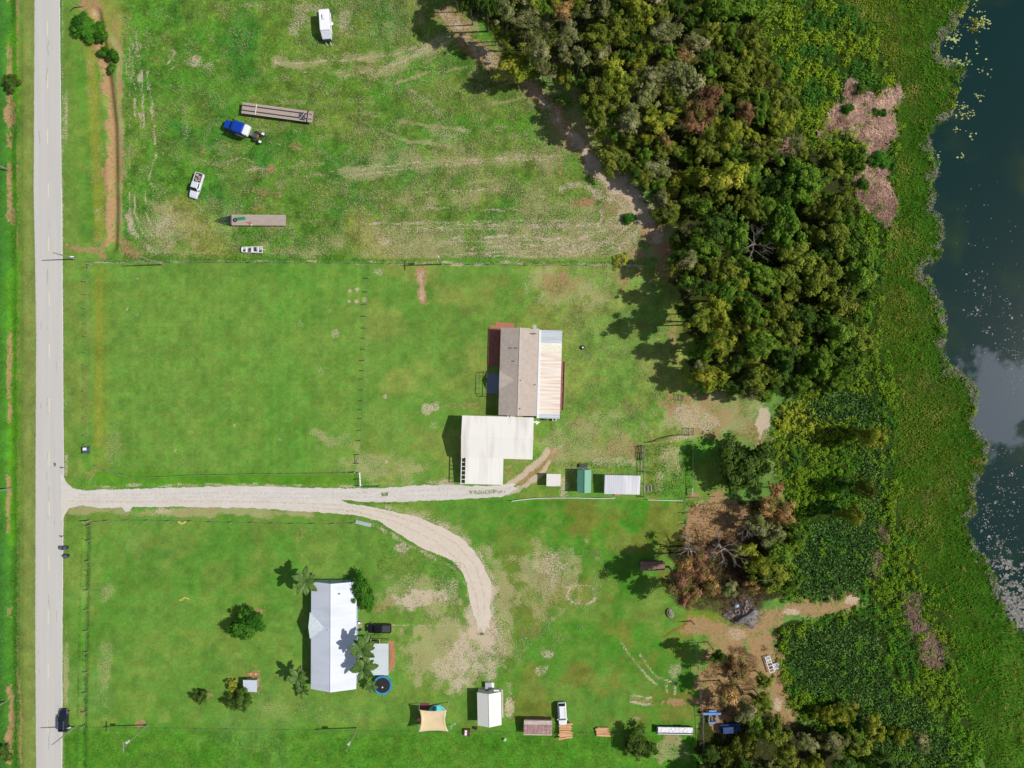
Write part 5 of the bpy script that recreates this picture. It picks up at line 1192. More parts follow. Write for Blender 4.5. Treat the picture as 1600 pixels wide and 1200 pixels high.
bd = thing('iron_trellis', 'black iron frame round a planting bed left of the concrete pad', 'trellis', W(755, 600), rt)
fr = MB()
for x0, y0, x1, y1 in [(-.85, 2.7, .8, 2.7), (-.85, 2.7, -.85, -2.2), (-.85, -2.2, -.3, -2.8), (-.3, -2.8, .8, -2.8), (.8, 2.7, .8, -2.8)]: fr.tube((x0, y0, .9), (x1, y1, .9), .06, n=5)
for x, y in [(-.85, 2.7), (-.85, -2.2), (-.3, -2.8), (.8, 2.7), (.8, -2.8)]: fr.tube((x, y, 0), (x, y, .95), .05, n=5)
fr.build('frame', BLACK, bd)
apr = thing('brick_apron', 'red brick paving at the upper left corner of the tan house', 'paving', W(780, 508), rt)
for i in range(13):
    for j in range(4):
        if i < 6 and j > 1 and i < 3: continue
        o = link('brick', B(-.2, .2, -.14, .14, .01, .07).mesh('brick', BRICK) if (i + j) == 0 else bpy.data.objects['brick'].data, apr); o.location = (-1.9 + i * .42, -.5 + j * .3, 0)
for q, x in enumerate([793.5, 798.5, 802]):
    bk = thing('bucket', ['left', 'middle', 'right'][q] + ' white bucket in the gap between tan house and white garage', 'bucket', W(x, 650.3), 0, 'buckets in the gap'); MB().tube((0, 0, 0), (0, 0, .38), .15, .18, 12).build('pail', WHITE, bk); MB().disc((0, 0), .19, .38, .41, 12).build('lid', WHITE, bk)
ac = thing('air_conditioner', 'grey air conditioning unit below the metal porch roof', 'air conditioner', W(866, 655), rt); B(-.5, .5, -.35, .3, 0, .8).build('housing', GALV, ac); MB().disc((0, 0), .26, .8, .83, 16).build('fan_grille', BLACK, ac)
ac = thing('air_conditioner', 'dark air conditioning unit just left of the grey one by the porch', 'air conditioner', W(851, 654.6), rt); B(-.45, .45, -.3, .2, 0, .7).build('housing', BLACK, ac); MB().disc((0, -.05), .2, .7, .73, 16).build('fan_grille', DKMETAL, ac)

# ---- L-shaped white garage
gx0, gy1 = W(721.5, 650.5, 3.6); g = thing('garage', 'large white metal garage roof shaped like an L below the tan house', 'garage', W(777, 684, 4.2), rt)
Lg = 112 / S * .975; Wg = 66 / S * .975
gable(g, Lg, Wg, 3.5, 4.9, .2, PALE_WALL, WHITE_METAL, .25, ribs=1.6, ridge_along='x', thick=.08, seam_h=.012)
# lean-to wing
wl0 = -Lg / 2 + 1.0; wl1 = -Lg / 2 + 66.5 / S * .975; wy1 = -Wg / 2 + .06; wy0 = wy1 - 42 / S * .98
wing = MB().add([(wl0, wy1, 3.42), (wl1, wy1, 3.42), (wl1, wy0, 2.75), (wl0, wy0, 2.75), (wl0, wy1, 3.34), (wl1, wy1, 3.34), (wl1, wy0, 2.67), (wl0, wy0, 2.67)], [(0, 1, 2, 3), (4, 5, 6, 7), (0, 1, 5, 4), (1, 2, 6, 5), (2, 3, 7, 6), (3, 0, 4, 7)]).build('wing_roof', WHITE_METAL, g)
rb = MB()
for i in range(1, 10):
    x = wl0 + (wl1 - wl0) * i / 10; rb.add([(x - .03, wy1, 3.43), (x + .03, wy1, 3.43), (x + .03, wy0, 2.76), (x - .03, wy0, 2.76), (x, wy1, 3.44), (x, wy0, 2.77)], [(0, 4, 5, 3), (1, 4, 5, 2)])
tag(rb.build('roof_seams', WHITE_METAL, wing), kind='stuff')
B(wl1 - .45, wl1 - .3, wy0 + .2, wy1 - .02, -.1, 2.8).build('wall', PALE_WALL, g); B(wl0 + .1, wl1 - .46, wy0 + .2, wy0 + .32, -.1, 2.6).build('wall', PALE_WALL, g)
B(wl0 + .02, wl0 + .1, wy0 + .2, wy1 - .02, -.1, 2.66).build('wall', PALE_WALL, g)
for i in range(2): B(wl0 + 1.0 + i * 3.6, wl0 + 4.1 + i * 3.6, wy0 + .14, wy0 + .19, 0, 2.3).build('roller_door', WHITE, g)
B(wl1 - .29, wl1 - .2, wy0 + .25, wy1 - .2, -.1, 2.3).build('side_trim', mat('grey_trim', tuple(lin(140, 140, 140)), .7), g)
# open rafters at the left edge of the wing
rf_ = B(wl0 - .98, wl0 - .82, wy0 - .05, wy1, 2.9, 3.05).build('rafter_rail', WHITE, g)
for i in range(7):
    y = wy0 + .02 + i * (wy1 - wy0 - .25) / 6; B(wl0 - .81, wl0 - .01, y, y + .12, 2.92, 3.03).build('rafter', WHITE, g)
for y in (wy0 + .05, (wy0 + wy1) / 2, wy1 - .3): B(wl0 - .96, wl0 - .84, y, y + .12, -.1, 2.9).build('post', WHITE, g)
window(g, -Lg / 2 + .24, -1, .3, 1.2, 2.2, -1); window(g, Lg / 2 - .24, -1, .3, 1.2, 2.2, 1)
bl = thing('bag_pile', 'pale heap of sacks at the upper right corner of the white garage', 'sacks', W(838, 659.5), 0)
for i, (a, b, c) in enumerate([(-.5, 0, .2), (0, .1, .25), (.45, -.05, .2), (.1, -.35, .18)]):
    MB().disc((a, b), .32, 0, c, 9, .2).build('sack', WHITE, bl, bevel=.05)

# ---- three sheds in a row
s1 = thing('storage_shed', 'small low shed with a stained white flat roof left of the green shed', 'shed', W(865, 750, 2.0), R(-1))
B(-1.45, 1.35, -1.25, 1.25, -.05, 1.95).build('wall', PALE_WALL, s1)
MB().add([(-1.6, -1.4, 2.05), (1.6, -1.4, 2.15), (1.6, 1.4, 2.15), (-1.6, 1.4, 2.05), (-1.6, -1.4, 1.98), (1.6, -1.4, 2.08), (1.6, 1.4, 2.08), (-1.6, 1.4, 1.98)], [(0, 1, 2, 3), (4, 5, 6, 7), (0, 1, 5, 4), (1, 2, 6, 5), (2, 3, 7, 6), (3, 0, 4, 7)]).build('roof', mat('stained_white_roof', tuple(lin(226, 220, 214)), .6, .1, .45, c2=tuple(lin(150, 130, 118)), thr=(.58, .75), stretch=(.7, 2, 1)), s1)
door(s1, -1.46, -.5, .4, 1.8, WHITE, -1)
s2 = thing('green_shed', 'green metal garden shed with a steep gabled roof between two pale sheds', 'shed', W(913, 752, 2.9), R(-.8))
gable(s2, 5.2, 3.1, 2.6, 3.4, .1, mat('green_wall', tuple(lin(60, 120, 100)), .6), GREEN_METAL, .12, ribs=.45)
door(s2, -1.46, -.6, .6, 2.0, GREEN_METAL, -1); window_y(s2, 2.5, -.4, .4, 1.2, 1.9, 1)
B(-.9, .9, 2.75, 3.6, 0, .6).build('door_ramp', DKMETAL, s2)
s3 = thing('open_shed', 'wide white sheet metal lean-to, last shed of the row beside the pen', 'shed', W(972.5, 757.5, 2.3), R(-1.2))
shm = [mat('ribbed_white_a', tuple(lin(204, 206, 212)), .5, .05, .5, stretch=(3, .3, 1)), mat('ribbed_white_b', tuple(lin(226, 228, 232)), .5, .05, .5, c2=tuple(lin(200, 200, 204)), stretch=(3, .3, 1))]
for q in range(2):
    x0 = -4.0 + q * 4.0; x1 = x0 + 3.98
    sl = MB().add([(x0, -2.15, 2.2), (x1, -2.15, 2.2), (x1, 2.15, 2.5), (x0, 2.15, 2.5), (x0, -2.15, 2.14), (x1, -2.15, 2.14), (x1, 2.15, 2.44), (x0, 2.15, 2.44)], [(0, 1, 2, 3), (4, 5, 6, 7), (0, 1, 5, 4), (1, 2, 6, 5), (2, 3, 7, 6), (3, 0, 4, 7)]).build('roof_sheet', shm[q], s3)
    rb = MB()
    for i in range(9):
        x = x0 + .22 + i * .44; rb.add([(x - .05, -2.15, 2.203), (x + .05, -2.15, 2.203), (x + .05, 2.15, 2.503), (x - .05, 2.15, 2.503), (x, -2.15, 2.235), (x, 2.15, 2.535)], [(0, 4, 5, 3), (1, 4, 5, 2)])
    tag(rb.build('ribs', shm[q], sl), kind='stuff')
B(-3.9, -3.8, -2, 2, -.05, 2.15).build('wall', PALE_WALL, s3); B(-3.79, 3.8, 1.9, 2.0, -.05, 2.35).build('wall', PALE_WALL, s3); B(3.81, 3.9, -2, 2, -.05, 2.15).build('wall', PALE_WALL, s3); B(-1.4, -.1, -2.75, -2.2, 0, .35).build('step', BRICK, s3)

# ---- south house
cx2, cy2 = W(520.5, 994, 3.4)
h2 = thing('white_roof_house', 'long house with a pale blue white metal roof on the south plot', 'house', (cx2, cy2), R(-.2))
L2 = 168 / S * .979; W2 = 71 / S * .979
gable(h2, L2, W2, 2.9, 4.6, .4, mat('blue_grey_wall', tuple(lin(150, 178, 200)), .8), BLUE_METAL, .35, ribs=.6, thick=.1, ridge_off=-.25, seam_h=.022)
yg2 = (994 - 979) / S * .98
MB().add([(-W2 / 2 - .3, yg2 - 3.0, 2.78), (-W2 / 2 - .3, yg2 + 3.0, 2.78), (-W2 / 2 - .3, yg2, 3.95), (-1.0, yg2, 4.12), (-W2 / 2 - .3, yg2 - 3, 2.7), (-W2 / 2 - .3, yg2 + 3, 2.7)], [(1, 3, 2), (0, 2, 3), (4, 5, 1, 2, 0)]).build('porch_gable', mat('cross_gable_metal', tuple(lin(206, 218, 222)), .45), h2)
for (x, y) in [(1.6, 9.7), (-.9, 1.7)]: MB().tube((x, y, 3.5), (x, y, 4.55), .11, n=8).build('vent_pipe', DKMETAL if x > 0 else GALV, h2)
for y in (-8, -4, 6, 9): window(h2, -W2 / 2 + .34, y, y + 1.3, 1, 2.1, -1)
door(h2, -W2 / 2 + .34, yg2 - .5, yg2 + .5, 2.1, WHITE, -1); window_y(h2, L2 / 2 - .34, -2, -.6, 1, 2.1, 1); window_y(h2, L2 / 2 - .34, 1.2, 2.4, 1, 2.1, 1); window_y(h2, -L2 / 2 + .34, -2, -.6, 1, 2.1, -1)
pc = thing('patio_cover', 'flat pale metal patio cover on the right of the white roofed house', 'patio cover', W(585, 1030, 2.75), R(-.2))
pr = B(-4.0, 3.15, -3.55, 3.5, 2.7, 2.78).build('roof', mat('patio_roof', tuple(lin(204, 212, 216)), .5, .04, .4), pc)
rb = MB()
for i in range(1, 16): rb.box(-3.98, 3.13, -3.55 + i * .44 - .02, -3.55 + i * .44 + .02, 2.782, 2.81)
tag(rb.build('ribs', bpy.data.materials['patio_roof'], pr), kind='stuff')
for x, y in [(3.0, 3.3), (3.0, -3.4), (.2, 3.3), (.2, -3.4)]: B(x, x + .1, y, y + .1, -.05, 2.69).build('post', WHITE, pc)
for x in (-2.6, -.9, 1.0): B(x, x + .1, 3.52, 4.5, 2.5, 2.6).build('beam', WOODN, pc)
B(-3.4, 3.1, 4.51, 4.6, 2.48, 2.62).build('beam', BLACK, pc)
bw = thing('brick_walk', 'strip of reddish pavers along the right edge of the patio cover', 'paving', W(612, 1022), 0)
for i in range(14): B(-.42, .42, -2.6 + i * .4, -2.6 + i * .4 + .36, .0, .06 + .008 * (i % 3)).build('paver', BRICK, bw)
# junk on the small step by the truck
jk = thing('garden_cart', 'little grey garden cart with white lid between house and black pickup', 'cart', W(562, 972), 0); B(-.3, .3, -.2, .2, .3, .6).build('tray', GALV, jk); B(-.25, .25, -.2, .2, .61, .66).build('lid', WHITE, jk)
for a in (-.2, .2): MB().tube((a, -.24, .15), (a, .24, .15), .15, n=10).build('wheel', TYRE, jk)
jk = thing('patio_chair', 'dark patio chair below the garden cart beside the house', 'chair', W(564, 983), .4); B(-.28, .28, -.25, .25, .38, .44).build('seat', BLACK, jk); B(-.28, -.22, -.25, .25, .45, .9).build('backrest', BLACK, jk)
for a in (-.25, .2):
    for b in (-.22, .18): B(a, a + .04, b, b + .04, 0, .38).build('leg', DKMETAL, jk)

# ---- white workshop with a porch, right of the shade sail
s5 = thing('workshop', 'white gabled workshop right of the tan shade sail', 'shed', W(764.5, 1108, 2.7), R(1.2))
gable(s5, 7.4, 5.35, 2.5, 3.5, .2, PALE_WALL, mat('cream_metal', tuple(lin(228, 226, 218)), .5, .03), .15, ribs=.4, thick=.08)
B(-.9, .55, 3.75, 5.1, .0, .9).build('landing', GALV, s5); B(.56, 1.1, 3.8, 4.9, .0, .5).build('step', WHITE, s5); B(1.1, 2.3, 3.75, 4.1, 2.2, 2.3).build('side_shelf', WHITE, s5); B(2.72, 3.1, -3.2, 3.2, -.02, .12).build('sill_slab', CONC, s5)
door(s5, -2.53, -.5, .5, 2, WHITE, -1); window_y(s5, 3.56, -1, 0, 1, 2, 1)
# ---- brown shed with sagging roof
s6 = thing('brown_shed', 'low shed with a dented reddish brown roof beside the white pickup', 'shed', W(840.5, 1137, 1.9), R(-.8))
B(-3.05, 3.05, -1.2, 1.6, -.05, 1.75).build('wall', mat('brown_wall', tuple(lin(120, 96, 84)), .8), s6)
RED_ROOF = mat('faded_red_roof', tuple(lin(158, 124, 122)), .75, .1, .6, c2=tuple(lin(186, 158, 148)), stretch=(.5, 2, 1), thr=(.5, .7))
v = []; fs = []; nx_ = 18; r_ = random.Random(4)
for i in range(nx_ + 1):
    x = -3.2 + 6.4 * i / nx_
    for j, (y, z) in enumerate([(-1.6, 1.72), (-.6, 1.88), (.5, 2.04), (.75, 1.98), (1.75, 1.84)]): v.append((x, y, z + r_.uniform(-.05, .05) - (.12 if j == 2 and 7 < i < 14 else 0)))
for i in range(nx_):
    for j in range(4): fs.append((i * 5 + j, (i + 1) * 5 + j, (i + 1) * 5 + j + 1, i * 5 + j + 1))
MB().add(v, fs).build('roof', RED_ROOF, s6)
B(-3.15, 3.15, .78, 1.7, 2.06, 2.1).build('roof_strip', mat('pale_tin', tuple(lin(190, 176, 166)), .6, .15, 1.5), s6); B(-3.2, 3.2, -1.78, -1.62, 1.68, 1.74).build('gutter', mat('cream_strip', tuple(lin(214, 202, 176)), .6), s6)
# ---- garden hut
s7 = thing('garden_hut', 'tiny garden hut with a pale blue flat roof among small trees', 'hut', W(390.5, 1072, 2), 0)
B(-1.2, 1.2, -1.05, 1.05, -.05, 1.8).build('wall', WOODG, s7); MB().add([(-1.6, -1.35, 1.85), (1.55, -1.35, 2.0), (1.55, 1.3, 2.0), (-1.6, 1.3, 1.85), (-1.6, -1.35, 1.79), (1.55, -1.35, 1.94), (1.55, 1.3, 1.94), (-1.6, 1.3, 1.79)], [(0, 1, 2, 3), (4, 5, 6, 7), (0, 1, 5, 4), (1, 2, 6, 5), (2, 3, 7, 6), (3, 0, 4, 7)]).build('roof', mat('hut_roof', tuple(lin(200, 208, 222)), .5, .05), s7)
door(s7, -1.2, -.3, .4, 1.6, WOODG, -1)
for i in range(5): B(-1.3 + i * .55, -.85 + i * .55, 1.6, 2.2, 0, .12 + .05 * (i % 2)).build('board', WOODN if i % 2 else BRICK, s7)
# ---- rusty shed under the trees
s8 = thing('rusty_shed', 'rusty brown corrugated shed half under the rust coloured trees', 'shed', W(1020, 885, 2), 0)
B(-2.6, 2.6, -.85, .85, -.05, 1.8).build('wall', mat('rust_wall', tuple(lin(110, 82, 70)), .85), s8)
for i in range(6): B(-2.8 + i * .93, -1.9 + i * .93, -1.0, 1.0, 1.82 + .02 * (i % 2), 1.88 + .02 * (i % 2)).build('roof_sheet', mat('rust_roof', tuple(lin(134, 104, 90)), .8, .25, 2), s8)

# ---- shade sail over a pool
sa = thing('shade_sail', 'tan four cornered shade sail stretched over the play pool', 'shade sail', W(677, 1124), 0)
def sp_(px, py, h): X, Y = W(px, py, h); o = W(677, 1124); return Vector((X - o[0], Y - o[1], h))
cn = [sp_(655, 1109, 3.0), sp_(698, 1109.5, 3.0), sp_(700.5, 1143, 3.0), sp_(653.5, 1144, 3.0)]
N_ = 16; v = []; fs = []
for i in range(N_ + 1):
    for j in range(N_ + 1):
        s_, t_ = i / N_, j / N_
        p = cn[0] * (1 - s_) * (1 - t_) + cn[1] * s_ * (1 - t_) + cn[2] * s_ * t_ + cn[3] * (1 - s_) * t_
        ctr = (cn[0] + cn[1] + cn[2] + cn[3]) / 4
        # concave edges pulled towards the middle
        ux = .55 * 4 * t_ * (1 - t_) * (2 * (.5 - s_)) ; uy = -.30 * 4 * s_ * (1 - s_) * (2 * (.5 - t_))
        z = 3.0 - .35 * (4 * s_ * (1 - s_) * 4 * t_ * (1 - t_)) ** .5; v.append((p.x + ux, p.y + uy, z)); 
for i in range(N_):
    for j in range(N_): fs.append((i * (N_ + 1) + j, (i + 1) * (N_ + 1) + j, (i + 1) * (N_ + 1) + j + 1, i * (N_ + 1) + j + 1))
o = MB().add(v, fs).build('cloth', mat('tan_sailcloth', tuple(lin(222, 200, 158)), .8, .04, 1), sa, smooth=True); so = o.modifiers.new('thickness', 'SOLIDIFY'); so.thickness = .02
for q, (a, b) in enumerate([(0, (655, 1098)), (1, (701, 1097)), (2, (705, 1132)), (3, (652, 1134))]):
    base = sp_(*b, 0); top = cn[a] + (base - cn[a]) * .03 + Vector((0, 0, .1)); MB().tube((base.x, base.y, -.1), (top.x, top.y, 3.1), .06, n=8).build('post', GALV, sa)
pl = thing('play_pool', 'round turquoise play pool partly under the tan shade sail', 'pool', W(683, 1114), 0)
PW = mat('pool_vinyl', tuple(lin(70, 150, 190)), .5); MB().torus((0, 0, .45), 1.95, .12, 30, 8).build('rim', mat('pool_rim', tuple(lin(150, 190, 215)), .5), pl)
wl_ = MB(); 
ring = [(1.98 * math.cos(6.283 * i / 30), 1.98 * math.sin(6.283 * i / 30)) for i in range(30)]
wl_.add([(x, y, 0) for x, y in ring] + [(x, y, .45) for x, y in ring], [(i, (i + 1) % 30, 30 + (i + 1) % 30, 30 + i) for i in range(30)]).build('pool_wall', PW, pl)
MB().disc((0, 0), 1.9, .30, .36, 30).build('pool_water', mat('pool_water', tuple(lin(96, 210, 205)), .1, .15, 1), pl)
fl = thing('pool_float', 'dark blue inflatable ring floating on the play pool', 'float', (*W(680, 1106), .40), 0); MB().torus((0, 0, .06), .38, .11, 20, 8).build('ring', mat('float_blue', tuple(lin(30, 110, 150)), .4), fl)
mtp = thing('play_mat', 'dark reddish play mat under the shade sail beside the pool', 'mat', W(664, 1103), 0); B(-1.3, 1.0, -.8, .7, .0, .05).build('mat', mat('maroon_mat', tuple(lin(110, 60, 66)), .8), mtp)
pkb = thing('pink_float', 'pink float lying in the shadow left of the shade sail', 'float', W(654.5, 1124), .3); MB().disc((0, 0), .55, 0, .2, 12, .4).build('float_body', mat('pink_vinyl', tuple(lin(225, 120, 140)), .5), pkb, bevel=.05)
fnt = thing('garden_hose', 'loop of pale hose lying right of the shade sail', 'hose', W(705, 1131), 0); MB().path([(0, -1.2, .03), (.1, -.5, .03), (.5, 0, .03), (.9, .15, .03), (1.0, -.1, .03), (.6, -.25, .03)], .035, 6).build('tube', WHITE, fnt)

# ---- trampoline
tr_ = thing('trampoline', 'round trampoline with a blue rim right below the patio cover', 'trampoline', W(597.5, 1071, .9), 0)
MB().disc((0, 0), 1.72, .84, .87, 36).build('jumping_mat', BLACK, tr_)
v = []; fs = []
for i in range(40):
    a = 6.283 * i / 40
    for r0, z in ((1.74, .88), (2.12, .90), (2.12, .80)): v.append((r0 * math.cos(a), r0 * math.sin(a), z))
for i in range(40):
    j = (i + 1) % 40
    for q in range(2): fs.append((i * 3 + q, i * 3 + q + 1, j * 3 + q + 1, j * 3 + q))
MB().add(v, fs).build('safety_pad', mat('blue_pad', tuple(lin(48, 140, 200)), .5), tr_)
for i in range(4):
    a = .785 + i * 1.5708; MB().path([(2.0 * math.cos(a - .2), 2.0 * math.sin(a - .2), .8), (2.05 * math.cos(a - .15), 2.05 * math.sin(a - .15), .03), (2.05 * math.cos(a + .15), 2.05 * math.sin(a + .15), .03), (2.0 * math.cos(a + .2), 2.0 * math.sin(a + .2), .8)], .03, 6).build('leg', GALV, tr_)
for i in range(6):
    a = .5 + i * 1.047; MB().tube((2.1 * math.cos(a), 2.1 * math.sin(a), .0), (2.1 * math.cos(a), 2.1 * math.sin(a), 2.3), .025, n=6).build('net_pole', DKMETAL, tr_)
bl_ = thing('ball', 'small white ball lying on the trampoline', 'ball', (*W(597.5, 1073.5, .9), .87), 0)
import bmesh
def sphere(name, r, m_, parent, loc=(0, 0, 0), sc_=(1, 1, 1), seg=14):
    bm = bmesh.new(); bmesh.ops.create_uvsphere(bm, u_segments=seg, v_segments=8, radius=r); me = bpy.data.meshes.new(name); bm.to_mesh(me); bm.free(); me.materials.append(m_)
    me.polygons.foreach_set('use_smooth', [True] * len(me.polygons)); o = link(name, me, parent); o.location = loc; o.scale = sc_; return o
sphere('ball_skin', .2, WHITE, bl_, (0, 0, .2)); B(-.05, .05, -.05, .05, .395, .403).build('valve_patch', BLACK, bl_)

# ================================================================== vehicles and trailers
def rrect(x, hw, z0, z1, r=.12):
    r = min(r, (z1 - z0) * .45, hw * .45)
    return [(x, -hw + r * .3, z0), (x, hw - r * .3, z0), (x, hw, z0 + r), (x, hw, z1 - r), (x, hw - r, z1), (x, -hw + r, z1), (x, -hw, z1 - r), (x, -hw, z0 + r)]
def wheels(t, L, Wd, r=.36, xs=None, rim=CHROME):
    for x in (xs or (-L * .31, L * .33)):
        for s in (-1, 1):
            w = MB().tube((x, s * (Wd / 2 - .24), r), (x, s * (Wd / 2 - .02), r), r, n=16).build('wheel', TYRE, t)
            MB().tube((x, s * (Wd / 2 - .019), r), (x, s * (Wd / 2 - .0), r), r * .6, n=12).build('rim', rim, w)
def paint(name, c, rough=.25):
    return mat(name, c, rough, .04, 1.5)
def car(name, label, cat, px, py, ang, L, Wd, pm, kind, group=None, bed_m=None):
    """x forward. kind: suv or pickup"""
    t = thing(name, label, cat, (*W(px, py, .8), 0), R(ang), group); hw = Wd / 2
    hood, deck, roof = (.98, 1.02, 1.72) if kind == 'suv' else (1.08, 1.12, 1.86)
    f, b = L / 2, -L / 2
    secs = [rrect(b, hw * .84, .42, .95, .1), rrect(b + .12, hw * .96, .34, deck, .12), rrect(b + .6, hw, .3, deck, .14)]
    if kind == 'pickup': secs += [rrect(.06 * L, hw, .3, deck, .14)]
    secs += [rrect(.15 * L, hw, .3, hood + .02, .14), rrect(f - .9, hw * .985, .3, hood - .02, .14), rrect(f - .35, hw * .93, .32, hood - .12, .14), rrect(f - .06, hw * .8, .38, hood - .26, .12), rrect(f, hw * .72, .44, .66, .08)]
    MB().loft(secs).build('body', pm, t, smooth=False, bevel=.04)
    if kind == 'suv': g0, g1, r0, r1 = b + .12, .24 * L, b + .5, .10 * L
    else: g0, g1, r0, r1 = -.115 * L, .235 * L, -.10 * L, .125 * L
    gh = MB().loft([rrect(g0, hw * .86, deck - .05, deck + .03, .02), rrect(r0, hw * .78, deck - .05, roof - .03, .08), rrect(r1, hw * .78, deck - .05, roof - .03, .08), rrect(g1, hw * .88, hood - .05, hood + .02, .02)])
    c = gh.build('cabin', pm, t)
    # glass, slightly proud
    def quad(nm, pts): return MB().add(pts + [(x, y, z - .02) for x, y, z in pts], [(0, 1, 2, 3), (4, 5, 6, 7), (0, 1, 5, 4), (1, 2, 6, 5), (2, 3, 7, 6), (3, 0, 4, 7)]).build(nm, DKGLASS, c)
    e = .03; zr = roof - .03
    quad('windshield', [(g1 - .02, -hw * .8, hood + .05), (g1 - .02, hw * .8, hood + .05), (r1 + .04, hw * .68, zr + .02), (r1 + .04, -hw * .68, zr + .02)])
    quad('rear_window', [(g0 + .0, -hw * .76, deck + .1), (g0 + .0, hw * .76, deck + .1), (r0 - .03, hw * .68, zr), (r0 - .03, -hw * .68, zr)])
    for s in (-1, 1):
        B(r0 + .08, r1 - .05, min(s * hw * .785, s * (hw * .785 + .02)), max(s * hw * .785, s * (hw * .785 + .02)), deck + .08, roof - .16).build('side_window', DKGLASS, c)
    rf = MB().loft([rrect(r0 + .03, hw * .70, roof - .028, roof + .02, .02), rrect(r1 - .02, hw * .70, roof - .028, roof + .02, .02)]); rf.build('roof_panel', pm, c)
    wheels(t, L, Wd, .37 if kind == 'suv' else .4)
    for s in (-1, 1):
        B(g1 - .42, g1 - .2, *sorted((s * (hw + .02), s * (hw + .22))), hood + .02, hood + .18).build('mirror', pm if kind == 'suv' else BLACK, t)
        B(f - .22, f - .06, *sorted((s * hw * .5, s * hw * .78)), hood - .38, hood - .25).build('headlight', WHITE, t); B(b - .01, b + .05, *sorted((s * hw * .62, s * hw * .8)), .7, .95).build('tail_light', mat('red_lens', (.35, .01, .01), .3), t)
    if kind == 'pickup':
        B(b + .16, g0 - .12, -hw * .8, hw * .8, deck + .003, deck + .012).build('bed_floor', bed_m or mat('bed_liner', (.05, .05, .055), .8), t)
        for s in (-1, 1): B(b + .1, g0 - .06, *sorted((s * hw * .82, s * hw * .97)), deck, deck + .09).build('bed_rail', pm, t)
        B(b + .02, b + .12, -hw * .8, hw * .8, deck, deck + .08).build('tailgate', pm, t)
    else:
        for s in (-1, 1): MB().tube((r0 + .3, s * hw * .62, roof + .06), (r1 - .2, s * hw * .62, roof + .06), .03, n=6).build('roof_rail', CHROME, c)
    return t
NAVY = paint('navy_paint', (.012, .018, .035)); WPAINT = paint('white_car_paint', tuple(lin(232, 234, 240))); BPAINT = paint('black_car_paint', (.012, .013, .016)); BLUEP = paint('royal_blue_paint', tuple(lin(16, 66, 176)), .3)
car('parked_car', 'dark navy car standing on the right edge of the road, bottom left', 'car', 99, 1126, 90, 5.1, 1.95, NAVY, 'suv')
car('pickup_truck', 'black pickup parked nose to the white roofed house', 'pickup', 592.5, 982, 180, 5.5, 2.0, BPAINT, 'pickup')
pk = car('pickup_truck', 'silver white pickup with scrap in its bed on the upper field', 'pickup', 307, 290, -107, 5.9, 2.0, paint('silver_white_paint', tuple(lin(214, 216, 228))), 'pickup')
for i, (a, b, c, d, m_) in enumerate([(-2.5, -.6, .5, .5, 'cream_strip'), (-2.2, .1, .6, .45, 'brick_red'), (-1.6, -.45, .5, .4, 'faded_red_roof'), (-1.5, .3, .45, .35, 'weathered_wood'), (-1.1, -.3, .3, .5, 'pale_tin')]):
    o_ = thing('scrap_box', ['cream', 'red', 'reddish', 'weathered', 'pale tin'][i] + ' scrap box in the bed of the silver white pickup', 'box', (0, 0, 0)); o_.matrix_world = Matrix.Translation(pk.location) @ Matrix.Rotation(R(-107), 4, 'Z') @ Matrix.Translation((a, b, 1.135)); B(0, c, 0, d, 0, .25).build('crate', bpy.data.materials[m_], o_); B(.05, c - .05, .05, d - .05, .251, .29).build('lid', WOODG, o_)
car('pickup_truck', 'white pickup with a dark cab roof backed against the lumber stack', 'pickup', 878.5, 1116, -87, 5.4, 1.95, WPAINT, 'suv')
pk2 = car('old_car', 'dark blue old car in the shade below the blue frame', 'car', 1141, 1138, 3, 4.8, 1.9, paint('faded_blue_paint', tuple(lin(40, 70, 130)), .5), 'suv')

# ---- semi tractor
st = thing('semi_truck', 'royal blue semi tractor with bare frame rails on the upper field', 'truck', W(378, 203, 1.5), R(159))
hoodz = MB().loft([rrect(4.35, .75, .6, 1.2, .15), rrect(4.1, .95, .5, 1.65, .2), rrect(3.2, 1.0, .5, 1.85, .2), rrect(2.3, 1.08, .5, 2.0, .2)]); hoodz.build('hood', BLUEP, st, bevel=.06)
MB().loft([rrect(2.29, 1.12, .5, 2.0, .15), rrect(1.9, 1.18, .5, 2.9, .2), rrect(1.3, 1.2, .5, 3.3, .25), rrect(-1.0, 1.22, .5, 3.7, .25)]).build('sleeper_cab', BLUEP, st, bevel=.06)
MB().add([(2.32, -.95, 2.1), (2.32, .95, 2.1), (1.96, .95, 2.85), (1.96, -.95, 2.85), (2.28, -.95, 2.06), (2.28, .95, 2.06), (1.92, .95, 2.8), (1.92, -.95, 2.8)], [(0, 1, 2, 3), (4, 5, 6, 7), (0, 1, 5, 4), (1, 2, 6, 5), (2, 3, 7, 6), (3, 0, 4, 7)]).build('windshield', DKGLASS, st)
B(-2.2, -1.02, -1.15, 1.15, 2.2, 3.3).build('roof_fairing', WHITE, st, bevel=.1)
for s in (-1, 1):
    B(-5.0, -1.0, *sorted((s * .35, s * .45)), .75, 1.0).build('frame_rail', DKMETAL, st)
    MB().tube((-.6, s * 1.05, .75), (1.2, s * 1.05, .75), .34, n=14).build('fuel_tank', CHROME, st); MB().tube((-1.15, s * 1.05, 1), (-1.15, s * 1.05, 3.9), .08, n=10).build('exhaust_stack', CHROME, st)
    B(-4.9, -4.3, *sorted((s * .7, s * 1.2)), 1.1, 1.2).build('fender', WHITE, st); B(2.0, 2.3, *sorted((s * 1.2, s * 1.45)), 2.1, 2.7).build('mirror', BLACK, st)
    MB().tube((3.4, s * .8, .5), (3.4, s * 1.1, .5), .5, n=16).build('wheel', TYRE, st)
    for x in (-3.0, -4.3): MB().tube((x, s * .6, .5), (x, s * 1.15, .5), .5, n=16).build('wheel', TYRE, st)
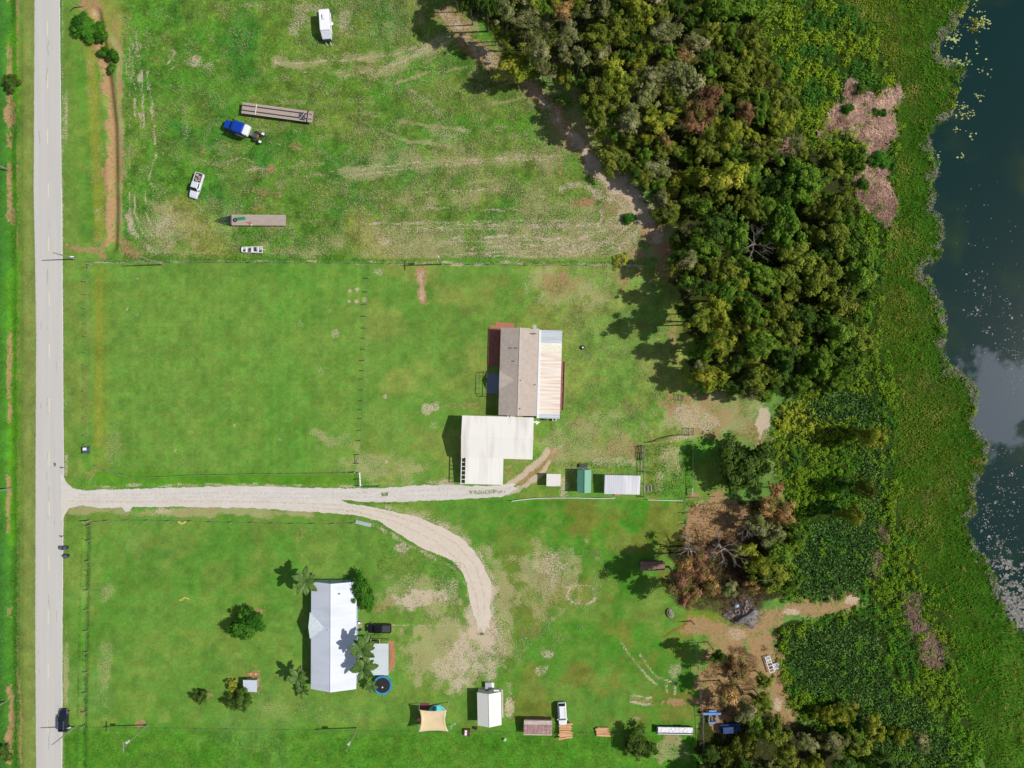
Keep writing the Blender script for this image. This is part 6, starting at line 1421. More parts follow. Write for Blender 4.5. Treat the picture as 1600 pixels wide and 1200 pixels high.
B(-3.4, -2.4, -.5, .5, 1.01, 1.12).build('fifth_wheel', DKMETAL, st); B(-2.35, -1.5, -.45, .45, 1.0, 1.6).build('deck_plate', CHROME, st); B(-3.9, -3.5, -.3, .3, 1.0, 1.3).build('axle_housing', mat('rust_part', tuple(lin(150, 90, 66)), .8), st)
B(4.36, 4.5, -1.0, 1.0, .45, .75).build('bumper', CHROME, st)

# ---- long flatbed
GREYDECK = mat('grey_deck_boards', tuple(lin(176, 160, 150)), .85, .12, 1.4, stretch=(.35, 6, 1)); DARKGAP = mat('deck_gap_steel', (.05, .04, .04), .7)
fb = thing('flatbed_trailer', 'long weathered flatbed trailer beside the blue truck', 'trailer', W(433.5, 175.5, 1.3), R(-7.6)); hl = 8.1
B(-hl, hl, -1.24, 1.24, 1.1, 1.22).build('chassis', DARKGAP, fb)
for sec, (x0, x1) in enumerate([(-hl, -5.1), (-4.75, 6.65), (6.95, hl)]):
    for i in range(9):
        y = -1.26 + i * .28
        if i in (2, 6) and sec < 2: B(x0, x1, y + .07, y + .2, 1.225, 1.25).build('rub_strip', DARKGAP, fb); continue
        B(x0, x1, y, y + .255, 1.225, 1.30).build('deck_board', GREYDECK, fb)
B(-5.0, -4.8, -1.26, 1.26, 1.225, 1.38).build('step_rail', mat('cream_rail', tuple(lin(222, 208, 192)), .7), fb); B(6.7, 6.9, -1.26, 1.26, 1.225, 1.32).build('cross_rail', DARKGAP, fb)
for x in (7.2, 7.6): 
    for y in (-.7, .35): B(x, x + .2, y, y + .3, 1.302, 1.33).build('stake_plate', DARKGAP, fb)
for x in (4.6, 5.9):
    for s in (-1, 1): MB().tube((x, s * .65, .5), (x, s * 1.2, .5), .5, n=16).build('wheel', TYRE, fb)
for s in (-1, 1): B(-4.4, -4.2, *sorted((s * .7, s * .85)), .0, 1.1).build('landing_leg', DKMETAL, fb)
def local_thing(name, label, cat, base, x, y, z, group=None):
    o = thing(name, label, cat, (0, 0, 0), 0, group); o.matrix_world = Matrix.Translation(base.location) @ Matrix.Rotation(base.rotation_euler.z, 4, 'Z') @ Matrix.Translation((x, y, z)); return o
tp = local_thing('tarpaulin', 'crumpled dark grey tarpaulin near the rear end of the long flatbed', 'tarp', fb, 5.7, -.1, 1.31)
r_ = random.Random(3); v = []; fs = []
for i in range(12):
    for j in range(14): v.append((-.75 + i * .13 + r_.uniform(-.04, .04), -.95 + j * .14 + r_.uniform(-.04, .04), r_.uniform(.02, .3) if 0 < i < 11 and 0 < j < 13 else 0))
for i in range(11):
    for j in range(13):
        if (i < 2 and j < 4) or (i > 8 and j > 10): continue
        fs.append((i * 14 + j, (i + 1) * 14 + j, (i + 1) * 14 + j + 1, i * 14 + j + 1))
MB().add(v, fs).build('sheet', mat('dark_tarp', (.07, .07, .085), .55, .3, 3), tp); MB().path([(-.6, -.9, .3), (0, -.2, .36), (.6, .8, .32)], .03, 5).build('strap', WHITE, tp)

# ---- gooseneck trailer
gn = thing('gooseneck_trailer', 'grey board gooseneck trailer with a dark pointed hitch', 'trailer', W(404, 344, .9), R(-.3))
B(-6.1, 6.2, -1.2, 1.22, .7, .84).build('chassis', DARKGAP, gn)
for i in range(10): B(-6.1, 6.2, -1.2 + i * .243, -1.2 + i * .243 + .228, .845, .92 + .008 * (i % 3)).build('deck_board', GREYDECK, gn)
ht = MB()
for s in (-1, 1): ht.tube((-6.1, s * 1.0, .9), (-9.0, s * .12, 1.2), .09, n=6).tube((-6.1, s * .4, .8), (-8.4, s * .1, 1.1), .07, n=6)
for x, w_ in ((-6.5, .85), (-7.0, .7), (-7.5, .55), (-8.0, .4)): ht.box(x, x + .12, -w_, w_, .86, .96)
ht.build('hitch_frame', DKMETAL, gn); B(-7.4, -6.7, -.3, .3, .97, 1.25).build('tool_box', mat('dark_green_paint', tuple(lin(30, 60, 46)), .6), gn); MB().tube((-8.9, 0, .0), (-8.9, 0, 1.2), .07).build('jack', DKMETAL, gn)
B(-6.3, -6.12, -1.0, 1.0, .9, 1.3).build('headboard', DKMETAL, gn)
for x in (.8, 1.8):
    for s in (-1, 1): MB().tube((x, s * .9, .38), (x, s * 1.19, .38), .38, n=14).build('wheel', TYRE, gn)
q_ = local_thing('spare_tyre', 'spare tyre lying at the front of the gooseneck trailer', 'tyre', gn, -5.25, -.02, .95); MB().torus((0, 0, .1), .34, .13, 20, 8).build('tyre_casing', TYRE, q_); MB().disc((0, 0), .22, .04, .14, 14).build('rim', CHROME, q_)
q_ = local_thing('green_box', 'flat green metal box behind the spare tyre on the gooseneck trailer', 'box', gn, -3.9, .3, .95); B(-.95, .95, -.32, .32, 0, .22, .12).build('box_body', mat('bright_green', tuple(lin(34, 140, 84)), .5), q_); B(-.85, .85, -.24, .24, .221, .25, .12).build('lid', mat('bright_green', (0, 0, 0)), q_)
q_ = local_thing('straps_bundle', 'tangle of reddish straps on the gooseneck trailer deck', 'straps', gn, -2.2, -.75, .95); MB().path([(-.6, .3, .05), (0, .1, .12), (.3, -.3, .05), (.7, .1, .1), (.2, .4, .06), (.6, -.4, .12)], .06, 5).build('strap_coil', mat('reddish_strap', tuple(lin(190, 110, 100)), .7), q_); MB().disc((.6, -.35), .16, .0, .12, 10).build('strap_end', WHITE, q_)

# ---- small boat-like utility trailer
bt = thing('jon_boat', 'small flat grey boat full of gear beside the upper fence', 'boat', W(394, 390, .6), R(-.5))
hull = [(-2.45, -.35), (-2.3, -.6), (2.4, -.75), (2.4, .75), (-2.3, .6), (-2.45, .35)]
MB().prism([(x * .96, y * .9) for x, y in hull], .25, .35).build('hull_floor', GALV, bt)
rim_ = MB()
for i in range(6):
    (x0, y0), (x1, y1) = hull[i], hull[(i + 1) % 6]; rim_.add([(x0, y0, .62), (x1, y1, .62), (x1 * .94, y1 * .84, .62), (x0 * .94, y0 * .84, .62), (x0 * .95, y0 * .85, .2), (x1 * .95, y1 * .85, .2)], [(0, 1, 2, 3), (0, 1, 5, 4), (3, 2, 5, 4)])
rim_.build('gunwale', WHITE, bt)
for i, x in enumerate((-1.5, -.2, 1.2)): B(x, x + .3, -.55, .55, .45, .58).build('thwart', WHITE, bt)
for i, (x, y, m_) in enumerate([(-2.0, -.2, BLACK), (-.8, .1, BLACK), (-.85, -.4, DKMETAL), (.5, -.1, BLACK), (.45, .35, DKMETAL), (1.6, -.3, DKMETAL)]): B(x, x + .4, y - .2, y + .2, .36, .62).build('gear_box', m_, bt)
MB().path([(2.4, 0, .5), (3.1, 0, .5)], .06, 6).build('tongue', WHITE, bt); B(1.7, 2.2, -.1, .5, .4, .66).build('seat_cushion', mat('pinkish_vinyl', tuple(lin(206, 170, 168)), .6), bt)
for s in (-1, 1): MB().tube((.2, s * .62, .25), (.2, s * .8, .25), .25, n=12).build('wheel', TYRE, bt)

# ---- camper
cp = thing('camper_trailer', 'white camper trailer parked alone near the top of the field', 'camper', W(507.5, 36, 2.3), R(-86))
B(-2.9, 1.7, -1.13, 1.13, .5, 2.7).build('body', paint('camper_white', tuple(lin(240, 241, 243)), .4), cp, bevel=.08)
MB().add([(1.71, -1.1, 2.45), (1.71, 1.1, 2.45), (3.2, .95, 1.6), (3.2, -.95, 1.6), (1.71, -1.1, .5), (1.71, 1.1, .5), (3.2, .95, .6), (3.2, -.95, .6)], [(0, 1, 2, 3), (4, 5, 6, 7), (0, 1, 5, 4), (1, 2, 6, 5), (2, 3, 7, 6), (3, 0, 4, 7)]).build('nose', mat('camper_grey', tuple(lin(206, 208, 218)), .4), cp, bevel=.05)
B(3.22, 3.5, -.9, .9, .5, 1.3).build('front_rack', BLACK, cp); MB().tube((3.5, .5, .6), (4.3, .85, .5), .06).build('hitch_arm', WHITE, cp); MB().tube((3.5, -.5, .6), (4.3, 0, .5), .05).build('hitch_arm', WHITE, cp)
B(-3.8, -2.95, -1.0, .9, .6, 1.3).build('rear_platform', GALV, cp); B(-1.5, -.6, -.35, .3, 2.72, 2.95).build('roof_unit', WHITE, cp, bevel=.06); B(-1.75, -1.0, -.5, -.42, 2.72, 2.8).build('roof_vent', DKMETAL, cp)
MB().tube((-2.4, 1.25, 2.45), (1.3, 1.25, 2.45), .09, n=10).build('awning_roll', mat('awning_lilac', tuple(lin(210, 200, 226)), .6), cp); B(-2.9, -2.2, 1.16, 1.4, .3, .6).build('side_step', DKMETAL, cp)
window_y(cp, 1.14, -1.6, -.8, 1.4, 2.1, 1); window_y(cp, 1.14, .2, 1.0, 1.4, 2.1, 1); window_y(cp, -1.14, -1.6, -.8, 1.4, 2.1, -1)
for x in (-.9, -.1):
    for s in (-1, 1): MB().tube((x, s * .85, .36), (x, s * 1.12, .36), .36, n=14).build('wheel', TYRE, cp)
pt_ = thing('propane_tank', 'white round tank standing right of the camper', 'tank', W(519, 38.5), 0); sphere('tank_shell', .38, WHITE, pt_, (0, 0, .4)); MB().tube((0, 0, .7), (0, 0, .85), .1).build('valve', CHROME, pt_)

# ---- lumber
def lumber(label, px, py, n_, L, Wt, rot, seed, h0=.3, name='lumber_stack'):
    t = thing(name, label, 'lumber', W(px, py, .5), R(rot)); r = random.Random(seed); 
    for x in (-L * .3, L * .3): B(x - .08, x + .08, -Wt / 2, Wt / 2, 0, h0).build('bearer', POSTW, t)
    p = Wt / n_
    for i in range(n_):
        y = -Wt / 2 + i * p; e = r.uniform(-.25, .3); l_ = L * r.uniform(.86, 1.1)
        for lay in range(2):
            z = h0 + .01 + lay * .17
            if lay and r.random() < .25: continue
            B(-l_ / 2 + e, l_ / 2 + e, y, y + p * .82, z, z + .15, r.uniform(-.02, .02) + (.12 if i == 0 and lay and seed == 1 else 0)).build('plank', WOODN, t)
    return t
lumber('pile of fresh orange lumber behind the white pickup', 884, 1141, 9, 2.9, 3.4, 3, 1, .7)
lumber('smaller square stack of fresh lumber on the lower fence', 941.5, 1144, 8, 2.9, 2.1, -2, 2, .2)
lt = thing('long_trailer', 'long narrow trailer covered with a white tarp on the lower fence', 'trailer', W(1055.5, 1142, 1.2), R(-1))
B(-4.0, 4.0, -.85, .75, .5, .9).build('chassis', DARKGAP, lt)
v = []; fs = []; r_ = random.Random(9)
for i in range(28):
    for j in range(6): v.append((-3.95 + i * 7.9 / 27, -.45 + j * .24, 1.15 + r_.uniform(-.07, .07) + (.05 if j in (2, 3) else 0)))
for i in range(27):
    for j in range(5): fs.append((i * 6 + j, (i + 1) * 6 + j, (i + 1) * 6 + j + 1, i * 6 + j + 1))
MB().add(v, fs).build('white_cover', mat('white_tarp', tuple(lin(232, 232, 238)), .6, .1, 1.5, c2=tuple(lin(180, 170, 172)), stretch=(.6, 3, 1), thr=(.55, .75)), lt)
B(-3.95, 3.95, -.44, .74, .91, 1.05).build('load', WHITE, lt); B(-4.0, 3.9, -.86, -.72, .95, 1.15).build('side_rail', WHITE, lt); B(-4.2, -4.05, -.9, .9, .4, 1.0).build('end_rail', DKMETAL, lt)
for x in (.4, 1.3):
    for s in (-1, 1): MB().tube((x, s * .6, .34), (x, s * .84, .34), .34, n=12).build('wheel', TYRE, lt)
# ---- blue frame (boat lift / implement) and metal rack
bf = thing('blue_implement', 'blue metal frame with a long beam in tree shade beside the lower fence', 'implement', W(1112, 1118), 0); BM = mat('pale_blue_paint', tuple(lin(110, 150, 205)), .5, .15, 2)
B(-2.2, 1.9, .55, 1.05, .5, .95).build('beam', BM, bf); B(-.8, .9, 1.1, 1.5, .4, .7).build('crossbar', BM, bf)
for x in (-.8, .9): B(x, x + .18, -1.4, .54, .4, .6, .1 if x > 0 else -.1).build('arm', BM, bf)
B(-.75, .6, -1.6, -1.2, .3, .6).build('rear_plate', BM, bf)
for s in (-1, 1): MB().tube((s * .6, 0, .3), (s * .75, 0, .3), .3, n=12).build('wheel', TYRE, bf)
rk = thing('metal_rack', 'bare white steel rack on the sandy yard beside the swamp plants', 'rack', W(1201, 1036), R(-72)); RK = MB()
for s in (-.55, .55): RK.box(-1.9, 1.9, s - .07, s + .07, .5, .65)
for i in range(6): RK.box(-1.9 + i * .74, -1.78 + i * .74, -.6, .6, .66, .74)
RK.build('rack_frame', WHITE, rk); B(-1.5, -.2, -.35, .35, .3, .45).build('lower_tray', GALV, rk)
for i in range(3): B(1.3 - i * .0, 1.6, .75 + i * .45, 1.0 + i * .45, .5, .6).build('side_bar', WHITE, rk)
for x in (-1.8, 1.7):
    for y in (-.5, .5): B(x, x + .08, y, y + .08, 0, .5).build('leg', GALV, rk)
B(.3, 1.8, .7, 2.2, .35, .42).build('side_panel', GALV, rk)

# ---- debris heap
dh = thing('debris_heap', 'burnt heap of branches, ash and scrap beside the sandy path', 'debris heap', W(1160, 952), 0); r_ = random.Random(21)
ASH = mat('ash', tuple(lin(150, 142, 138)), .95, .3, 1.5, c2=tuple(lin(84, 76, 74)), bump=.6)
v = []; fs = []; n_ = 22
for i in range(n_ + 1):
    for j in range(n_ + 1):
        x, y = -4.4 + 8.8 * i / n_, -4.4 + 8.8 * j / n_; q = math.hypot(x / 4.1, y / 3.7) * (1 + .22 * math.sin(3 * math.atan2(y, x) + 1) + .1 * math.sin(7 * math.atan2(y, x))); v.append((x, y, max(-.1, .9 * (1 - q) * 1.6) * r_.uniform(.6, 1.3) - .03 if q < 1 else -.15))
for i in range(n_):
    for j in range(n_): fs.append((i * (n_ + 1) + j, (i + 1) * (n_ + 1) + j, (i + 1) * (n_ + 1) + j + 1, i * (n_ + 1) + j + 1))
MB().add(v, fs).build('ash_mound', ASH, dh)
br = MB()
for i in range(330):
    a, rr_ = r_.uniform(0, 6.28), 5.2 * r_.random() ** .7; x, y = rr_ * math.cos(a), rr_ * math.sin(a) * .9; b_ = r_.uniform(0, 3.14); l_ = r_.uniform(.4, 1.6)
    z = max(.1, 1.0 * (1 - rr_ / 4.3)) + r_.uniform(0, .5); br.tube((x, y, z), (x + l_ * math.cos(b_), y + l_ * math.sin(b_), z + r_.uniform(-.2, .3)), r_.uniform(.025, .06), .02, 4, False)
tag(br.build('dead_branches', mat('brown_brush', tuple(lin(150, 122, 104)), .9, .35, 1.2, c2=tuple(lin(96, 84, 82))), dh), kind='stuff')
lg = thing('burnt_log', 'big grey hollow log lying across the debris heap', 'log', (*W(1165, 961), .5), R(32)); MB().loft([[(x, r0 * math.cos(k * .785), .75 + r0 * .8 * math.sin(k * .785)) for k in range(8)] for x, r0 in [(-2.6, .35), (-1.5, .7), (0, .8), (1.8, .85), (2.6, .5)]]).build('log_body', mat('grey_log', tuple(lin(150, 144, 146)), .9, .35, 1.4, stretch=(.5, 3, 1), c2=tuple(lin(80, 74, 74))), lg); B(-2.2, 1.6, .78, 1.02, .2, .4).build('split', BLACK, lg)
bs = thing('blue_tarp_scrap', 'scrap of pale blue tarp on top of the debris heap', 'tarp', (*W(1149, 945), 1.0), .5); MB().add([(-.5, -.3, 0), (.4, -.35, .1), (.6, .3, .05), (-.3, .4, .12), (0, 0, .25)], [(0, 1, 4), (1, 2, 4), (2, 3, 4), (3, 0, 4)]).build('tarp_piece', mat('tarp_blue', tuple(lin(140, 170, 205)), .6), bs); B(-.1, .1, -.1, .1, .2, .26).build('tarp_fold', WHITE, bs)
po = thing('leaning_post', 'thick dark post with a crossbar standing above the orange rope', 'post', W(1080, 970), 0); MB().tube((0, 0, -.1), (.15, -.1, 2.4), .16, .12).build('shaft', POSTW, po); B(-.9, .5, -.15, -.03, 2.1, 2.25).build('crossbar', POSTW, po)
rp = thing('orange_rope', 'two orange ropes stretched over the grass below the post', 'rope', W(1060, 980), 0); RO = mat('orange_rope', tuple(lin(214, 110, 50)), .7)
for o_ in (-.12, .16): MB().path([(-3.3, -2.2 + o_, .06), (-1.2, -.8 + o_, .07), (1.0, .2 + o_, .06), (2.6, 1.2 + o_, .3)], .035, 5).build('rope_strand', RO, rp)
rk2 = thing('grey_boulder', 'grey lump of rubble beside the rust trees left of the post', 'rubble', W(1047, 958), .4); MB().disc((0, 0), .8, -.05, .45, 9, 1.2).build('rock', mat('rock_grey', tuple(lin(140, 132, 118)), .95, .3, 2), rk2, bevel=.15); MB().disc((.1, .1), .5, .451, .7, 8, .8).build('rock_cap', bpy.data.materials['rock_grey'], rk2, bevel=.12)

# ---- bins, mailbox, small things
def bin_(px, py, rot, label):
    t = thing('wheelie_bin', label, 'bin', W(px, py), R(rot), 'bins by the road'); MB().loft([[(-.3, -.28, 0), (.3, -.28, 0), (.3, .28, 0), (-.3, .28, 0)], [(-.4, -.36, 1.1), (.4, -.36, 1.1), (.4, .36, 1.1), (-.4, .36, 1.1)]]).build('bin_body', mat('bin_grey', tuple(lin(46, 54, 64)), .5), t)
    B(-.44, .42, -.4, .4, 1.11, 1.18).build('lid', mat('bin_lid', tuple(lin(80, 92, 106)), .45), t, bevel=.03); MB().tube((-.46, -.3, 1.08), (-.46, .3, 1.08), .03).build('handle', BLACK, t); MB().tube((-.34, -.34, .12), (-.34, .34, .12), .12, n=10).build('wheel', TYRE, t)
bin_(101.2, 854.8, 0, 'dark bin nearest the road edge, left of its neighbour'); bin_(105.4, 854.8, 0, 'dark bin just right of the roadside one'); bin_(107.2, 868, 35, 'dark bin turned askew below the other two')
mb = thing('livestock_scale_box', 'white and blue grey utility box on the left paddock fence line', 'utility box', W(136.5, 703), 0)
B(-.55, .55, -.7, .7, 0, .9).build('frame_box', mat('navy_frame', tuple(lin(70, 80, 110)), .6), mb); B(-.35, .35, .0, .6, .91, 1.15).build('lid', WHITE, mb)
for x, y in [(-.7, -.75), (.62, -.75), (-.7, .67), (.62, .67)]: B(x, x + .1, y, y + .1, 0, 1.1).build('corner_post', BLACK, mb)
bb = thing('beehive_box', 'dark red crate with a white lid below the workshop', 'crate', W(729.5, 1143), R(-4)); B(-.7, .75, -.75, .75, 0, .5).build('crate_body', mat('maroon_paint', tuple(lin(90, 40, 40)), .7), bb); B(-.45, .05, -.6, .55, .51, .62).build('white_lid', WHITE, bb)
bb = thing('red_crate', 'small dark red crate right beside the workshop corner', 'crate', W(743, 1137), R(-10)); B(-.4, .4, -.3, .3, 0, .45).build('crate_body', bpy.data.materials['maroon_paint'], bb); B(-.3, .3, -.2, .2, .451, .5).build('crate_lid', BLACK, bb)
bb = thing('white_drum', 'little white drum alone on the grass right of the workshop', 'drum', W(789, 1154.5), 0); MB().tube((0, 0, 0), (0, 0, .6), .3, .28, 14).build('drum_shell', WHITE, bb); MB().disc((0, 0), .22, .6, .63, 12).build('lid', GALV, bb)
tf = thing('tyre_planter', 'dark tyre with a white middle on the grass right of the tan house', 'tyre', W(910, 543), 0); MB().torus((0, 0, .2), .36, .16, 20, 8).build('tyre_casing', TYRE, tf); MB().disc((.08, 0), .2, .05, .32, 12).build('white_core', WHITE, tf)
cg = thing('cattle_ramp', 'pale grey board ramp at the right end of the lower front fence', 'ramp', W(568, 817.5), R(-14)); 
for i in range(4): B(-1.8, 1.8, -.42 + i * .2, -.42 + i * .2 + .18, .15 + .02 * i, .22 + .02 * i).build('board', GALV, cg)
B(-1.75, -1.6, -.4, .35, -.02, .14).build('foot', POSTW, cg); B(1.6, 1.75, -.4, .35, -.02, .14).build('foot', POSTW, cg)
YH = mat('yellow_hose', tuple(lin(222, 216, 110)), .6)
ya = thing('yellow_hose', 'coil of yellow hose beside the lower front fence', 'hose', W(285, 816), 0); MB().path([(-1.0, .25, .04), (-.7, -.2, .05), (-.1, -.45, .04), (.5, -.15, .05), (.95, .3, .04)], .08, 6).build('tube', YH, ya); MB().path([(-.8, .3, .04), (-.4, -.05, .05), (.2, -.2, .04), (.7, .25, .04)], .06, 6).build('inner_loop', YH, ya)
ya = thing('yellow_hose', 'curved yellow hose alone on the lawn above the round tree', 'hose', W(288, 936), 0); MB().path([(-1.1, -.3, .04), (-.6, .05, .05), (0, .35, .04), (.6, .2, .05), (1.1, .0, .04)], .09, 6).build('tube', YH, ya); MB().path([(-1.0, -.4, .04), (-.4, -.3, .05), (0, .05, .04)], .06, 6).build('inner_loop', YH, ya)
for i, (px, py, lab) in enumerate([(1062, 621, 'upper crate frame by the shady corner of the lane'), (1077, 674, 'square wire frame at the upper right corner of the pen')]):
    t = thing('wire_crate', lab, 'crate', W(px, py), R(-3), None); b = MB(); q = .75 if i else .6
    for x0, y0, x1, y1 in [(-q, -q, q, -q), (q, -q, q, q), (q, q, -q, q), (-q, q, -q, -q)]: b.tube((x0, y0, .9), (x1, y1, .9), .045, n=5).tube((x0, y0, .3), (x1, y1, .3), .03, n=5).tube((x0, y0, 0), (x0, y0, .92), .05, n=5)
    b.build('crate_frame', BLACK, t); b2 = MB()
    for k in range(4): b2.tube((-q + .3 + k * .3, -q, .9), (-q + .3 + k * .3, q, .9), .02, n=4)
    b2.build('crate_bars', DKMETAL, t)
for i, (px, py, lab, rr_) in enumerate([(1014, 763, 'stack of weathered pallets in the lower left pen corner', 1)]):
    t = thing('pallet_stack', lab, 'pallets', W(px, py), R(4))
    for k in range(6): B(-1.1 + k * .38, -.85 + k * .38, -.6, .6, .12, .2).build('slat', DKMETAL if k % 2 else WOODG, t)
    B(-1.15, 1.1, -.55, -.45, 0, .11).build('bearer', POSTW, t); B(-1.15, 1.1, .45, .55, 0, .11).build('bearer', POSTW, t)
t = thing('fallen_branch', 'thin dead branch lying near the top of the roadside ditch', 'branch', W(118, 13), 0); MB().path([(-1.2, -.7, .1), (-.2, .1, .2), (1.8, .3, .15)], [.12, .1, .05], 5).build('branch_stem', mat('dark_branch', (.06, .045, .035), .9), t); MB().path([(1.5, .3, .15), (.6, .9, .3), (.1, 1.2, .2)], [.06, .05, .03], 5).build('branch_twig', DEADWOOD, t)
t = thing('rusty_barrel', 'rusty brown scrap barrel between the ditch bushes', 'barrel', W(161, 64), .3); MB().tube((0, -.3, .35), (.1, .4, .4), .42, .42, 14).build('barrel_shell', mat('rust_barrel', tuple(lin(96, 66, 60)), .85, .3, 4), t); MB().torus((.02, 0, .37), .43, .04, 16, 5, tilt=Matrix.Rotation(R(90), 3, 'X')).build('hoop', DKMETAL, t)
for i, (px, py, lab) in enumerate([(100.5, 837, 'short road marker post above the bins'), (101.5, 730, 'short road marker post above the drive mouth'), (112, 1134, 'white marker board beside the pole by the parked car'), (117, 402.5, 'white sign plate beside the upper roadside pole')]):
    t = thing('marker_post', lab, 'marker', W(px, py), R(20 if i == 2 else 0)); MB().tube((0, 0, -.05), (0, 0, 1.0), .06).build('shaft', POSTW if i < 2 else CHROME, t); B(-.45 if i > 1 else -.16, .45 if i > 1 else .16, -.12, .12, 1.0, 1.12).build('plate', WHITE if i > 1 else DKMETAL, t)

# ---- fences
WIRE = mat('fence_wire', (.3, .3, .3), .5, .1, 3, .5)
def fence(label, posts, h=1.2, r=.07, m_=POSTW, rails=(), wire=True, rail_m=None, group=None, name='wire_fence', rr_=.05, braces=()):
    o = W(*posts[0]); t = thing(name, label, 'fence', (o[0], o[1], 0), 0, group)
    L = [(W(*p)[0] - o[0], W(*p)[1] - o[1]) for p in posts]
    me = MB().tube((0, 0, -.15), (0, 0, h), r, r * .92, 8).mesh('post', m_)
    for i, (x, y) in enumerate(L):
        p = link('post', me, t); p.location = (x, y, 0); p.rotation_euler = (R(random.Random(i).uniform(-2, 2)), R(random.Random(i + 50).uniform(-2, 2)), 0)
    for z in rails:
        for i in range(len(L) - 1):
            (x0, y0), (x1, y1) = L[i], L[i + 1]; MB().tube((x0, y0, z), (x1, y1, z), rr_, n=5).build('rail', rail_m or m_, t)
    if wire:
        w_ = MB()
        for z in (h * .35, h * .65, h * .92):
            for i in range(len(L) - 1): w_.tube((*L[i], z), (*L[i + 1], z), .010, n=3, caps=False)
        w_.build('wires', WIRE, t)
    return t
def spaced(a, b, d):
    n_ = max(1, round(math.hypot(b[0] - a[0], b[1] - a[1]) / d)); return [(a[0] + (b[0] - a[0]) * i / n_, a[1] + (b[1] - a[1]) * i / n_) for i in range(n_ + 1)]
fence('wire fence between the upper field and the mown paddocks', spaced((140, 408.5), (580, 411), 31) + spaced((612, 412), (1008, 416), 31), 1.3)
fence('wire fence along the road side of the big paddock', [(138, 417), (135.5, 440), (136, 460), (136.5, 482), (137, 506), (137.2, 525), (137.2, 550), (137, 570), (137, 590), (137, 611), (137, 637), (137, 653), (137, 680), (138, 694)], 1.4, .08)
hb = thing('fence_brace', 'slanting brace at the upper left corner of the big paddock', 'brace', W(140, 419), 0); MB().tube((-.6, -.6, 0), (.5, .8, 1.2), .06).build('strut', POSTW, hb); MB().tube((.5, .8, -.1), (.5, .8, 1.4), .08).build('post', POSTW, hb); MB().tube((.0, .9, 0), (.9, .7, 1.2), .05).build('strut', GALV, hb)
fence('post fence dividing the two mown paddocks', [(577, 434.5), (575, 456), (573.5, 475), (573, 494), (573, 512.5), (572.5, 528), (572, 545.5), (571.5, 563), (571, 579), (570.5, 592), (570, 609), (569.5, 626), (568.5, 639.5), (567.5, 653.5), (567, 672.5), (566, 688)], 1.5, .09)
fence('wooden fence with a rail along the drive below the big paddock', [(153, 727), (170, 735), (187, 741), (206, 745.5), (236, 745), (255, 744.5), (275, 743.5), (299, 742), (320, 741.5), (339, 741.5), (359, 741), (378, 740.5), (399, 740), (424, 740), (442, 740), (463, 739.5), (482, 739.5), (503, 739), (522, 739), (541, 738.5), (561, 738)], 1.2, .08, rails=(1.0,), name='rail_fence')
fence('post fence along the drive above the lower lawn', [(142, 814), (156, 814.5), (170, 812.5), (201, 812.5), (233, 812.5), (266, 813.5), (300, 813.5), (331, 815), (363, 815.5), (396, 816), (428, 817), (459, 817.5), (491, 817.5), (523, 817.5), (553, 817)], 1.35, .1, rails=(), wire=True)
fence('post fence between the road ditch and the lower lawn', [(142, 820), (142, 844), (140, 876), (139, 922), (138.5, 952), (138, 985), (137.5, 1018), (137, 1050), (136, 1082), (135, 1112), (132, 1134)], 1.35, .1)
fence('thin wire fence along the bottom lawn below the lower houses', spaced((121, 1135.5), (640, 1142), 46) + spaced((690, 1142), (1090, 1145), 46), 1.1, .05)
fence('wire fence down the left side of the lane pen', spaced((1005, 696), (1004.5, 776), 20), 1.5, .09, DKMETAL, rails=(.7, 1.4), rr_=.07)
dkf = fence('dark board panel on the upper left corner of the pen', spaced((1001, 697), (1002.5, 718), 10), 1.6, .08, DKMETAL, rails=(.5, .9, 1.3), wire=False, rr_=.08, name='board_fence')
fence('wire fence down the right side of the pen', spaced((1081, 690), (1080, 777), 18), 1.5, .08, rails=(1.35,), rr_=.05)
fence('white pipe fence along the drive below the row of sheds', [(800, 782), (818, 779.5), (842, 777.5), (870, 777), (900, 777), (930, 778), (960, 777)], 1.0, .06, WHITE, rails=(.95,), wire=False, name='pipe_fence', rr_=.075)
fence('white pipe fence under the lower edge of the pen', [(1012, 780), (1030, 780.5), (1048, 781), (1065, 781.5)], 1.0, .06, WHITE, rails=(.95,), wire=False, name='pipe_fence', rr_=.075)
fence('short white gate post pair at the lower right pen corner', [(1080, 762), (1080, 773)], 1.2, .08, WHITE, rails=(1.1,), wire=False, name='pipe_fence', rr_=.1)
fence('wire fence left of the brown grass yard', spaced((1067, 784), (1074, 868), 16), 1.5, .07)
fence('pale fence between the lower lawn and the tree yard', spaced((1085, 1000), (1094, 1100), 20) + spaced((1096, 1118), (1098, 1198), 20), 1.7, .08, WOODG, rails=(1.5,), rr_=.045)
fence('log fence along the upper edge of the pen', [(1012, 691), (1024, 689), (1036, 684), (1050, 680.5), (1064, 679), (1076, 680)], .9, .08, mat('old_log', tuple(lin(112, 92, 78)), .9), rails=(.75,), wire=False, name='log_fence', rr_=.11)
fence('dark wire fence above the brown grass yard', spaced((1066, 778), (1140, 774), 24), 1.2, .06)
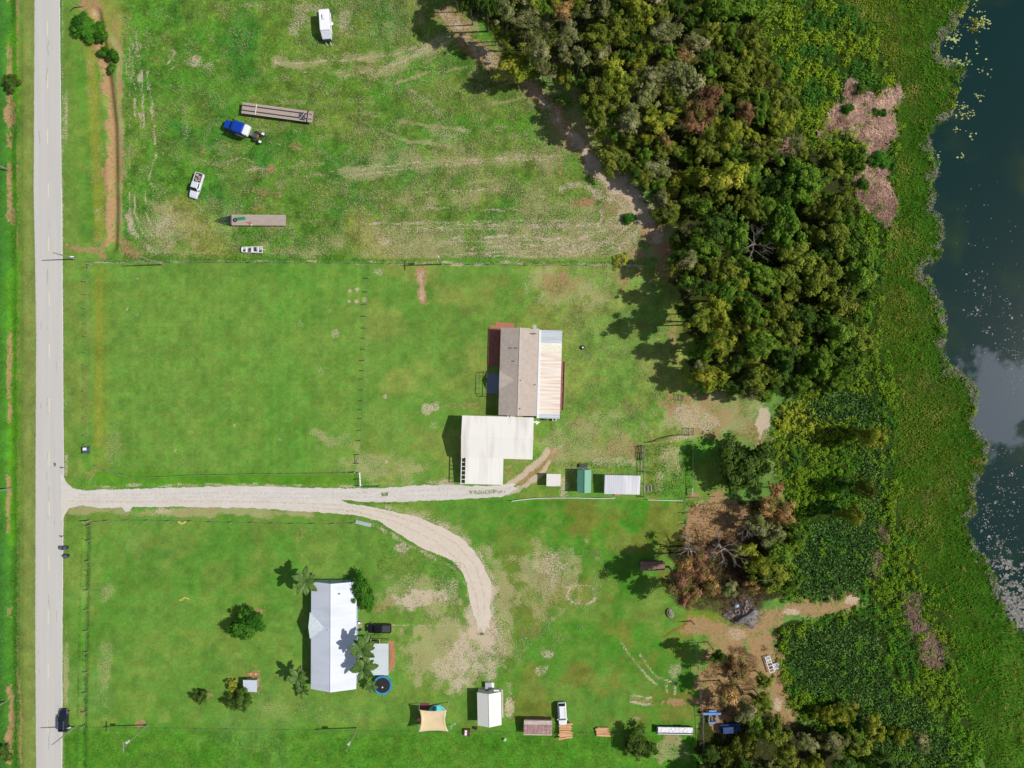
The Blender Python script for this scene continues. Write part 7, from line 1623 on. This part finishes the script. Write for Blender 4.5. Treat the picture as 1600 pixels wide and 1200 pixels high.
# paddock gates
gt = thing('farm_gate', 'pale metal gate at the corner of the dividing fence and the drive', 'gate', W(562.5, 738), 0)
for x, y in [(0, 0), (.3, -3.0), (.2, -1.5), (-1.0, .1)]: MB().tube((x, y, -.1), (x, y, 1.7), .1).build('post', GALV, gt)
for z in (.5, .9, 1.35): MB().tube((.1, 0, z), (.3, -3.0, z), .045).build('gate_bar', WHITE, gt)
g2 = thing('farm_gate', 'green tubular gate standing along the drive', 'gate', W(563, 759.5), 0); GG = mat('gate_green', tuple(lin(54, 120, 78)), .5)
for z in (.3, .6, .9, 1.2): MB().tube((0, 0, z), (4.2, .05, z), .04).build('gate_bar', GG, g2)
for x in (0, 2.1, 4.2): MB().tube((x, .02, .05 if 0 < x < 4 else -.1), (x, .02, 1.25), .05).build('upright', GG, g2)
MB().tube((4.5, .1, -.1), (4.5, .1, 1.4), .1).build('post', POSTW, g2)
g3 = thing('fence_brace', 'wooden brace frame at the lower end of the dividing fence', 'brace', W(562.5, 717), 0)
for y in (1.0, -1.0): MB().tube((0, y, -.1), (0, y, 1.6), .1).build('post', POSTW, g3)
MB().tube((0, 1.0, 1.2), (0, -1.0, 1.2), .07).build('rail', POSTW, g3); MB().tube((0, 1.0, .2), (0, -1.0, 1.1), .05).build('strut', POSTW, g3)

# ---- power poles
POLE = mat('pole_wood', tuple(lin(142, 136, 126)), .85, .15, 2); INS = mat('insulator', tuple(lin(196, 200, 200)), .3)
def pole(px, py, h, ang, label, trans=False, cross=True):
    t = thing('power_pole', label, 'power pole', W(px, py), R(ang), 'power poles'); MB().tube((0, 0, -.3), (0, 0, h), .16, .10, 10).build('shaft', POLE, t)
    if cross:
        B(-1.1, 1.1, -.06, .06, h - .7, h - .55).build('crossarm', POLE, t)
        for x in (-1.0, -.5, .5, 1.0): MB().tube((x, 0, h - .55), (x, 0, h - .32), .05, n=6).build('insulator', INS, t)
    else: MB().tube((0, 0, h), (0, 0, h + .25), .05, n=6).build('insulator', INS, t)
    if trans: MB().tube((.35, 0, h - 2.6), (.35, 0, h - 1.7), .26, n=12).build('transformer', INS, t)
    MB().tube((.13, 0, .1), (.12, 0, h * .7), .02, n=4).build('ground_wire', DKMETAL, t)
pole(118.5, 405, 7.8, 90, 'power pole beside the road at the upper paddock corner', cross=False); pole(255.5, 413.5, 9.6, 90, 'tall power pole on the upper fence left of the field trailers', cross=False)
pole(690, 413, 9.2, 90, 'power pole on the upper fence above the bare strip', trans=True); pole(230.5, 1132.5, 10.2, 90, 'power pole with transformer at the lower left lawn fence', trans=True)
pole(557.5, 1137, 9.6, 90, 'power pole on the lower fence below the white roofed house', trans=True, cross=False); pole(118, 1135, 8.0, 90, 'power pole right behind the navy car on the road', cross=False)
pole(16, 763, 8.5, 90, 'power pole at the left edge level with the drive', cross=False); pole(12, 265, 8, 90, 'power pole at the left edge of the upper crop strip', cross=False)
pole(141, 813, 2.6, 90, 'short thick pole at the upper left corner of the lower lawn', cross=False)
pole(9, 1096, 7, 90, 'power pole at the left edge near the bottom', cross=False)

# ---- palms
PALM = mat('palm_leaf', tuple(lin(66, 104, 36)), .6, .3, 2.5, c2=tuple(lin(88, 116, 44))); PTR = mat('palm_trunk', tuple(lin(150, 138, 120)), .9, .2, 5)
def frond_mesh(L, seed, droop=.9, wide=.55):
    r = random.Random(seed); b = MB(); pts = []
    for i in range(9):
        t_ = i / 8; pts.append(Vector((L * (t_ - .12 * t_ * t_), r.uniform(-.03, .03) * L * t_, .45 * L * (t_ - (droop + .35) * t_ * t_))))
    b.path(pts, [.05 * (1 - .08 * i) for i in range(9)], 4)
    for i in range(24):
        t_ = .14 + .86 * i / 23; k = min(7, int(t_ * 8)); p = pts[k].lerp(pts[k + 1], t_ * 8 - k) if k < 8 else pts[8]; ln = wide * math.sin(math.pi * (.12 + .8 * t_)) * L * .21
        for s in (-1, 1):
            q = p + Vector((ln * .45, s * ln, -ln * .35 + r.uniform(-.06, .06))); w_ = .055
            b.add([p + Vector((-w_, 0, 0)), p + Vector((w_, 0, 0)), q + Vector((w_ * .3, 0, 0)), q - Vector((w_ * .3, 0, 0)), p.lerp(q, .5) + Vector((w_ * 1.7, 0, .02)), p.lerp(q, .5) - Vector((w_ * 1.7, 0, -.02))], [(0, 1, 4, 5), (5, 4, 2, 3)])
    return b.mesh('frond', PALM)
FR = [frond_mesh(1.0, i, .75 + .12 * (i % 3), 1.0) for i in range(5)]
def palm(px, py, h, L, n_, seed, label):
    x, y = W(px, py, h); r = random.Random(seed); t = thing('palm_tree', label, 'palm', (x, y, -.05), 0, 'palms round the white roofed house')
    MB().path([(0, 0, -.1), (.06, .03, h * .3), (.02, .05, h * .65), (0, 0, h)], [.24, .17, .15, .13], 8).build('trunk', PTR, t); MB().tube((0, 0, h - .5), (0, 0, h + .15), .2, .1, 8).build('crownshaft', PALM, t)
    for i in range(n_):
        f = link('frond', FR[i % 5], t); f.location = (0, 0, h); s = L * r.uniform(.8, 1.15); f.scale = (s, s, s * r.uniform(.7, 1.3)); f.rotation_euler = (r.uniform(-.2, .2), -r.uniform(-.15, .5), 6.283 * i / n_ + r.uniform(-.25, .25))
palm(566, 1013, 7.6, 3.3, 10, 1, 'tallest palm over the patio cover roof edge'); palm(568, 1045, 6.6, 3.0, 9, 2, 'palm just below the tallest one, over the patio cover'); palm(477, 908, 5.8, 3.1, 9, 3, 'palm at the upper left corner of the white roofed house')
palm(466, 1058, 3.6, 2.7, 8, 4, 'palm at the lower left corner of the white roofed house'); palm(473, 1079, 1.4, 1.7, 8, 5, 'short palm below the lower left corner palm'); palm(580, 1072, 2.0, 1.6, 8, 6, 'young palm left of the trampoline')
bare_tree(1082, 866, 26, 9.5, 7, 'bare forked tree whose spiky shadow falls above the rusty shed', 9, .2)
